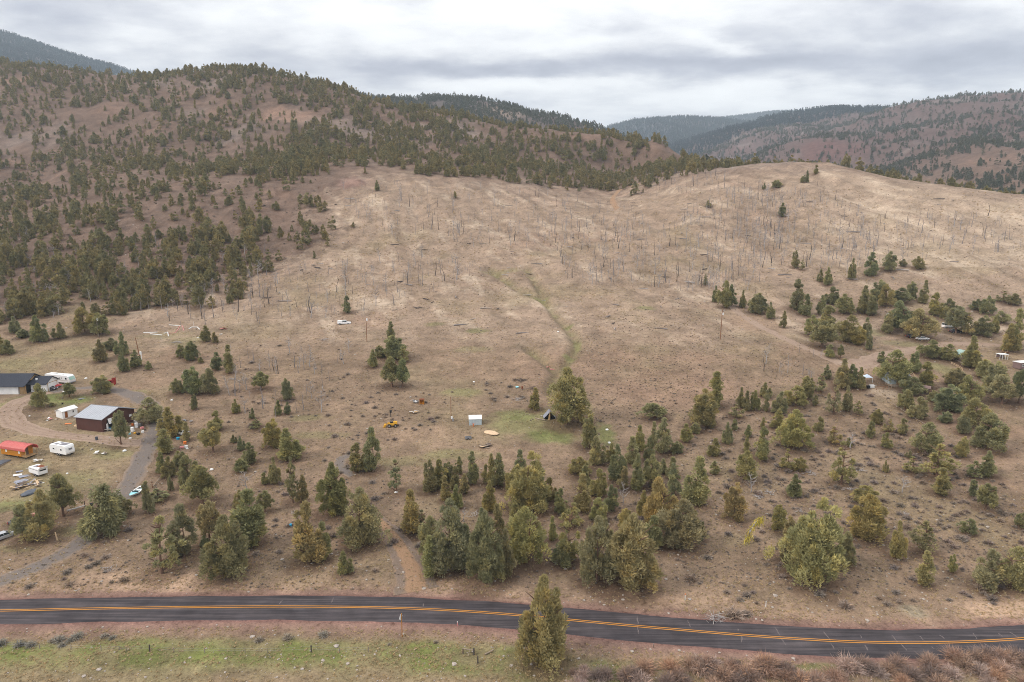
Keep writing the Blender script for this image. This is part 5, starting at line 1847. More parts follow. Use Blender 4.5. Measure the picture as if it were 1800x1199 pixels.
M_BRICKBROWN = flat_mat('mauve-brown siding', (0.20, 0.135, 0.125), 0.85, 0.12, 0.8)
M_SHEDGREY = flat_mat('pale blue-grey metal', (0.42, 0.48, 0.50), 0.5, 0.08, 0.8, spec=0.4)
M_POLE = flat_mat('brown treated pole', (0.22, 0.105, 0.055), 0.9, 0.2, 1.0)
M_POLEGREY = flat_mat('grey old pole', (0.25, 0.205, 0.175), 0.9, 0.2, 1.0)
M_BLUEWHITE = flat_mat('pale blue canvas', (0.52, 0.60, 0.72), 0.7, 0.06, 1.0)
M_SAND = flat_mat('pale sand', (0.60, 0.43, 0.28), 1.0, 0.15, 2.0, bump=0.4)
M_GREY = flat_mat('mid grey paint', (0.22, 0.22, 0.23), 0.6, 0.1, 1.0)
M_LICHEN = leaf_material('yellow lichened twigs', (0.40, 0.34, 0.07), trans=0.1)


def at(u, v):
    x, y, z = gpt(u, v)
    return Vector((x, y, float(land_z([x], [y])[0])))


def yaw_of(u0, v0, u1, v1):
    a, b = at(u0, v0), at(u1, v1)
    return math.atan2(b.y - a.y, b.x - a.x)


def plain(name, label, cat, mb, mat, loc, rz=0.0, bevel=0.0, smooth=False, group=None):
    o = mb.build(name, mat, None, bevel, smooth, loc, rz)
    return tag(o, label, cat, group)


def gable_roof(L, W, ze, zr, ov=0.35, th=0.14, x0=0.0):
    """two roof slopes as separate slabs, ridge along x from x0 to x0 + L; depth W"""
    out = []
    s = (zr - ze) / (W / 2)
    for sgn in (-1, 1):
        m = MB()
        ye = W / 2 + sgn * (W / 2 + ov)
        yr = W / 2 + sgn * 0.004
        z_e = ze - s * ov
        m.add([(x0 - ov, ye, z_e), (x0 + L + ov, ye, z_e), (x0 + L + ov, yr, zr), (x0 - ov, yr, zr),
               (x0 - ov, ye, z_e + th), (x0 + L + ov, ye, z_e + th), (x0 + L + ov, yr, zr + th), (x0 - ov, yr, zr + th)],
              [(0, 1, 2, 3), (4, 5, 6, 7), (0, 1, 5, 4), (1, 2, 6, 5), (2, 3, 7, 6), (3, 0, 4, 7)])
        out.append(m)
    return out


def gable_walls(L, W, ze, zr, x0=0.0, base=-0.6):
    m = MB()
    prof = [(0, base), (W, base), (W, ze), (W / 2, zr), (0, ze)]
    m.prism(prof, x0, x0 + L, 'x')
    return m


def window(parent, c, w, h, face='y', glass=None, frame=None, d=0.05):
    """window set on a wall: frame (part) and pane (sub-part); face gives the wall's outward axis (-y, +x ...)"""
    x, y, z = c
    f, p = MB(), MB()
    t = 0.07
    if face == 'y':
        for (a0, a1, b0, b1) in ((-w / 2, w / 2, h / 2 - t, h / 2), (-w / 2, w / 2, -h / 2, -h / 2 + t), (-w / 2, -w / 2 + t, -h / 2 + t, h / 2 - t), (w / 2 - t, w / 2, -h / 2 + t, h / 2 - t)):
            f.box(x + a0, x + a1, y - d, y + 0.02, z + b0, z + b1)
        p.box(x - w / 2 + t, x + w / 2 - t, y - d * 0.5, y + 0.02, z - h / 2 + t, z + h / 2 - t)
    else:
        sg = 1 if face == 'x' else -1
        x0, x1 = sorted((x - 0.02 * sg, x + d * sg))
        for (a0, a1, b0, b1) in ((-w / 2, w / 2, h / 2 - t, h / 2), (-w / 2, w / 2, -h / 2, -h / 2 + t), (-w / 2, -w / 2 + t, -h / 2 + t, h / 2 - t), (w / 2 - t, w / 2, -h / 2 + t, h / 2 - t)):
            f.box(x0, x1, y + a0, y + a1, z + b0, z + b1)
        x0, x1 = sorted((x - 0.02 * sg, x + d * 0.5 * sg))
        p.box(x0, x1, y - w / 2 + t, y + w / 2 - t, z - h / 2 + t, z + h / 2 - t)
    fo = f.build('window', frame or M_WHITE, parent)
    p.build('pane', glass or M_GLASS, fo)
    return fo


def wheel(parent, x, y, r, w=0.22):
    t = MB().tube([(x, y - w / 2, r), (x, y + w / 2, r)], r, 14).build('wheel', M_BLACK, parent)
    MB().tube([(x, y - w / 2 - 0.012, r), (x, y + w / 2 + 0.012, r)], r * 0.55, 10).build('rim', M_CHROME, t)
    return t


# ---- brown metal shop
p0 = at(181, 760.5)
rz = yaw_of(181, 760.5, 236, 741)
Wg = 10.8
Lg = 9.0
# local frame: x runs to the back along the long side, y along the gable from the near corner
shop = thing('metal_shop', 'dark brown metal shop with pale grey gable roof and half-open white door', 'workshop', p0, rz + math.pi / 2)
ze, zr = 3.6, 5.4
m = MB()                                    # walls; local y is mirrored: gable corner at y = 0 runs to y = -Wg
m.box(0.1, Lg, -0.10, 0.0, -0.8, ze)
m.box(0.1, Lg, -Wg, -Wg + 0.1, -0.8, ze)
m.add([(Lg - 0.1, -Wg + 0.1, -0.8), (Lg - 0.1, -0.1, -0.8), (Lg - 0.1, -0.1, ze), (Lg - 0.1, -Wg / 2, zr), (Lg - 0.1, -Wg + 0.1, ze),
       (Lg, -Wg + 0.1, -0.8), (Lg, -0.1, -0.8), (Lg, -0.1, ze), (Lg, -Wg / 2, zr), (Lg, -Wg + 0.1, ze)],
      [(0, 1, 2, 3, 4), (5, 6, 7, 8, 9), (0, 1, 6, 5), (1, 2, 7, 6), (2, 3, 8, 7), (3, 4, 9, 8), (4, 0, 5, 9)])
d0, d1, dh = -1.6, -6.2, 3.0
m.box(0.0, 0.1, d0, 0.0, -0.8, ze)
m.box(0.0, 0.1, -Wg, d1, -0.8, ze)
m.box(0.0, 0.1, d1, d0, dh, ze)
m.add([(0, -Wg, ze), (0, 0, ze), (0, -Wg / 2, zr), (0.1, -Wg, ze), (0.1, 0, ze), (0.1, -Wg / 2, zr)], [(0, 1, 2), (3, 4, 5), (0, 1, 4, 3), (1, 2, 5, 4), (2, 0, 3, 5)])
m.build('wall', M_BROWNSIDING, shop)
MB().box(0.15, Lg - 0.15, -Wg + 0.15, -0.15, -0.7, 0.03).build('floor_slab', M_GREY, shop)
s = (zr - ze) / (Wg / 2)
for sg in (0, 1):
    r_ = MB()
    ye = 0.35 if sg == 0 else -Wg - 0.35
    yr = -Wg / 2 + (0.004 if sg == 0 else -0.004)
    zE = ze - s * 0.35 + 0.02
    a = [(-0.4, ye, zE), (Lg + 0.4, ye, zE), (Lg + 0.4, yr, zr + 0.02), (-0.4, yr, zr + 0.02)]
    r_.add(a + [(x, y, z + 0.12) for x, y, z in a], [(0, 1, 2, 3), (4, 5, 6, 7), (0, 1, 5, 4), (1, 2, 6, 5), (2, 3, 7, 6), (3, 0, 4, 7)])
    ro = r_.build('roof', M_GREYROOF, shop)
    rb = MB()
    for k in range(13):
        xx = -0.3 + k * (Lg + 0.6) / 12
        b = [(xx - 0.03, ye, zE + 0.12), (xx + 0.03, ye, zE + 0.12), (xx + 0.03, yr, zr + 0.14), (xx - 0.03, yr, zr + 0.14)]
        rb.add(b + [(x, y, z + 0.045) for x, y, z in b], [(0, 1, 2, 3), (4, 5, 6, 7), (0, 1, 5, 4), (1, 2, 6, 5), (2, 3, 7, 6), (3, 0, 4, 7)])
    rb.build('roof_rib', M_GREYROOF, ro)['kind'] = 'stuff'
dm = MB()
for k in range(4):                         # the lifted sectional door, tilted out
    dm.obox((-0.55 + 0.10 * k, (d0 + d1) / 2, dh - 0.95 + 0.36 * k), (0.06, d0 - d1 - 0.1, 0.345), 0, 0, 0.28)
dm.build('overhead_door', M_WHITE, shop)
MB().obox((-0.25, -1.35, 1.05), (0.06, 0.85, 2.05), 0.35).build('door', M_WHITE, shop)
window(shop, (-0.0, -9.3, 2.1), 0.9, 0.6, '-x', M_WHITEGLOSS)

# ---- small white shed
rz = yaw_of(110.5, 736.8, 134, 729)
sh_ = thing('garden_shed', 'small white shed with a brown door and low gable roof', 'shed', at(110.5, 737), rz)
gable_walls(4.6, 2.6, 2.1, 2.75).build('wall', M_WHITE, sh_)
for r_ in gable_roof(4.6, 2.6, 2.13, 2.78, 0.2, 0.08):
    r_.build('roof', M_WHITE, sh_)
dd = MB().box(0.75, 1.55, -0.06, 0.02, 0.05, 1.85).build('door', flat_mat('brown door', (0.25, 0.085, 0.02), 0.6, 0.1), sh_)
window(sh_, (3.3, 0, 1.35), 0.55, 0.75)
MB().box(-0.5, 1.9, -1.1, -0.15, -0.3, 0.10).build('step', M_OLDWOOD, sh_)

# ---- house at the edge
house = thing('house', 'white house with charcoal shingle roof and a garage wing', 'house', at(-36, 694), 0.02)
Lh = 11.9
gable_walls(Lh, 10.0, 2.7, 5.3).build('wall', M_WHITE, house)
for r_ in gable_roof(Lh + 1.8, 10.0, 2.74, 5.34, 0.6, 0.16):
    r_.build('roof', M_SHINGLE, house)
MB().box(Lh + 0.1, Lh + 2.1, 0.5, 0.62, -0.4, 2.6).box(Lh + 1.6, Lh + 1.75, 0.2, 0.35, -0.4, 2.6).build('porch_post', M_TIMBER, house)
MB().box(Lh + 0.02, Lh + 1.8, 1.0, 4.0, -0.2, 2.5).build('porch_shade_block', M_DARK, house)  # solid black block, the porch's shade painted as colour
g_ = MB()
g_.add([(Lh + 1.72, 1.5, 3.62), (Lh + 1.72, 8.5, 3.62), (Lh + 1.72, 5.0, 5.3), (Lh + 1.8, 1.5, 3.62), (Lh + 1.8, 8.5, 3.62), (Lh + 1.8, 5.0, 5.3)], [(0, 1, 2), (3, 4, 5), (0, 1, 4, 3), (1, 2, 5, 4), (2, 0, 3, 5)])
g_.build('gable', M_TIMBER, house)
wing = MB()
x0, Lw, Wd = Lh + 2.2, 4.7, 6.2
wm = gable_walls(Lw, Wd, 2.6, 4.3, x0)
wm.v = [(x, y + 2.6, z) for x, y, z in wm.v]
wm.build('garage_wall', M_WHITE, house)
for r_ in gable_roof(Lw + 2.2, Wd, 2.64, 4.34, 0.45, 0.14, x0 - 2.2):
    r_.v = [(x, y + 2.6, z) for x, y, z in r_.v]
    r_.build('garage_roof', M_SHINGLE, house)
gd = MB()
for k in range(4):
    gd.box(x0 + Lw, x0 + Lw + 0.05, 3.6, 7.8, 0.05 + k * 0.56, 0.58 + k * 0.56)
gd.build('garage_door', M_WHITE, house)
MB().box(x0 + Lw, x0 + Lw + 0.08, 3.35, 3.55, -0.2, 2.5).box(x0 + Lw, x0 + Lw + 0.08, 7.85, 8.05, -0.2, 2.5).box(x0 + Lw, x0 + Lw + 0.08, 3.35, 8.05, 2.5, 2.65).build('door_frame', M_TIMBER, house)
window(house, (x0 + 1.2, 2.6, 1.4), 1.0, 1.1, 'y')
MB().tube([(x0 + 1.0, 4.2, 3.5), (x0 + 1.0, 4.2, 4.0)], 0.35, 10).build('roof_vent', M_WHITE, house)

# ---- motorhome
mh = thing('motorhome', 'long white motorhome with pale green windscreen parked beside the house', 'motorhome', at(80, 673.5), yaw_of(80, 673.5, 128, 677))
prof = [(0.0, 0.55), (9.0, 0.50), (9.75, 0.7), (9.85, 1.35), (9.35, 2.55), (8.7, 2.95), (0.25, 3.05), (0.0, 2.8)]
MB().prism(prof, 0, 2.5, 'y').build('body', M_WHITEGLOSS, mh, 0.06)
wsn = MB()
wsn.add([(9.88, 0.18, 1.42), (9.88, 2.32, 1.42), (9.42, 2.32, 2.50), (9.42, 0.18, 2.50), (9.80, 0.18, 1.40), (9.80, 2.32, 1.40), (9.34, 2.32, 2.48), (9.34, 0.18, 2.48)],
        [(0, 1, 2, 3), (4, 5, 6, 7), (0, 1, 5, 4), (1, 2, 6, 5), (2, 3, 7, 6), (3, 0, 4, 7)])
wsn.build('windscreen', M_GREENGLASS, mh)
window(mh, (8.5, 0, 1.9), 0.8, 0.75, 'y', M_GLASS)
for x, w_, h_ in ((1.3, 0.75, 0.6), (4.9, 0.35, 0.7), (5.9, 0.4, 0.7), (6.7, 0.4, 0.7)):
    window(mh, (x, 0, 2.0), w_, h_, 'y', M_GLASS)
MB().box(0.3, 9.2, -0.02, 0.0, 1.22, 1.32).box(0.3, 9.2, -0.02, 0.0, 1.05, 1.10).build('stripe', flat_mat('tan stripe', (0.45, 0.40, 0.36), 0.5), mh)
for x in (1.6, 2.6, 7.7):
    wheel(mh, x, 0.16, 0.42)
    wheel(mh, x, 2.34, 0.42)
MB().box(2.6, 3.6, 0.8, 1.7, 3.04, 3.28).build('air_conditioner', M_WHITE, mh)
MB().box(6.0, 6.7, 0.7, 1.4, 3.0, 3.12).build('roof_hatch', M_WHITE, mh)
MB().box(9.7, 9.95, 0.1, 2.4, 0.5, 0.75).build('bumper', M_GREY, mh)

# ---- cars
def car(name, label, cat, loc, rz, paint, prof, roofprof, L, W, wheels, r=0.33, lights=True):
    o = thing(name, label, cat, loc, rz)
    MB().prism(prof, 0, W, 'y').build('body', paint, o, 0.07)
    cab = MB()
    n = len(roofprof)
    ins = 0.16
    a = [(x, 0.05 + (ins if i in (1, 2) else 0), z) for i, (x, z) in enumerate(roofprof)]
    b = [(x, W - 0.05 - (ins if i in (1, 2) else 0), z) for i, (x, z) in enumerate(roofprof)]
    cab.add(a + b, [tuple(range(n)), tuple(range(n, 2 * n))] + [(i, (i + 1) % n, n + (i + 1) % n, n + i) for i in range(n)])
    cab.build('cabin', M_GLASS, o, 0.03)
    (xa, za), (xb, zb) = roofprof[1], roofprof[2]
    MB().obox(((xa + xb) / 2, W / 2, (za + zb) / 2 + 0.015), (abs(xb - xa) + 0.02, W - 0.10 - 2 * ins + 0.06, 0.05)).build('roof', paint, o, 0.02)
    pl = MB()
    xm = (xa + xb) / 2
    for yy in (0.05, W - 0.05):
        s_ = 1 if yy < W / 2 else -1
        pl.tube([(xm, yy, roofprof[0][1]), (xm, yy + s_ * ins, za)], 0.05, 4)
        pl.tube([(roofprof[0][0], yy, roofprof[0][1]), (xa, yy + s_ * ins, za)], 0.05, 4)
        pl.tube([(roofprof[3][0], yy, roofprof[3][1]), (xb, yy + s_ * ins, zb)], 0.05, 4)
    pl.build('window_pillar', paint, o)
    for x in wheels:
        wheel(o, x, 0.08, r)
        wheel(o, x, W - 0.08, r)
    if lights:
        for yy in (0.25, W - 0.25):
            MB().box(L - 0.06, L + 0.03, yy - 0.16, yy + 0.16, 0.58, 0.72).build('headlight', M_WHITEGLOSS, o)
            MB().box(-0.03, 0.05, yy - 0.16, yy + 0.16, 0.66, 0.80).build('tail_light', M_RED, o)
    return o


SED = [(0, 0.35), (4.6, 0.32), (4.7, 0.55), (4.55, 0.78), (3.4, 0.95), (0.7, 0.98), (0.05, 0.92)]
car('parked_car', 'silver sedan cut by the edge of the photo', 'car', at(-11, 957), yaw_of(-6, 957, 27, 943), M_SILVER, SED, [(0.75, 0.96), (1.35, 1.40), (2.55, 1.42), (3.45, 0.94)], 4.7, 1.75, (0.85, 3.75))
car('parked_car', 'dark car half hidden by junipers above the silver sedan', 'car', at(20, 929), yaw_of(-6, 957, 27, 943), M_DKCAR, SED, [(0.6, 0.96), (1.1, 1.40), (2.45, 1.42), (3.35, 0.94)], 4.7, 1.75, (0.85, 3.75))
car('parked_car', 'dark car beside the red pickup, mostly behind a round juniper', 'car', at(72, 686.5), yaw_of(72, 686, 92, 687), M_DKCAR, SED, [(0.6, 0.96), (1.1, 1.40), (2.45, 1.42), (3.35, 0.94)], 4.7, 1.75, (0.85, 3.75))
PICK = [(0, 0.5), (5.3, 0.45), (5.4, 0.75), (5.3, 1.0), (4.0, 1.12), (0.05, 1.1)]
tk = car('pickup_truck', 'red pickup truck in front of the white motorhome', 'pickup', at(77, 681.5), yaw_of(77, 681.5, 106, 684), M_RED, PICK, [(1.9, 1.10), (2.15, 1.75), (3.3, 1.75), (4.0, 1.10)], 5.4, 1.9, (1.0, 4.4), 0.38)
MB().box(0.1, 1.8, 0.15, 1.75, 1.085, 1.125).build('truck_bed', M_BLACK, tk)
MB().box(5.36, 5.46, 0.1, 1.8, 0.5, 0.66).build('bumper', M_CHROME, tk)
wt = car('pickup_truck', 'white pickup standing alone low on the pale slope', 'pickup', at(593, 572), 0.15, M_WHITEGLOSS, PICK, [(1.9, 1.10), (2.15, 1.8), (3.3, 1.8), (4.0, 1.10)], 5.4, 1.9, (1.0, 4.4), 0.38)
MB().box(0.05, 2.0, 0.1, 1.8, 1.10, 1.75).build('bed_cover', M_WHITEGLOSS, wt, 0.05)

# ---- red booth by the motorhome
bo = thing('open_booth', 'small dark red open-fronted booth at the bend of the gravel driveway', 'booth', at(190.5, 678), 0.15)
MB().box(0, 0.08, 0, 1.1, 0, 1.5).box(0.9, 1.0, 0, 1.1, 0, 1.5).box(0, 1.0, 1.04, 1.12, 0, 1.5).build('wall', M_DKRED, bo)
MB().box(-0.1, 1.05, -0.1, 1.2, 1.5, 1.58).build('roof', M_DKRED, bo)
MB().box(1.15, 1.95, 0.1, 0.2, 0, 2.4).box(1.87, 1.95, 0.2, 1.1, 0, 2.4).build('tall_panel', M_DKRED, bo)
MB().box(0.1, 0.88, 0.4, 1.0, 0.0, 0.5).build('bench', M_RUST, bo)

# ---- red-roofed wagon
wg = thing('wagon_cabin', 'orange plank wagon cabin with a rounded pink-red roof and open porch end', 'wagon', at(3, 801), yaw_of(3, 801, 55, 812))
Lw, Ww, hw = 8.6, 3.0, 2.25
bd = MB()
npl = 30
for k in range(npl):
    x_ = k * 6.9 / npl
    bd.box(x_ + 0.01, x_ + 6.9 / npl - 0.01, -0.02 - 0.012 * (k % 3 == 0), 0.02, 0.45, hw)
MB().box(0, 6.9, 0.0, Ww, 0.42, hw).build('wall', M_ORANGEWOOD, wg)
pk0 = MB().box(0.01, 6.9 / npl - 0.01, -0.03, -0.002, 0.45, hw).mesh('plank', M_ORANGEWOOD)
for k in range(npl):
    link('plank', pk0, wg, (k * 6.9 / npl, -0.008 * (k % 3), 0))
rp = [(-0.3, hw - 0.25)] + [(Ww / 2 - (Ww / 2 + 0.3) * math.cos(math.pi * t), hw - 0.25 + 1.35 * math.sin(math.pi * t) ** 0.8) for t in (0.1, 0.2, 0.35, 0.5, 0.65, 0.8, 0.9)] + [(Ww + 0.3, hw - 0.25)]
rp2 = [(a, z - 0.07) for a, z in rp[1:-1]][::-1]
ro = MB()
n_ = len(rp)
inner = [(Ww / 2 + (a - Ww / 2) * 0.96, z - 0.09) for a, z in rp]
for i in range(n_ - 1):
    A, B, C_, D = rp[i], rp[i + 1], inner[i + 1], inner[i]
    x0_, x1_ = -0.25, Lw + 0.15
    ro.add([(x0_, A[0], A[1]), (x0_, B[0], B[1]), (x0_, C_[0], C_[1]), (x0_, D[0], D[1]), (x1_, A[0], A[1]), (x1_, B[0], B[1]), (x1_, C_[0], C_[1]), (x1_, D[0], D[1])],
           [(0, 1, 5, 4), (2, 3, 7, 6), (0, 3, 2, 1), (4, 5, 6, 7), (0, 4, 7, 3), (1, 2, 6, 5)])
rfo = ro.build('roof', M_REDROOF, wg)
seam = MB()
for k in range(12):
    xx = -0.2 + k * (Lw + 0.3) / 11
    seam.tube([(xx, a, z + 0.02) for a, z in rp], 0.022, 4, cap=False)
seam.build('roof_seam', M_REDROOF, rfo)['kind'] = 'stuff'
ew = MB()
ew.add([(6.9, 0.02, 0.42), (6.9, Ww - 0.02, 0.42)] + [(6.9, Ww / 2 + (a - Ww / 2) * 0.9, z - 0.12) for a, z in rp[::-1]] + [(6.96, 0.02, 0.42), (6.96, Ww - 0.02, 0.42)] + [(6.96, Ww / 2 + (a - Ww / 2) * 0.9, z - 0.12) for a, z in rp[::-1]],
       [tuple(range(2 + n_)), tuple(range(2 + n_, 2 * (2 + n_)))] + [(i, (i + 1) % (2 + n_), (2 + n_) + (i + 1) % (2 + n_), (2 + n_) + i) for i in range(2 + n_)])
ew.build('end_wall', M_ORANGEWOOD, wg)
MB().box(6.95, 7.02, 1.1, 1.9, 0.5, 2.3).build('door', M_DKWOOD, wg)
MB().box(6.9, Lw, 0, Ww, 0.36, 0.46).build('porch_floor', M_TIMBER, wg)
for yy in (0.08, Ww - 0.08):
    MB().box(Lw - 0.12, Lw, yy - 0.06, yy + 0.06, 0.46, hw - 0.1).build('porch_post', M_TIMBER, wg)
rl = MB()
for zz_ in (0.8, 1.15):
    rl.box(7.0, Lw - 0.12, 0.04, 0.1, zz_, zz_ + 0.07)
rl.build('railing', M_TIMBER, wg)
for x_ in (1.9, 6.4):
    window(wg, (x_, -0.03, 1.55), 0.5, 0.7, 'y', M_WHITEGLOSS)
for x_ in (1.3, 2.3, 5.2):
    wheel(wg, x_, 0.3, 0.3)
MB().box(0.1, Lw - 0.1, 0.3, Ww - 0.3, 0.25, 0.40).build('chassis', M_BLACK, wg)

# ---- camper and cargo trailers
def caravan(label, name, cat, loc, rz, L, W, h, prof, wheels, patches):
    o = thing(name, label, cat, loc, rz)
    MB().prism(prof, 0, W, 'y').build('body', M_WHITEGLOSS, o, 0.06)
    for x in wheels:
        wheel(o, x, 0.08, 0.32)
        wheel(o, x, W - 0.08, 0.32)
    for (a, b, c, d) in patches:
        MB().box(a, b, c, d, h - 0.01, h + 0.03).build('roof_patch', M_GREYPATCH, o)
    return o


cp = caravan('white camper trailer with grey patched roof beside the orange wagon', 'camper_trailer', 'trailer', at(88, 799), yaw_of(88, 799, 119, 807.5), 5.8, 2.4, 2.75,
             [(0.1, 0.55), (5.6, 0.45), (5.8, 0.9), (5.7, 2.3), (5.4, 2.75), (0.3, 2.75), (0.0, 2.2)], (2.7, 3.4), [(1.2, 2.4, 0.3, 1.1), (2.9, 4.9, 0.5, 2.0), (1.9, 2.7, 1.4, 2.1)])
window(cp, (1.5, 0, 1.75), 0.7, 0.5)
window(cp, (4.1, 0, 1.65), 0.6, 0.55)
window(cp, (5.77, 1.2, 1.75), 1.1, 0.6, 'x', M_GREYPATCH)
MB().box(2.0, 2.65, -0.03, 0.02, 0.6, 2.3).build('door', M_WHITE, cp, 0.01)
MB().tube([(5.8, 1.2, 0.5), (6.8, 1.2, 0.45)], 0.05, 6).build('hitch', M_BLACK, cp)
wheel(cp, 5.3, 1.2, 0.3)
cg = caravan('white cargo trailer with open rear flap beside flat grey sheets', 'cargo_trailer', 'trailer', at(51, 834), yaw_of(51, 834, 73, 842.5), 4.3, 2.1, 2.0,
             [(0.0, 0.5), (4.3, 0.45), (4.35, 1.5), (4.2, 2.0), (0.4, 2.0), (0.0, 1.75)], (2.4, 3.1), [(1.2, 2.6, 0.5, 1.5)])
MB().box(0.2, 4.3, -0.03, 0.02, 1.58, 1.68).build('trim_strip', M_GREY, cg)
MB().obox((4.55, 1.05, 2.0), (0.05, 2.0, 0.7), 0, 0, 0.5).build('rear_flap', M_WHITE, cg)
MB().box(4.33, 4.37, 0.3, 1.8, 1.35, 1.75).build('rear_opening_shade', M_DARK, cg)  # black sheet, painted shade of the trailer's inside
MB().box(2.0, 3.9, 0.9, 2.0, 2.02, 2.10).build('roof_rust', M_RUST, cg)

# ---- flat trailer at the edge
ft = thing('flatbed_trailer', 'flatbed trailer with dark deck and pale wooden sides at the left edge', 'trailer', at(-14, 829), yaw_of(-14, 829, 17, 811))
MB().box(0, 6.0, 0, 2.3, 0.62, 0.75).build('deck', M_TARP, ft)
for k in range(3):
    MB().box(0.02, 5.98, -0.06, -0.01, 0.05 + k * 0.2, 0.23 + k * 0.2).build('side_board', M_OLDWOOD, ft)
for x_ in (2.6, 3.4):
    wheel(ft, x_, 2.2, 0.3)

# ---- boat on its stand
bt = thing('boat', 'pale blue and white open motorboat beside the gravel driveway', 'boat', at(229, 877.5), yaw_of(226, 876, 244, 860))
hull = MB()
secs = [(0.0, 0.10, 0.75, 0.80), (0.7, 0.55, 0.45, 0.85), (1.6, 0.85, 0.32, 0.82), (3.0, 1.0, 0.28, 0.78), (4.6, 0.98, 0.28, 0.76), (5.6, 0.92, 0.30, 0.76)]
V_, F_ = [], []
for (x, hw_, kz, gz_) in secs:
    V_ += [(x, -hw_, gz_), (x, -hw_ * 0.75, kz + 0.12), (x, 0, kz), (x, hw_ * 0.75, kz + 0.12), (x, hw_, gz_)]
for i in range(len(secs) - 1):
    for k in range(4):
        F_.append((i * 5 + k, i * 5 + k + 1, (i + 1) * 5 + k + 1, (i + 1) * 5 + k))
F_.append((25, 26, 27, 28, 29))
F_.append((4, 3, 2, 1, 0))
hull.add(V_, F_)
hull.build('hull', M_WHITEGLOSS, bt)
dk = MB()
dk.poly([(0, 0.1, 0.83), (0, -0.1, 0.83), (0.7, -0.52, 0.88), (1.6, -0.8, 0.85), (1.9, -0.86, 0.85), (1.9, 0.86, 0.85), (1.6, 0.8, 0.85), (0.7, 0.52, 0.88)])
dk.build('foredeck', M_AQUA, bt)
MB().box(1.9, 5.5, -0.95, -0.72, 0.74, 0.84).box(1.9, 5.5, 0.72, 0.95, 0.74, 0.84).box(4.9, 5.6, -0.72, 0.72, 0.70, 0.82).build('gunwale', M_WHITEGLOSS, bt)
MB().box(1.9, 4.9, -0.72, 0.72, 0.40, 0.50).build('cockpit_floor', M_AQUA, bt)
MB().box(2.1, 2.7, -0.6, -0.1, 0.5, 0.8).box(2.1, 2.7, 0.1, 0.6, 0.5, 0.8).build('dark_seat', M_TARP, bt)
MB().box(3.4, 3.9, -0.6, 0.6, 0.5, 0.75).build('bench_seat', M_WHITE, bt)
MB().obox((1.95, 0, 1.02), (0.04, 1.5, 0.36), 0, 0, -0.5).build('windscreen', M_GLASS, bt)
MB().box(5.6, 5.95, -0.2, 0.2, 0.45, 1.15).build('outboard_motor', M_WHITE, bt, 0.04)
MB().tube([(-0.9, 0, 0.3), (5.2, 0, 0.3)], 0.05, 6).tube([(3.4, -0.9, 0.3), (3.4, 0.9, 0.3)], 0.05, 6).build('trailer_frame', M_GREY, bt)
wheel(bt, 3.4, -0.95, 0.28)
wheel(bt, 3.4, 0.95, 0.28)


# ---- posts, poles and rails
def pole(name, label, cat, u, v, hp, r=0.13, mat=M_POLE, lean=(0, 0), extra=None):
    p = at(u, v)
    h = float(dz_at(v - hp, p.y)) + CAM_H - p.z
    o = thing(name, label, cat, p)
    tip = Vector((lean[0] * h, lean[1] * h, h))
    MB().tube([(0, 0, -0.3), tip * 0.5, tip], [r * 1.15, r, r * 0.8], 8).build('pole', mat, o)
    if extra:
        extra(o, h, tip)
    return o


def transformer(o, h, tip):
    MB().tube([tip * 0.93 + Vector((0.32, 0, -0.5)), tip * 0.93 + Vector((0.32, 0, 0.35))], 0.26, 10).build('transformer', M_WHITEGLOSS, o)
    MB().box(tip.x - 0.05, tip.x + 0.35, -0.05, 0.05, h * 0.93 - 0.1, h * 0.93).build('bracket', M_GREY, o)


def crossarm(o, h, tip):
    MB().obox((tip.x, tip.y, h - 0.35), (2.2, 0.12, 0.14), 0.3).build('crossarm', M_POLEGREY, o)
    for k in (-0.9, 0, 0.9):
        MB().tube([(tip.x + k, tip.y + k * 0.3, h - 0.28), (tip.x + k, tip.y + k * 0.3, h - 0.08)], 0.05, 6).build('insulator', M_WHITE, o)
    transformer(o, h * 0.93, tip * 0.93)


def meter(o, h, tip):
    MB().box(-0.05, 0.45, -0.2, -0.05, 0.7, 1.5).build('meter_box', M_WHITE, o)
    MB().box(0.35, 0.75, -0.3, -0.1, 0.1, 0.9).build('panel_box', M_GREY, o)


def cabinet(o, h, tip):
    MB().box(0.05, 0.55, -0.3, 0.1, 1.9, 3.0).build('meter_box', M_WHITE, o)
    MB().tube([(0.45, -0.1, -0.1), (0.5, -0.1, 1.9)], 0.12, 6).build('conduit', M_WHITE, o)


pole('utility_pole', 'utility pole with a white transformer in front of the left woodland', 'utility pole', 173, 592, 32, 0.14, M_POLEGREY, (0, 0), transformer)
pole('utility_pole', 'tilting brown utility pole with a white meter cabinet above the red booth', 'utility pole', 247, 633, 39, 0.15, M_POLE, (-0.13, 0), cabinet)
pole('utility_pole', 'slim dark utility pole with transformer above the juniper clump', 'utility pole', 645, 601, 42, 0.12, M_POLE, (0, 0), transformer)
pole('utility_pole', 'brown utility pole at the edge of the shrubby knoll', 'utility pole', 1266, 597, 52, 0.14, M_POLE, (0.02, 0), crossarm)
pole('meter_pole', 'thin brown pole with electric meter boxes left of the grey shed', 'meter pole', 793, 741, 43, 0.09, M_POLE, (0, 0), meter)
pole('water_standpipe', 'black standpipe with round head above the yellow loader', 'standpipe', 687, 733, 9, 0.10, M_BLACK, (0, 0), lambda o, h, t: MB().tube([(0, 0, h - 0.3), (0, 0, h + 0.35)], 0.32, 10).build('head', M_BLACK, o))
pole('fence_post', 'brown gate post left of the drooping juniper', 'post', 150, 896, 15, 0.10, M_DKWOOD)
pole('fence_post', 'dark post standing below the blue boat', 'post', 231, 897, 13, 0.09, M_DKWOOD)
pole('fence_post', 'reddish post right of the blue boat', 'post', 268, 858, 11, 0.08, M_POLE)
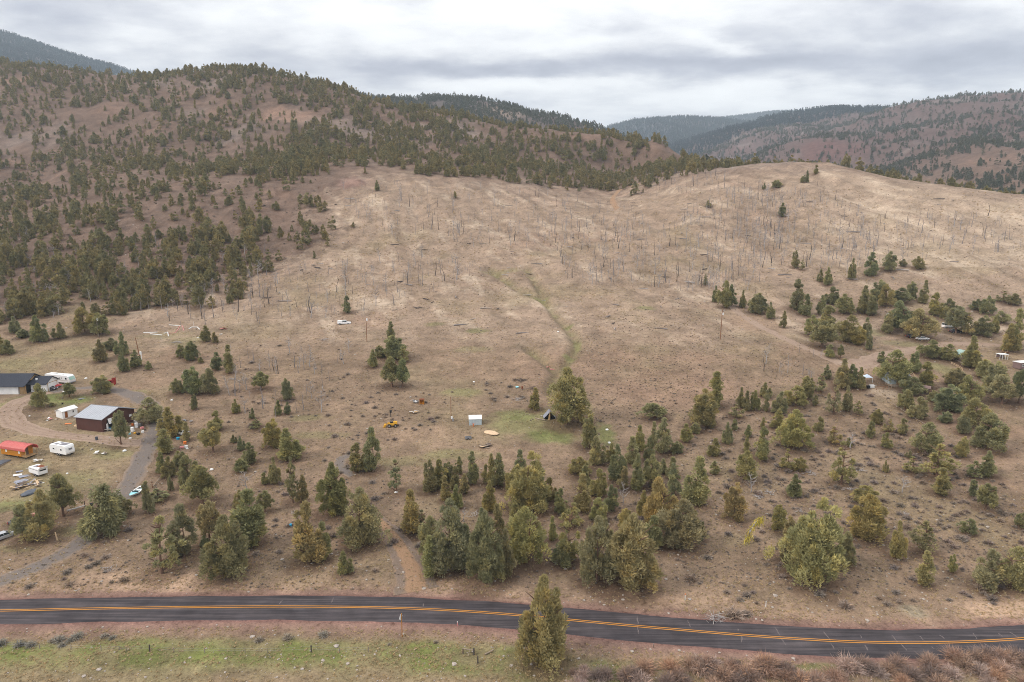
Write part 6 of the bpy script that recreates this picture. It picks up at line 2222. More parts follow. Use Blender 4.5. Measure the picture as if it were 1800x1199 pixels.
pole('fence_post', 'dark thin post on the bank of the gravel driveway', 'post', 31, 975, 14, 0.05, M_DKWOOD)
pole('fence_post', 'pale leaning stump post between the two yard junipers', 'post', 101, 950, 14, 0.14, M_PALEWOOD, (-0.15, 0))
pole('fence_post', 'dark post left of the green ditch end, by the yard edge', 'post', 157, 613, 9, 0.07, M_OLDWOOD)
pole('fence_post', 'short pale post near the white pipes', 'post', 341, 573, 7, 0.08, M_WHITE)

a, b = at(118, 904), at(150, 896)
gate = MB().tube([Vector((0, 0, 0.75)), (b - a) * 0.5 + Vector((0, 0, 0.8)), (b - a) + Vector((0, 0, 0.95))], [0.16, 0.14, 0.11], 8)
plain('log_rail', 'long whitewashed log rail from the leaning juniper to the gate post', 'rail', gate, M_WHITE, a)
a, b = at(269, 857), at(286, 838)
plain('log_rail', 'thin pale pole lying from the reddish post towards the trees', 'rail', MB().tube([Vector((0, 0, 0.25)), (b - a) + Vector((0, 0, 0.5))], 0.09, 6), M_OLDWOOD, a)

# roadside wire fence
FP = [(10, 1137, 9), (70, 1141, 8), (125, 1142, 8), (178, 1144, 9), (210, 1143, 7), (222, 1145, 8), (263, 1146, 12), (306, 1147, 8), (360, 1148, 8), (431, 1148, 9), (470, 1148, 8), (547, 1147, 12), (597, 1147, 9), (648, 1146, 9)]
wire_pts = []
POSTO = []
for k, (u, v, hp) in enumerate(FP):
    p = at(u, v)
    h = float(dz_at(v - hp, p.y)) + CAM_H - p.z
    big_ = hp >= 12
    o = thing('fence_post', 'stout dark post of the roadside wire fence, %s' % ('left one' if u < 400 else 'right one') if big_ else 'thin wooden post of the roadside wire fence', 'fence post', p, 0, None if big_ else 'thin posts of the roadside wire fence')
    MB().tube([(0, 0, -0.2), (RNG.normal(0, 0.04), RNG.normal(0, 0.04), h)], 0.10 if big_ else 0.055, 6).build('post', M_CHAR if big_ else M_POLEGREY, o)
    wire_pts.append((p, h))
    POSTO.append(o)
number_from_left(POSTO)
wm_ = MB()
o0 = wire_pts[0][0]
for fr in (0.45, 0.85):
    for (pa, ha), (pb, hb) in zip(wire_pts[:-1], wire_pts[1:]):
        wm_.tube([pa - o0 + Vector((0, 0, ha * fr)), pb - o0 + Vector((0, 0, hb * fr))], 0.008, 3, cap=False)
plain('fence_wire', 'two strands of wire along the roadside fence', 'wire', wm_, M_GREY, o0)
hb_ = thing('fence_brace', 'wooden H-shaped fence brace in the green ditch grass', 'fence brace', at(814, 1150))
d_ = at(833, 1152) - at(814, 1150)
MB().tube([(0, 0, -0.2), (0, 0, 0.95)], 0.10, 7).build('post', M_DKWOOD, hb_)
MB().tube([(d_.x, d_.y, -0.2), (d_.x, d_.y, 1.15)], 0.12, 7).build('post', M_CHAR, hb_)
MB().tube([(-0.1, 0, 0.92), (d_.x, d_.y, 0.80)], 0.075, 6).build('rail', M_OLDWOOD, hb_)
MB().tube([(d_.x * 0.62, d_.y * 0.62, 0.8), (d_.x * 0.5, d_.y * 0.5 - 0.35, 0.0)], 0.05, 6).build('strut', M_OLDWOOD, hb_)
pole('fence_post', 'dark square fence post right below the wooden brace', 'fence post', 840, 1166, 13, 0.10, M_CHAR)
a, b = at(852, 1152), at(868, 1146)
plain('fallen_rail', 'pale fallen rail in the grass right of the wooden brace', 'rail', MB().tube([(0, 0, 0.1), (b - a) + Vector((0, 0, 0.35))], 0.1, 6), M_OLDWOOD, a)

# road sign and markers
sg = thing('road_sign', 'road sign seen edge-on on a rust-brown post below the asphalt', 'road sign', at(707, 1120))
p = at(707, 1120)
h = float(dz_at(1079, p.y)) + CAM_H - p.z
MB().box(-0.06, 0.06, -0.06, 0.06, -0.3, h).build('post', flat_mat('rust-brown steel', (0.36, 0.15, 0.03), 0.8, 0.15, 1.0), sg)
MB().obox((-0.12, -0.05, h - 0.62), (0.80, 0.02, 0.80), 1.22, 0, math.pi / 4).build('sign_plate', M_WHITE, sg)
for (u, v, hp, lab, mat, cap) in [(1204, 1056, 12, 'thin white survey stake with an orange tip above the road bend', M_WHITE, M_ORANGEP), (1346, 1068, 11, 'plain white survey stake above the road bend', M_WHITE, M_WHITE),
                                  (804, 1101, 8, 'small pale reflector post on the near road shoulder', M_PINK, M_WHITE), (1766, 1150, 9, 'small white reflector post near the right edge of the photo', M_GREY, M_WHITE),
                                  (1149, 1139, 7, 'short dark reflector post on the near shoulder right of the roadside juniper', M_DKWOOD, M_GREY)]:
    p = at(u, v)
    h = float(dz_at(v - hp, p.y)) + CAM_H - p.z
    o = thing('marker_stake', lab, 'stake', p)
    MB().box(-0.05, 0.05, -0.03, 0.03, -0.1, h * 0.8).build('stake', mat, o)
    MB().box(-0.055, 0.055, -0.035, 0.035, h * 0.8, h).build('tip', cap, o)

# ---- centre of the lots
gs = thing('metal_shed', 'small pale grey metal shed with a white roof on the bare pad', 'shed', at(824.5, 748.5), yaw_of(824, 748, 846, 747))
gable_walls(3.55, 3.0, 1.75, 2.5).build('wall', M_SHEDGREY, gs)
rr_ = gable_roof(3.55, 3.0, 1.78, 2.52, 0.06, 0.05)
for r_ in rr_:
    r_.build('roof', M_WHITEGLOSS, gs)
for k in range(9):
    MB().box(0.1 + k * 0.4, 0.16 + k * 0.4, -0.025, 0.0, 0.0, 1.72).build('wall_rib', M_SHEDGREY, gs)
fh = thing('water_pump', 'red water pump in front of the grey metal shed', 'pump', at(832, 750))
MB().tube([(0, 0, 0), (0, 0, 0.75)], 0.13, 8).tube([(0, 0, 0.6), (0.35, 0, 0.75)], 0.06, 6).build('body', M_ORANGEP, fh)
MB().tube([(-0.35, 0, 0.95), (0.05, 0, 0.75)], 0.04, 5).build('handle', M_RED, fh)

ld = thing('wheel_loader', 'old yellow wheel loader with its bucket to the left, among sagebrush', 'loader', at(677, 753), 0.12)
MB().box(0.9, 3.3, 0.3, 1.5, 0.55, 1.15).box(2.2, 3.35, 0.35, 1.45, 1.15, 1.5).build('body', M_YELLOW2, ld, 0.05)
MB().prism([(-0.55, 0.1), (0.1, 0.1), (0.15, 0.75), (-0.2, 0.85)], 0.1, 1.7, 'y').build('bucket', M_YELLOW2, ld, 0.02)
MB().tube([(0.1, 0.45, 0.5), (0.9, 0.45, 1.2), (1.5, 0.45, 1.1)], 0.09, 6).tube([(0.1, 1.35, 0.5), (0.9, 1.35, 1.2), (1.5, 1.35, 1.1)], 0.09, 6).build('lift_arm', M_YELLOW2, ld)
MB().box(1.35, 2.1, 0.5, 1.3, 1.15, 1.45).build('seat', M_BLACK, ld)
MB().tube([(1.3, 0.4, 1.1), (1.35, 0.4, 1.95), (2.2, 0.4, 1.95), (2.25, 0.4, 1.2)], 0.05, 5).tube([(1.3, 1.4, 1.1), (1.35, 1.4, 1.95), (2.2, 1.4, 1.95), (2.25, 1.4, 1.2)], 0.05, 5).build('roll_bar', M_BLACK, ld)
for x_ in (1.15, 2.85):
    for y_ in (0.2, 1.6):
        wheel(ld, x_, y_, 0.48, 0.34)

ob = thing('open_booth', 'orange wooden open-fronted box right of the white scrap', 'booth', at(737.5, 712), 0.0)
MB().box(0, 0.06, 0, 1.1, 0, 1.55).box(1.24, 1.3, 0, 1.1, 0, 1.55).box(0.06, 1.24, 1.04, 1.1, 0, 1.55).build('wall', M_ORANGEWOOD, ob)
MB().box(-0.05, 1.35, -0.05, 1.15, 1.55, 1.62).build('roof', M_RUST, ob)
MB().box(0.06, 1.24, 0.35, 1.04, 0.0, 0.55).build('shelf', M_ORANGEWOOD, ob)


def board_pile(label, cat, u, v, n, L, spread, mats, seed, name='scrap_pile', h=0.5):
    r = random.Random(seed)
    o = thing(name, label, cat, at(u, v), r.random())
    for k in range(n):
        l_ = L * r.uniform(0.5, 1.1)
        w_ = r.choice((0.14, 0.2, 0.3, 0.9))
        MB().obox((r.uniform(-spread, spread), r.uniform(-spread, spread) * 0.7, 0.06 + h * r.random()), (l_, w_, 0.05), r.uniform(0, 3.14), r.uniform(-0.15, 0.15), r.uniform(-0.15, 0.15)).build('board', r.choice(mats), o)
    return o


board_pile('tangle of white scrap panels left of the orange box', 'scrap', 729, 709, 9, 1.6, 0.9, [M_WHITE, M_WHITE, M_GREY], 3, h=0.8)
board_pile('broken yellow pallets below the white scrap', 'pallets', 728, 726, 11, 1.4, 0.9, [M_PALEWOOD, M_TIMBER, M_WHITE], 4, h=0.5)
board_pile('heap of boards and plywood with pale frame below the cargo trailer', 'lumber heap', 47, 854, 26, 3.4, 2.6, [M_OLDWOOD, M_PALEWOOD, M_WHITE, M_SHEET, M_DKWOOD], 5, 'lumber_pile', 0.6)
board_pile('boards and broken things at the open door of the brown shop', 'scrap', 193, 757, 9, 1.6, 0.9, [M_PALEWOOD, M_WHITE, M_OLDWOOD, M_BLUE], 6, h=0.6)
board_pile('log and plank pile below the sand heap', 'log pile', 856, 785, 12, 2.4, 1.1, [M_DKWOOD, M_OLDWOOD, M_PALEWOOD], 7, 'log_pile', 0.5)
board_pile('strewn white rubbish left of the small white shed', 'rubbish', 91, 738, 10, 0.8, 1.4, [M_WHITE, M_WHITE, M_PINK, M_OLDWOOD], 8, h=0.3)
board_pile('white rubbish around the tree stump right of the camper trailer', 'rubbish', 177, 799, 12, 1.1, 1.3, [M_WHITE, M_GREY, M_OLDWOOD], 9, h=0.5)
board_pile('white broken chairs and panels at the porch of the orange wagon', 'rubbish', 69, 812, 9, 1.0, 0.9, [M_WHITE, M_WHITE, M_GREY], 10, h=0.7)
board_pile('heap of red-brown wreckage by the white pipes', 'wreckage', 394, 579, 12, 2.0, 1.2, [M_RUST, M_RUST, M_PINK, M_DKWOOD], 11, h=0.9)
board_pile('rusty scrap above the big juniper', 'scrap', 963, 646, 6, 1.4, 0.8, [M_RUST, M_DKWOOD, M_PINK], 12, h=0.4)
board_pile('stacked brown boards at the right edge among junipers', 'lumber', 1766, 621, 10, 2.2, 1.0, [M_RUST, M_TIMBER, M_DKWOOD], 13, 'lumber_pile', 0.6)
board_pile('pale rubbish above the scrap heap of tubs', 'rubbish', 331, 741, 9, 1.0, 1.3, [M_WHITE, M_GREY, M_OLDWOOD], 14, h=0.3)
board_pile('things heaped on the porch of the dark-roofed house', 'rubbish', 42, 691, 8, 0.8, 0.9, [M_WHITE, M_RUST, M_BLUE, M_BLACK], 15, h=0.6)


def heap(name, label, cat, u, v, rx, ry, rzh, mat, seed, group=None):
    """a lumpy low heap or bag lying on the ground"""
    r = np.random.default_rng(seed)
    bm = bmesh.new()
    bmesh.ops.create_icosphere(bm, subdivisions=3, radius=1.0)
    for q in bm.verts:
        c = q.co
        f = 1 + 0.22 * float(gnoise(np.array([c.x * 2 + seed]), np.array([c.y * 2 + c.z]))[0]) + r.normal(0, 0.02)
        q.co = Vector((c.x * rx * f, c.y * ry * f, max(c.z, -0.15) * rzh * f))
    me = bpy.data.meshes.new(name)
    bm.to_mesh(me)
    bm.free()
    me.polygons.foreach_set('use_smooth', np.ones(len(me.polygons), bool))
    me.materials.append(mat)
    o = link(name, me, None, at(u, v), seed * 0.7)
    return tag(o, label, cat, group)


heap('sand_heap', 'low heap of pale sand right of the grey metal shed', 'sand heap', 863, 761, 1.5, 2.6, 0.3, M_SAND, 1)
heap('tarpaulin', 'crumpled dark tarpaulin below the lumber heap', 'tarpaulin', 52, 867, 2.0, 1.3, 0.5, M_TARP, 2)
heap('tarpaulin', 'black covered heap at the left wall of the brown shop', 'covered heap', 142, 752, 0.9, 0.7, 0.9, M_BLACK, 3)
heap('cushion', 'pale tan cushion on the black heap beside the brown shop', 'cushion', 134, 750, 0.8, 0.4, 0.5, M_PALEWOOD, 4)
for k, (u, v, s, mat, lab) in enumerate([(219, 793, 0.55, M_WHITE, 'white tub under the bare-trunked juniper near the shop'), (118, 833, 0.35, M_WHITE, 'white bag alone on the grass right of the cargo trailer'),
                                         (372, 826, 0.5, M_WHITE, 'white bag on bare ground left of the lot junipers'), (696, 866, 0.4, M_WHITE, 'white bag at the foot of the thin grey juniper'),
                                         (209, 864, 0.3, M_WHITE, 'white scrap beside the gravel driveway above the drooping juniper'), (151, 666, 0.6, M_WHITE, 'white sheet bundle right of the motorhome'),
                                         (329, 789, 0.4, M_WHITE, 'white chest among the scrap tubs'), (154, 909, 0.45, M_WHITE, 'white tub at the left foot of the drooping juniper'),
                                         (1067, 756, 0.5, M_WHITE, 'upper white bag by the green strip right of the big juniper'), (1071, 779, 0.5, M_WHITE, 'lower white bag by the green strip right of the big juniper'),
                                         (833, 672, 0.4, M_WHITE, 'small white scrap above the green patch'), (302, 704, 0.4, M_WHITE, 'small white scrap left of the round junipers'), (981, 584, 0.45, M_WHITE, 'white scrap beside the shallow gully'),
                                         (103, 724, 0.3, M_WHITE, 'white bag behind the small white shed'), (52, 732, 0.3, M_WHITE, 'white bag inside the loop of the dirt driveway'),
                                         (112, 690, 0.45, M_WHITE, 'white tub between the two round junipers of the loop'), (229, 771, 0.4, M_WHITE, 'white bag in front of the shop junk')]):
    heap('rubbish_bag', lab, 'bag', u, v, s, s * 0.8, s * 0.6, mat, 20 + k)


def tub(label, cat, u, v, r, h, mat, name='bucket'):
    o = thing(name, label, cat, at(u, v))
    MB().tube([(0, 0, 0), (0, 0, h)], [r * 0.85, r], 10).build('body', mat, o)
    MB().tube([(0, 0, h), (0, 0, h + 0.05)], [r * 1.08, r * 1.05], 10).build('rim', mat, o)
    return o


tub('blue tub in the scrap heap below the brown shop', 'tub', 313, 773, 0.42, 0.5, M_BLUE)
tub('orange tub in the scrap heap below the brown shop', 'tub', 325, 781, 0.42, 0.6, M_ORANGEP)
tub('bright blue bucket left of the front rusty juniper', 'bucket', 511, 926, 0.28, 0.5, M_BLUE)
tub('orange bucket beside the gate post', 'bucket', 158, 896, 0.3, 0.5, M_ORANGEP)
tub('black bucket behind the gate post', 'bucket', 161, 889, 0.35, 0.45, M_BLACK)
tub('pink ball-shaped tub between the yard junipers', 'tub', 59, 909, 0.4, 0.55, M_PINK)
tub('dark barrel on the driveway edge above the camper trailer', 'barrel', 170, 774, 0.35, 0.8, M_TARP, 'barrel')
tub('rusty drum beside the dark brush pile', 'drum', 918, 684, 0.3, 0.8, M_RUST, 'barrel')
tub('pale blue tub beside the dark brush pile', 'tub', 909, 682, 0.5, 0.35, M_AQUA)
tub('blue barrel at the house garage', 'barrel', 54, 683, 0.3, 0.85, M_BLUE, 'barrel')
tub('yellow barrel at the house garage', 'barrel', 50, 683, 0.28, 0.8, M_YELLOW2, 'barrel')
tub('orange tub among the right-hand junipers', 'tub', 1765, 657, 0.45, 0.5, M_ORANGEP)
tub('small black pot inside the driveway loop', 'pot', 110, 711, 0.25, 0.35, M_BLACK)


def appliance(label, cat, u, v, w, d, h, mat, rz=0.0, tilt=0.0, name='appliance'):
    o = thing(name, label, cat, at(u, v), rz)
    if tilt:
        o.rotation_euler = (tilt, 0, rz)
    MB().box(-w / 2, w / 2, -d / 2, d / 2, 0, h).build('body', mat, o, 0.03)
    MB().box(-w / 2 + 0.04, w / 2 - 0.04, -d / 2 - 0.035, -d / 2 - 0.002, h * 0.08, h * 0.95).build('door', mat, o)
    MB().box(w / 2 - 0.14, w / 2 - 0.09, -d / 2 - 0.08, -d / 2 - 0.035, h * 0.4, h * 0.7).build('handle', M_GREY, o)
    return o


JX = [(240, 752, 0.8, 0.7, 1.3, M_WHITE, 'white refrigerator', 'appliance'), (233, 759, 0.7, 0.7, 1.2, M_WHITE, 'leaning white washing machine', 'appliance'), (238, 743, 1.6, 0.5, 0.5, M_WHITE, 'long white mattress-like panel', 'panel'),
      (246, 749, 0.7, 0.6, 0.7, M_GREY, 'grey cabinet', 'cabinet'), (250, 754, 0.8, 0.6, 0.5, M_PINK, 'pinkish box', 'box'), (251, 761, 0.7, 0.6, 0.5, M_WHITE, 'low white box', 'box'), (233, 749, 0.6, 0.5, 0.6, M_ORANGEP, 'orange crate', 'crate'),
      (228, 764, 0.6, 0.4, 0.4, M_AQUA, 'turquoise crate', 'crate'), (237, 763, 0.6, 0.4, 0.4, M_YELLOW2, 'yellow crate', 'crate'), (243, 764, 0.9, 0.7, 0.4, M_BLACK, 'black crate', 'crate'), (222, 758, 0.5, 0.5, 0.5, M_WHITE, 'small white box', 'box'),
      (255, 757, 0.5, 0.5, 0.5, M_DKWOOD, 'dark wooden chest', 'chest'), (229, 753, 0.6, 0.5, 0.8, M_OLDWOOD, 'weathered cupboard', 'cupboard')]
for k, (u, v, w, d, h, mat, nm, cat) in enumerate(JX):
    appliance('%s in the junk heap right of the brown shop' % nm, cat, u, v, w, d, h, mat, 0.5 + 0.9 * k, 0.0, nm.split()[-1].replace('-', '_') if cat != 'appliance' else 'appliance')
appliance('black upright box at the back corner of the brown shop', 'box', 240, 735, 1.0, 0.8, 1.6, M_BLACK, 0.7, 0, 'storage_box')
appliance('white chest on the scrap heap below the brown shop', 'chest', 327, 787, 0.9, 0.5, 0.5, M_WHITE, 0.8, 0, 'cooler_box')
appliance('red cushioned seat in the scrap heap below the brown shop', 'seat', 320, 788, 1.1, 0.5, 0.4, M_PINK, 0.1, 0, 'bench_seat')
w_ = car('wrecked_car', 'white wrecked buggy in the scrap heap below the brown shop', 'wrecked car', at(319, 767), yaw_of(319, 767, 332, 761), M_WHITE, [(0, 0.3), (2.5, 0.3), (2.6, 0.6), (1.9, 0.8), (0.1, 0.85)],
         [(0.3, 0.8), (0.6, 1.15), (1.4, 1.15), (1.9, 0.78)], 2.6, 1.4, (0.5, 2.1), 0.28, False)

for k, (u, v, L_, W_, rz_, mat, lab) in enumerate([(41, 846, 3.2, 1.7, 0.9, M_SHEET, 'largest flat grey sheet left of the cargo trailer'), (43, 838, 2.2, 1.4, 0.8, M_SHEET, 'upper grey sheet against the cargo trailer'),
                                                   (31, 836, 1.8, 1.0, 0.6, M_WHITE, 'white sheet lying left of the cargo trailer'), (34, 830, 1.4, 0.7, 0.7, M_SHEET, 'smallest grey sheet above the white sheet'),
                                                   (143, 702, 1.8, 1.0, 1.2, M_GREY, 'grey board on the lawn of the driveway loop'), (971, 650, 1.8, 0.8, 0.1, M_PINK, 'pinkish board right of the rusty scrap'),
                                                   (120, 746, 1.6, 0.8, 0.4, M_ORANGEP, 'orange and white board in front of the small white shed')]):
    m_ = MB().obox((0, 0, 0.12), (L_, W_, 0.05), 0, 0.06, 0.05)
    for q in range(5):
        m_.obox((-L_ / 2 + (q + 0.5) * L_ / 5, 0, 0.155), (0.05, W_, 0.03), 0, 0.06, 0.05)
    plain('metal_sheet', lab, 'sheet', m_, mat, at(u, v), rz_)

# small trailer on the pad
ut = thing('utility_trailer', 'small dark utility trailer on the bare pad below the grey shed', 'trailer', at(818, 774), 0.2)
MB().box(0, 1.7, 0, 0.06, 0.3, 0.7).box(0, 1.7, 0.94, 1.0, 0.3, 0.7).box(0, 0.06, 0.06, 0.94, 0.3, 0.7).box(0, 1.7, 0, 1.0, 0.24, 0.3).build('box', M_GREY, ut)
wheel(ut, 0.8, -0.05, 0.24, 0.16)
wheel(ut, 0.8, 1.05, 0.24, 0.16)
MB().tube([(1.7, 0.5, 0.3), (2.4, 0.5, 0.25)], 0.04, 5).build('drawbar', M_BLACK, ut)

# log hut under the big juniper
lh = thing('log_hut', 'A-shaped hut with grey metal roof sheets and a log front under the biggest juniper', 'hut', at(957, 738), 0.05)
for sg_ in (0, 1):
    m_ = MB()
    xe, xr = (-0.2, 1.55) if sg_ == 0 else (3.3, 1.55 + 0.006)
    a_ = [(xe, -0.3, 0.35), (xe, 2.6, 0.35), (xr, 2.6, 2.3), (xr, -0.3, 2.3)]
    m_.add(a_ + [(x, y, z + 0.07) for x, y, z in a_], [(0, 1, 2, 3), (4, 5, 6, 7), (0, 1, 5, 4), (1, 2, 6, 5), (2, 3, 7, 6), (3, 0, 4, 7)])
    m_.build('roof', M_SHEET, lh)
MB().add([(0.05, 0.3, 0), (3.05, 0.3, 0), (3.05, 0.3, 0.5), (1.55, 0.3, 2.2), (0.05, 0.3, 0.5), (0.05, 2.4, 0), (3.05, 2.4, 0), (3.05, 2.4, 0.5), (1.55, 2.4, 2.2), (0.05, 2.4, 0.5)],
         [(0, 1, 2, 3, 4), (5, 6, 7, 8, 9), (0, 1, 6, 5), (1, 2, 7, 6), (2, 3, 8, 7), (3, 4, 9, 8), (4, 0, 5, 9)]).build('wall', M_DARK, lh)  # solid infill painted black for the shade inside the hut
MB().tube([(1.4, -0.15, -0.1), (1.45, -0.1, 1.2), (1.55, 0, 2.3)], [0.32, 0.26, 0.18], 8).build('log_column', M_TIMBER, lh)
MB().tube([(-2.6, 0.9, 0.2), (-1.3, -0.1, 0.15), (0.2, -0.9, 0.12)], 0.16, 7).build('log_edging', M_OLDWOOD, lh)


# dark brush piles and fallen wood
def brush(name, label, cat, u, v, L_, n, mat, seed, z=0.5, group=None):
    r = random.Random(seed)
    m_ = MB()
    for k in range(n):
        x, y = r.gauss(0, L_ * 0.28), r.gauss(0, L_ * 0.2)
        a_ = r.uniform(0, 6.28)
        l_ = L_ * r.uniform(0.25, 0.6)
        p_ = Vector((x, y, 0.05 + z * 0.4 * r.random()))
        q_ = p_ + Vector((math.cos(a_) * l_, math.sin(a_) * l_, r.uniform(-0.05, z)))
        mid = p_.lerp(q_, 0.5) + Vector((r.gauss(0, 0.08), r.gauss(0, 0.08), 0.1))
        w_ = 0.05 * r.uniform(0.5, 1.4) * (L_ / 2.5) ** 0.5
        m_.tube([p_, mid, q_], [w_, w_ * 0.8, w_ * 0.25], 4, cap=False)
    return plain(name, label, cat, m_, mat, at(u, v), seed, group=group)


brush('brush_pile', 'dark brush pile left of the biggest juniper, upper heap', 'brush pile', 917, 670, 3.2, 34, M_CHAR, 1)
brush('brush_pile', 'dark curled brush left of the biggest juniper, lower heap', 'brush pile', 936, 684, 3.4, 30, M_DKWOOD, 2)
brush('brush_pile', 'long line of grey brush above the log hut', 'brush pile', 909, 703, 3.0, 22, M_GREYWOOD, 3)
brush('fallen_tree', 'grey uprooted stump with dark base at the far road edge', 'fallen tree', 1258, 1090, 3.0, 34, M_GREYWOOD, 4, 0.9)
for k, (u, v, L_, lab) in enumerate([(1422, 833, 3.4, 'grey fallen branches right of the small olive junipers on the dry slope'), (1350, 868, 3.2, 'grey dead branches left of the cone juniper on the dry slope'),
                                     (1333, 875, 2.6, 'bleached branches below the orange juniper slope'), (1512, 828, 2.6, 'grey branches right of the shaggy grey juniper'), (1495, 862, 2.6, 'grey branches below the shaggy grey juniper'),
                                     (1404, 900, 2.0, 'pale fallen twigs above the largest light green juniper'), (1592, 905, 1.6, 'white broken branch on bare slope'), (975, 985, 3.0, 'bleached fallen trunk in the front thicket'),
                                     (837, 905, 2.8, 'grey dead sticks inside the front thicket'), (520, 905, 3.0, 'grey fallen branches under the ragged brown juniper'), (190, 1002, 2.4, 'bleached branches beside the gravel driveway'),
                                     (790, 1000, 3.0, 'grey dead wood at the foot of the broad tan juniper'), (310, 603, 4.0, 'grey logs lying below the white pipes'), (500, 705, 4.6, 'grey brush on the slope beside the dark round juniper'),
                                     (460, 710, 4.0, 'grey brush left of the dark round juniper'), (585, 690, 3.6, 'grey fallen wood right of the dark juniper'), (735, 542, 4.4, 'dark fallen wood above the slim utility pole'),
                                     (745, 440, 5.0, 'blackened fallen tree high on the pale slope'), (1215, 860, 2.2, 'grey twigs beside the bright yellow-green juniper'), (1030, 432, 5.0, 'dark fallen trunks in the middle of the burn'),
                                     (1170, 488, 5.0, 'dark tangled fallen trunks above the back lot corner'), (1000, 435, 5.0, 'pale fallen trunk in the middle of the burn'), (570, 598, 3.5, 'grey brush heap left of the juniper clump'),
                                     (470, 525, 3.6, 'dark fallen logs on the tan slope left of the white pickup'), (1720, 862, 2.6, 'grey brush at the right lot edge'), (410, 668, 2.6, 'grey stump wood under the tall lot juniper')]):
    brush('fallen_branches', lab, 'fallen branches', u, v, L_, 20, M_GREYWOOD if 'dark' not in lab and 'black' not in lab else M_CHAR, 40 + k, 0.45)
a, b = at(650, 945), at(662, 950)
plain('fallen_log', 'short reddish log beside the dirt track juniper', 'log', MB().tube([(0, 0, 0.12), (b - a) + Vector((0, 0, 0.12))], 0.17, 8), M_POLE, a)

# fallen logs over the burn
rr = np.random.default_rng(55)
fu_, fv_ = rr.uniform(480, 1700, 260), rr.uniform(350, 590, 260)
lx, ly, lz = ground_at(fu_, fv_)
kk_ = 0
LOGO = []
LOGM = [MB().tube([(-0.5, 0, 0.02), (0, 0.02, 0.03), (0.5, 0, 0.02)], [0.035, 0.03, 0.018], 6).mesh('log', mm) for mm in (M_CHAR, M_GREYWOOD, M_SNAG)]
BURN_PART = [(760, 'on the left of the pale slope'), (1010, 'left of the middle drainage'), (1260, 'right of the middle drainage'), (1480, 'below the pale crest'), (3000, 'on the right shoulder of the pale slope')]
for q in range(260):
    if not np.isfinite(ly[q]) or ly[q] > 560 or kk_ >= 95 or (fv_[q] > 500 and fu_[q] > 1200):
        continue
    o = link('fallen_log', LOGM[int(rr.integers(3))], None, (lx[q], ly[q], float(land_z([lx[q]], [ly[q]])[0]) + 0.05), rr.random() * 3.14)
    s_ = rr.uniform(2.5, 7.5)
    o.scale = (s_, s_ * 1.2, s_ * 1.2)
    w_ = [t for lim, t in BURN_PART if fu_[q] < lim][0]
    lab = '%s %s fallen log %s%s' % ('long' if s_ > 5 else 'short', 'grey' if o.data is LOGM[1] else 'dark', 'high ' if fv_[q] < 430 else 'low ', w_)
    tag(o, lab, 'log', 'fallen logs on the burned slope')
    LOGO.append(o)
    kk_ += 1

number_from_left(LOGO)
# toppled juniper with yellow lichen
tj = thing('toppled_juniper', 'toppled juniper with yellow lichened twigs left of the largest light green juniper', 'fallen tree', at(1312, 958), yaw_of(1312, 958, 1345, 952))
MB().tube([(0, 0, 0), (0.8, 0.3, 2.6), (2.2, 0.6, 4.2), (4.0, 0.8, 4.9)], [0.26, 0.2, 0.13, 0.04], 7).build('trunk', M_GREYWOOD, tj)
rr = np.random.default_rng(66)
Vl, Tl = [], []
for k in range(240):
    t = rr.random()
    p_ = np.array([np.interp(t, [0, .3, .6, 1], [0.1, 0.8, 2.2, 4.0]), np.interp(t, [0, .3, .6, 1], [0, .3, .6, .8]), np.interp(t, [0, .3, .6, 1], [0.8, 2.6, 4.2, 4.9])])
    p_ = p_ + rr.normal(0, 0.25, 3)
    d_ = np.array([rr.normal(-0.2, 0.5), rr.normal(-0.3, 0.6), -abs(rr.normal(1.0, 0.4))])
    d_ = d_ / np.linalg.norm(d_) * rr.uniform(0.6, 1.7)
    w_ = unit(np.cross(d_, rr.normal(0, 1, 3))) * 0.07
    Vl.append([p_ - w_, p_ + w_, p_ + d_])
    Tl.append(rr.random())
lo = link('lichened_twigs', tri_mesh('lichened_twigs', np.array(Vl), np.array(Tl), M_LICHEN), tj)

# white pipes and hoses on the grass of the left yard
def pipe(label, uvs, rad, mat, name='pipe', cat='pipe', z=0.12):
    P_ = [at(u, v) for u, v in uvs]
    m_ = MB().tube([p_ - P_[0] + Vector((0, 0, z)) for p_ in P_], rad, 6)
    plain(name, label, cat, m_, mat, P_[0])


pipe('long white pipe lying left of the pipe bends', [(252, 586), (277, 585)], 0.16, M_WHITE)
pipe('short white pipe right below the long one', [(264, 588), (285, 590)], 0.16, M_WHITE)
pipe('white pipe leading into the orange hose', [(297, 572), (318, 574)], 0.12, M_WHITE)
pipe('orange hose bent in a hook', [(295, 587), (308, 586), (313, 580), (316, 574), (321, 574), (323, 582)], 0.10, M_PINK, 'hose', 'hose')
pipe('white pipe bent in an arch', [(332, 579), (337, 576), (347, 576), (351, 580)], 0.16, M_WHITE)
pipe('small white pipe piece below the arch', [(346, 595), (352, 595)], 0.16, M_WHITE)
pipe('white sheet-like pipe bits at the grey snag', [(288, 587), (295, 585), (296, 592)], 0.16, M_WHITE)
pipe('white bent pipe below the red-brown wreckage', [(386, 589), (391, 588)], 0.18, M_WHITE)

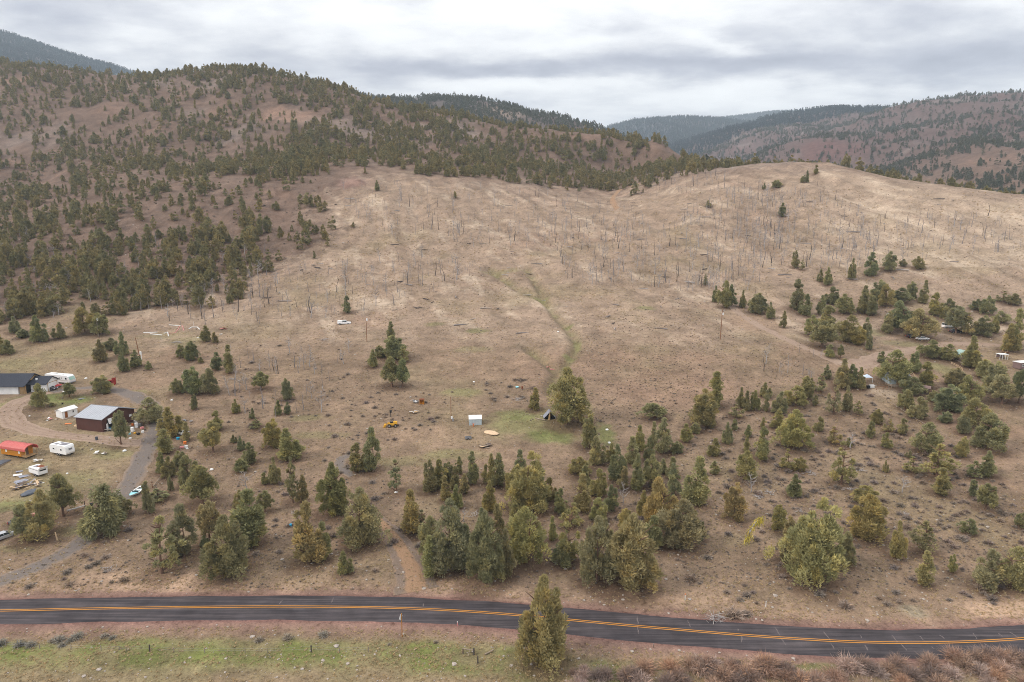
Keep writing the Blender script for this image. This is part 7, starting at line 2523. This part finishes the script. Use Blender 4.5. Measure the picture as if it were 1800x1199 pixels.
# ---- homestead on the right
cn = thing('canopy_tent', 'pale blue peaked canopy on poles beside the round junipers', 'canopy', at(1519.5, 673.5), 0.0)
MB().add([(0, 0, 1.7), (2.6, 0, 1.7), (2.6, 2.4, 1.7), (0, 2.4, 1.7), (1.3, 1.2, 2.6), (1.3, 1.2, 2.5)], [(0, 1, 4), (1, 2, 4), (2, 3, 4), (3, 0, 4), (1, 0, 5), (2, 1, 5), (3, 2, 5), (0, 3, 5)]).build('cover', M_BLUEWHITE, cn)
for x_, y_ in ((0.05, 0.05), (2.55, 0.05), (0.05, 2.35), (2.55, 2.35)):
    MB().tube([(x_, y_, -0.2), (x_, y_, 1.72)], 0.04, 5).build('pole', M_WHITE, cn)
appliance('white chest in front of the blue canopy', 'chest', 1532, 682, 1.6, 0.8, 0.9, M_WHITE, 0.1, 0, 'storage_chest')
appliance('dark covered grill in front of the blue canopy', 'grill', 1526, 683, 1.0, 0.7, 0.9, M_BLACK, 0.2, 0, 'grill')
cb = thing('cabin', 'grey-roofed cabin with an orange wooden door behind a juniper', 'cabin', at(1563, 677), 0.0)
gable_walls(6.6, 5.0, 2.3, 3.5).build('wall', M_SHEDGREY, cb)
for r_ in gable_roof(6.6, 5.0, 2.33, 3.53, 0.35, 0.1):
    r_.build('roof', M_GREYROOF, cb)
MB().box(2.9, 3.9, -0.06, 0.0, 0.0, 2.0).build('door', M_ORANGEWOOD, cb)
MB().box(2.2, 2.85, -0.05, 0.0, 0.0, 2.2).box(3.95, 4.6, -0.05, 0.0, 0.0, 2.2).build('door_surround', M_PALEWOOD, cb)
MB().box(0, 2.6, -1.6, 0.0, -0.3, 0.18).build('porch', M_OLDWOOD, cb)
window(cb, (5.6, 0, 1.4), 0.7, 0.7)
appliance('white water tank behind the grey-roofed cabin', 'tank', 1592, 655, 1.2, 1.2, 1.4, M_WHITE, 0.4, 0, 'water_tank')
gc_ = thing('cabin', 'long cabin with a pale green metal roof among junipers', 'cabin', at(1677, 632.5), yaw_of(1677, 632.5, 1697, 641))
gable_walls(6.8, 4.2, 2.5, 3.5).build('wall', M_BRICKBROWN, gc_)
for r_ in gable_roof(6.8, 4.2, 2.53, 3.53, 0.5, 0.1):
    r_.build('roof', M_GREENROOF, gc_)
window(gc_, (2.6, 0, 1.5), 0.7, 0.9, 'y', M_GREY)
MB().box(-0.03, 0.12, -0.06, 0.0, -0.3, 2.5).build('corner_board', M_WHITE, gc_)
MB().box(-0.2, 7.0, -0.25, -0.06, -0.8, 0.05).build('sill_wall', M_OLDWOOD, gc_)
MB().tube([(4.8, 3.0, 2.9), (4.8, 3.0, 3.9)], 0.3, 10).build('roof_vent', M_WHITE, gc_)
ht = thing('plank_hut', 'dark brown plank hut with an orange door under a juniper', 'hut', at(1620.5, 692.5), yaw_of(1620, 692.5, 1630, 694.5))
gable_walls(2.0, 2.2, 1.9, 2.4).build('wall', M_DKWOOD, ht)
for k in range(7):
    MB().box(0.02 + k * 0.28, 0.27 + k * 0.28, -0.03, -0.002, 0, 1.88).build('plank', M_DKWOOD, ht)
for r_ in gable_roof(2.0, 2.2, 1.93, 2.43, 0.25, 0.06):
    r_.build('roof', M_BRICKBROWN, ht)
MB().box(2.0, 2.05, 0.5, 1.4, 0, 1.7).build('door', M_ORANGEWOOD, ht)
cpt = thing('carport', 'small white carport with slim posts left of the right photo edge', 'carport', at(1757, 632.5), -0.05)
MB().box(-0.1, 2.9, -0.1, 2.3, 1.75, 1.87).build('roof', M_WHITE, cpt)
for x_, y_ in ((0.05, 0), (0.9, 0), (1.9, 0), (2.75, 0), (0.05, 2.2), (2.75, 2.2)):
    MB().tube([(x_, y_, -0.2), (x_, y_, 1.76)], 0.06, 5).build('post', M_WHITE, cpt)
MB().box(0.1, 2.7, 2.1, 2.15, 0, 1.7).build('back_wall', M_BRICKBROWN, cpt)
lw = thing('trailer_home', 'long white roof showing at the right photo edge behind junipers', 'trailer', at(1793, 651), 0.25)
MB().box(0, 7, 0, 2.8, 0.3, 2.4).build('wall', M_BRICKBROWN, lw)
MB().box(-0.15, 7.15, -0.15, 2.95, 2.4, 2.55).build('roof', M_WHITEGLOSS, lw)
for x_ in (1.0, 3.0, 5.0):
    window(lw, (x_, 0, 1.5), 0.8, 0.7)
VAN = [(0, 0.4), (5.0, 0.4), (5.1, 0.9), (4.6, 1.3), (4.2, 1.35), (0.05, 1.35)]
for (u, v, rz_, lab, mat) in [(1563, 561, 0.2, 'white van half hidden by junipers at the far clearing', M_WHITEGLOSS), (1660, 578, 0.1, 'white van behind the middle junipers of the far yard', M_WHITEGLOSS),
                              (1684, 575, 0.3, 'white van right of the middle junipers of the far yard', M_WHITEGLOSS)]:
    car('parked_van', lab, 'van', at(u, v), rz_, mat, VAN, [(0.1, 1.33), (0.15, 2.1), (3.6, 2.1), (4.3, 1.33)], 5.1, 1.9, (1.0, 4.1), 0.36)
car('parked_car', 'black car behind the white vans of the far yard', 'car', at(1672, 586), 0.05, M_DKCAR, SED, [(0.75, 0.96), (1.35, 1.40), (2.55, 1.42), (3.45, 0.94)], 4.7, 1.75, (0.85, 3.75))
car('parked_car', 'white car under the broad brown juniper of the far yard', 'car', at(1614, 599), 0.1, M_WHITEGLOSS, SED, [(0.75, 0.96), (1.35, 1.40), (2.55, 1.42), (3.45, 0.94)], 4.7, 1.75, (0.85, 3.75))
car('parked_car', 'dark car left of the white one under the brown juniper of the far yard', 'car', at(1597, 595), 0.2, M_DKCAR, SED, [(0.75, 0.96), (1.35, 1.40), (2.55, 1.42), (3.45, 0.94)], 4.7, 1.75, (0.85, 3.75))


def pole_fence(label, pts, hp, mat, rails=2):
    P_ = [at(u, v) for u, v in pts]
    o = thing('pole_fence', label, 'fence', P_[0])
    for p_ in P_:
        MB().tube([p_ - P_[0] + Vector((0, 0, -0.2)), p_ - P_[0] + Vector((0, 0, hp))], 0.07, 6).build('post', mat, o)
    for q in range(rails):
        zz_ = hp * (0.45 + 0.45 * q)
        for pa, pb in zip(P_[:-1], P_[1:]):
            MB().tube([pa - P_[0] + Vector((0, 0, zz_)), pb - P_[0] + Vector((0, 0, zz_ + 0.03))], 0.05, 5).build('rail', mat, o)
    return o


pole_fence('grey pole fence crossing the far yard clearing', [(1537, 602), (1551, 605), (1566, 607), (1580, 605), (1592, 603)], 0.9, M_OLDWOOD)
pole_fence('rusty pole pen in front of the grey-roofed cabin', [(1541, 686), (1552, 686), (1559, 686)], 1.2, M_POLE, 3)
pole_fence('pole fence left of the grey-roofed cabin', [(1556, 677), (1562, 680), (1567, 682)], 1.0, M_OLDWOOD)
pole_fence('pale pole fence slanting down beside the lower right junipers', [(1560, 707), (1572, 714), (1584, 722), (1600, 733), (1640, 757), (1700, 790)], 0.9, M_OLDWOOD, 1)
pole_fence('pole fence right of the grey-roofed cabin', [(1600, 658), (1607, 663), (1612, 668)], 1.0, M_PALEWOOD)
pole_fence('pole fence in front of the green-roofed cabin', [(1672, 641), (1682, 646), (1692, 652)], 0.9, M_PALEWOOD)

# ------------------------------------------------------------------ air
def build_haze(density):
    bm = bmesh.new()
    bmesh.ops.create_cube(bm, size=1.0)
    me = bpy.data.meshes.new('haze')
    top = max(float(GZ.max()), CAM_H) + 30
    bot = float(GZ.min()) - 3
    for vv in bm.verts:
        vv.co = Vector((vv.co.x * 30000, vv.co.y * 17000 + 0, bot if vv.co.z < 0 else top))
    bm.to_mesh(me)
    bm.free()
    m = bpy.data.materials.new('pale air')
    m.use_nodes = True
    t = m.node_tree
    t.nodes.clear()
    o = nd(t, 'ShaderNodeOutputMaterial')
    p = nd(t, 'ShaderNodeVolumePrincipled')
    p.inputs['Color'].default_value = (0.74, 0.87, 1.0, 1)
    p.inputs['Density'].default_value = density
    p.inputs['Anisotropy'].default_value = 0.0
    lk(t, p.outputs[0], o.inputs['Volume'])
    me.materials.append(m)
    ob = bpy.data.objects.new('haze', me)
    COL.objects.link(ob)
    ob['kind'] = 'stuff'


build_haze(0.00011)
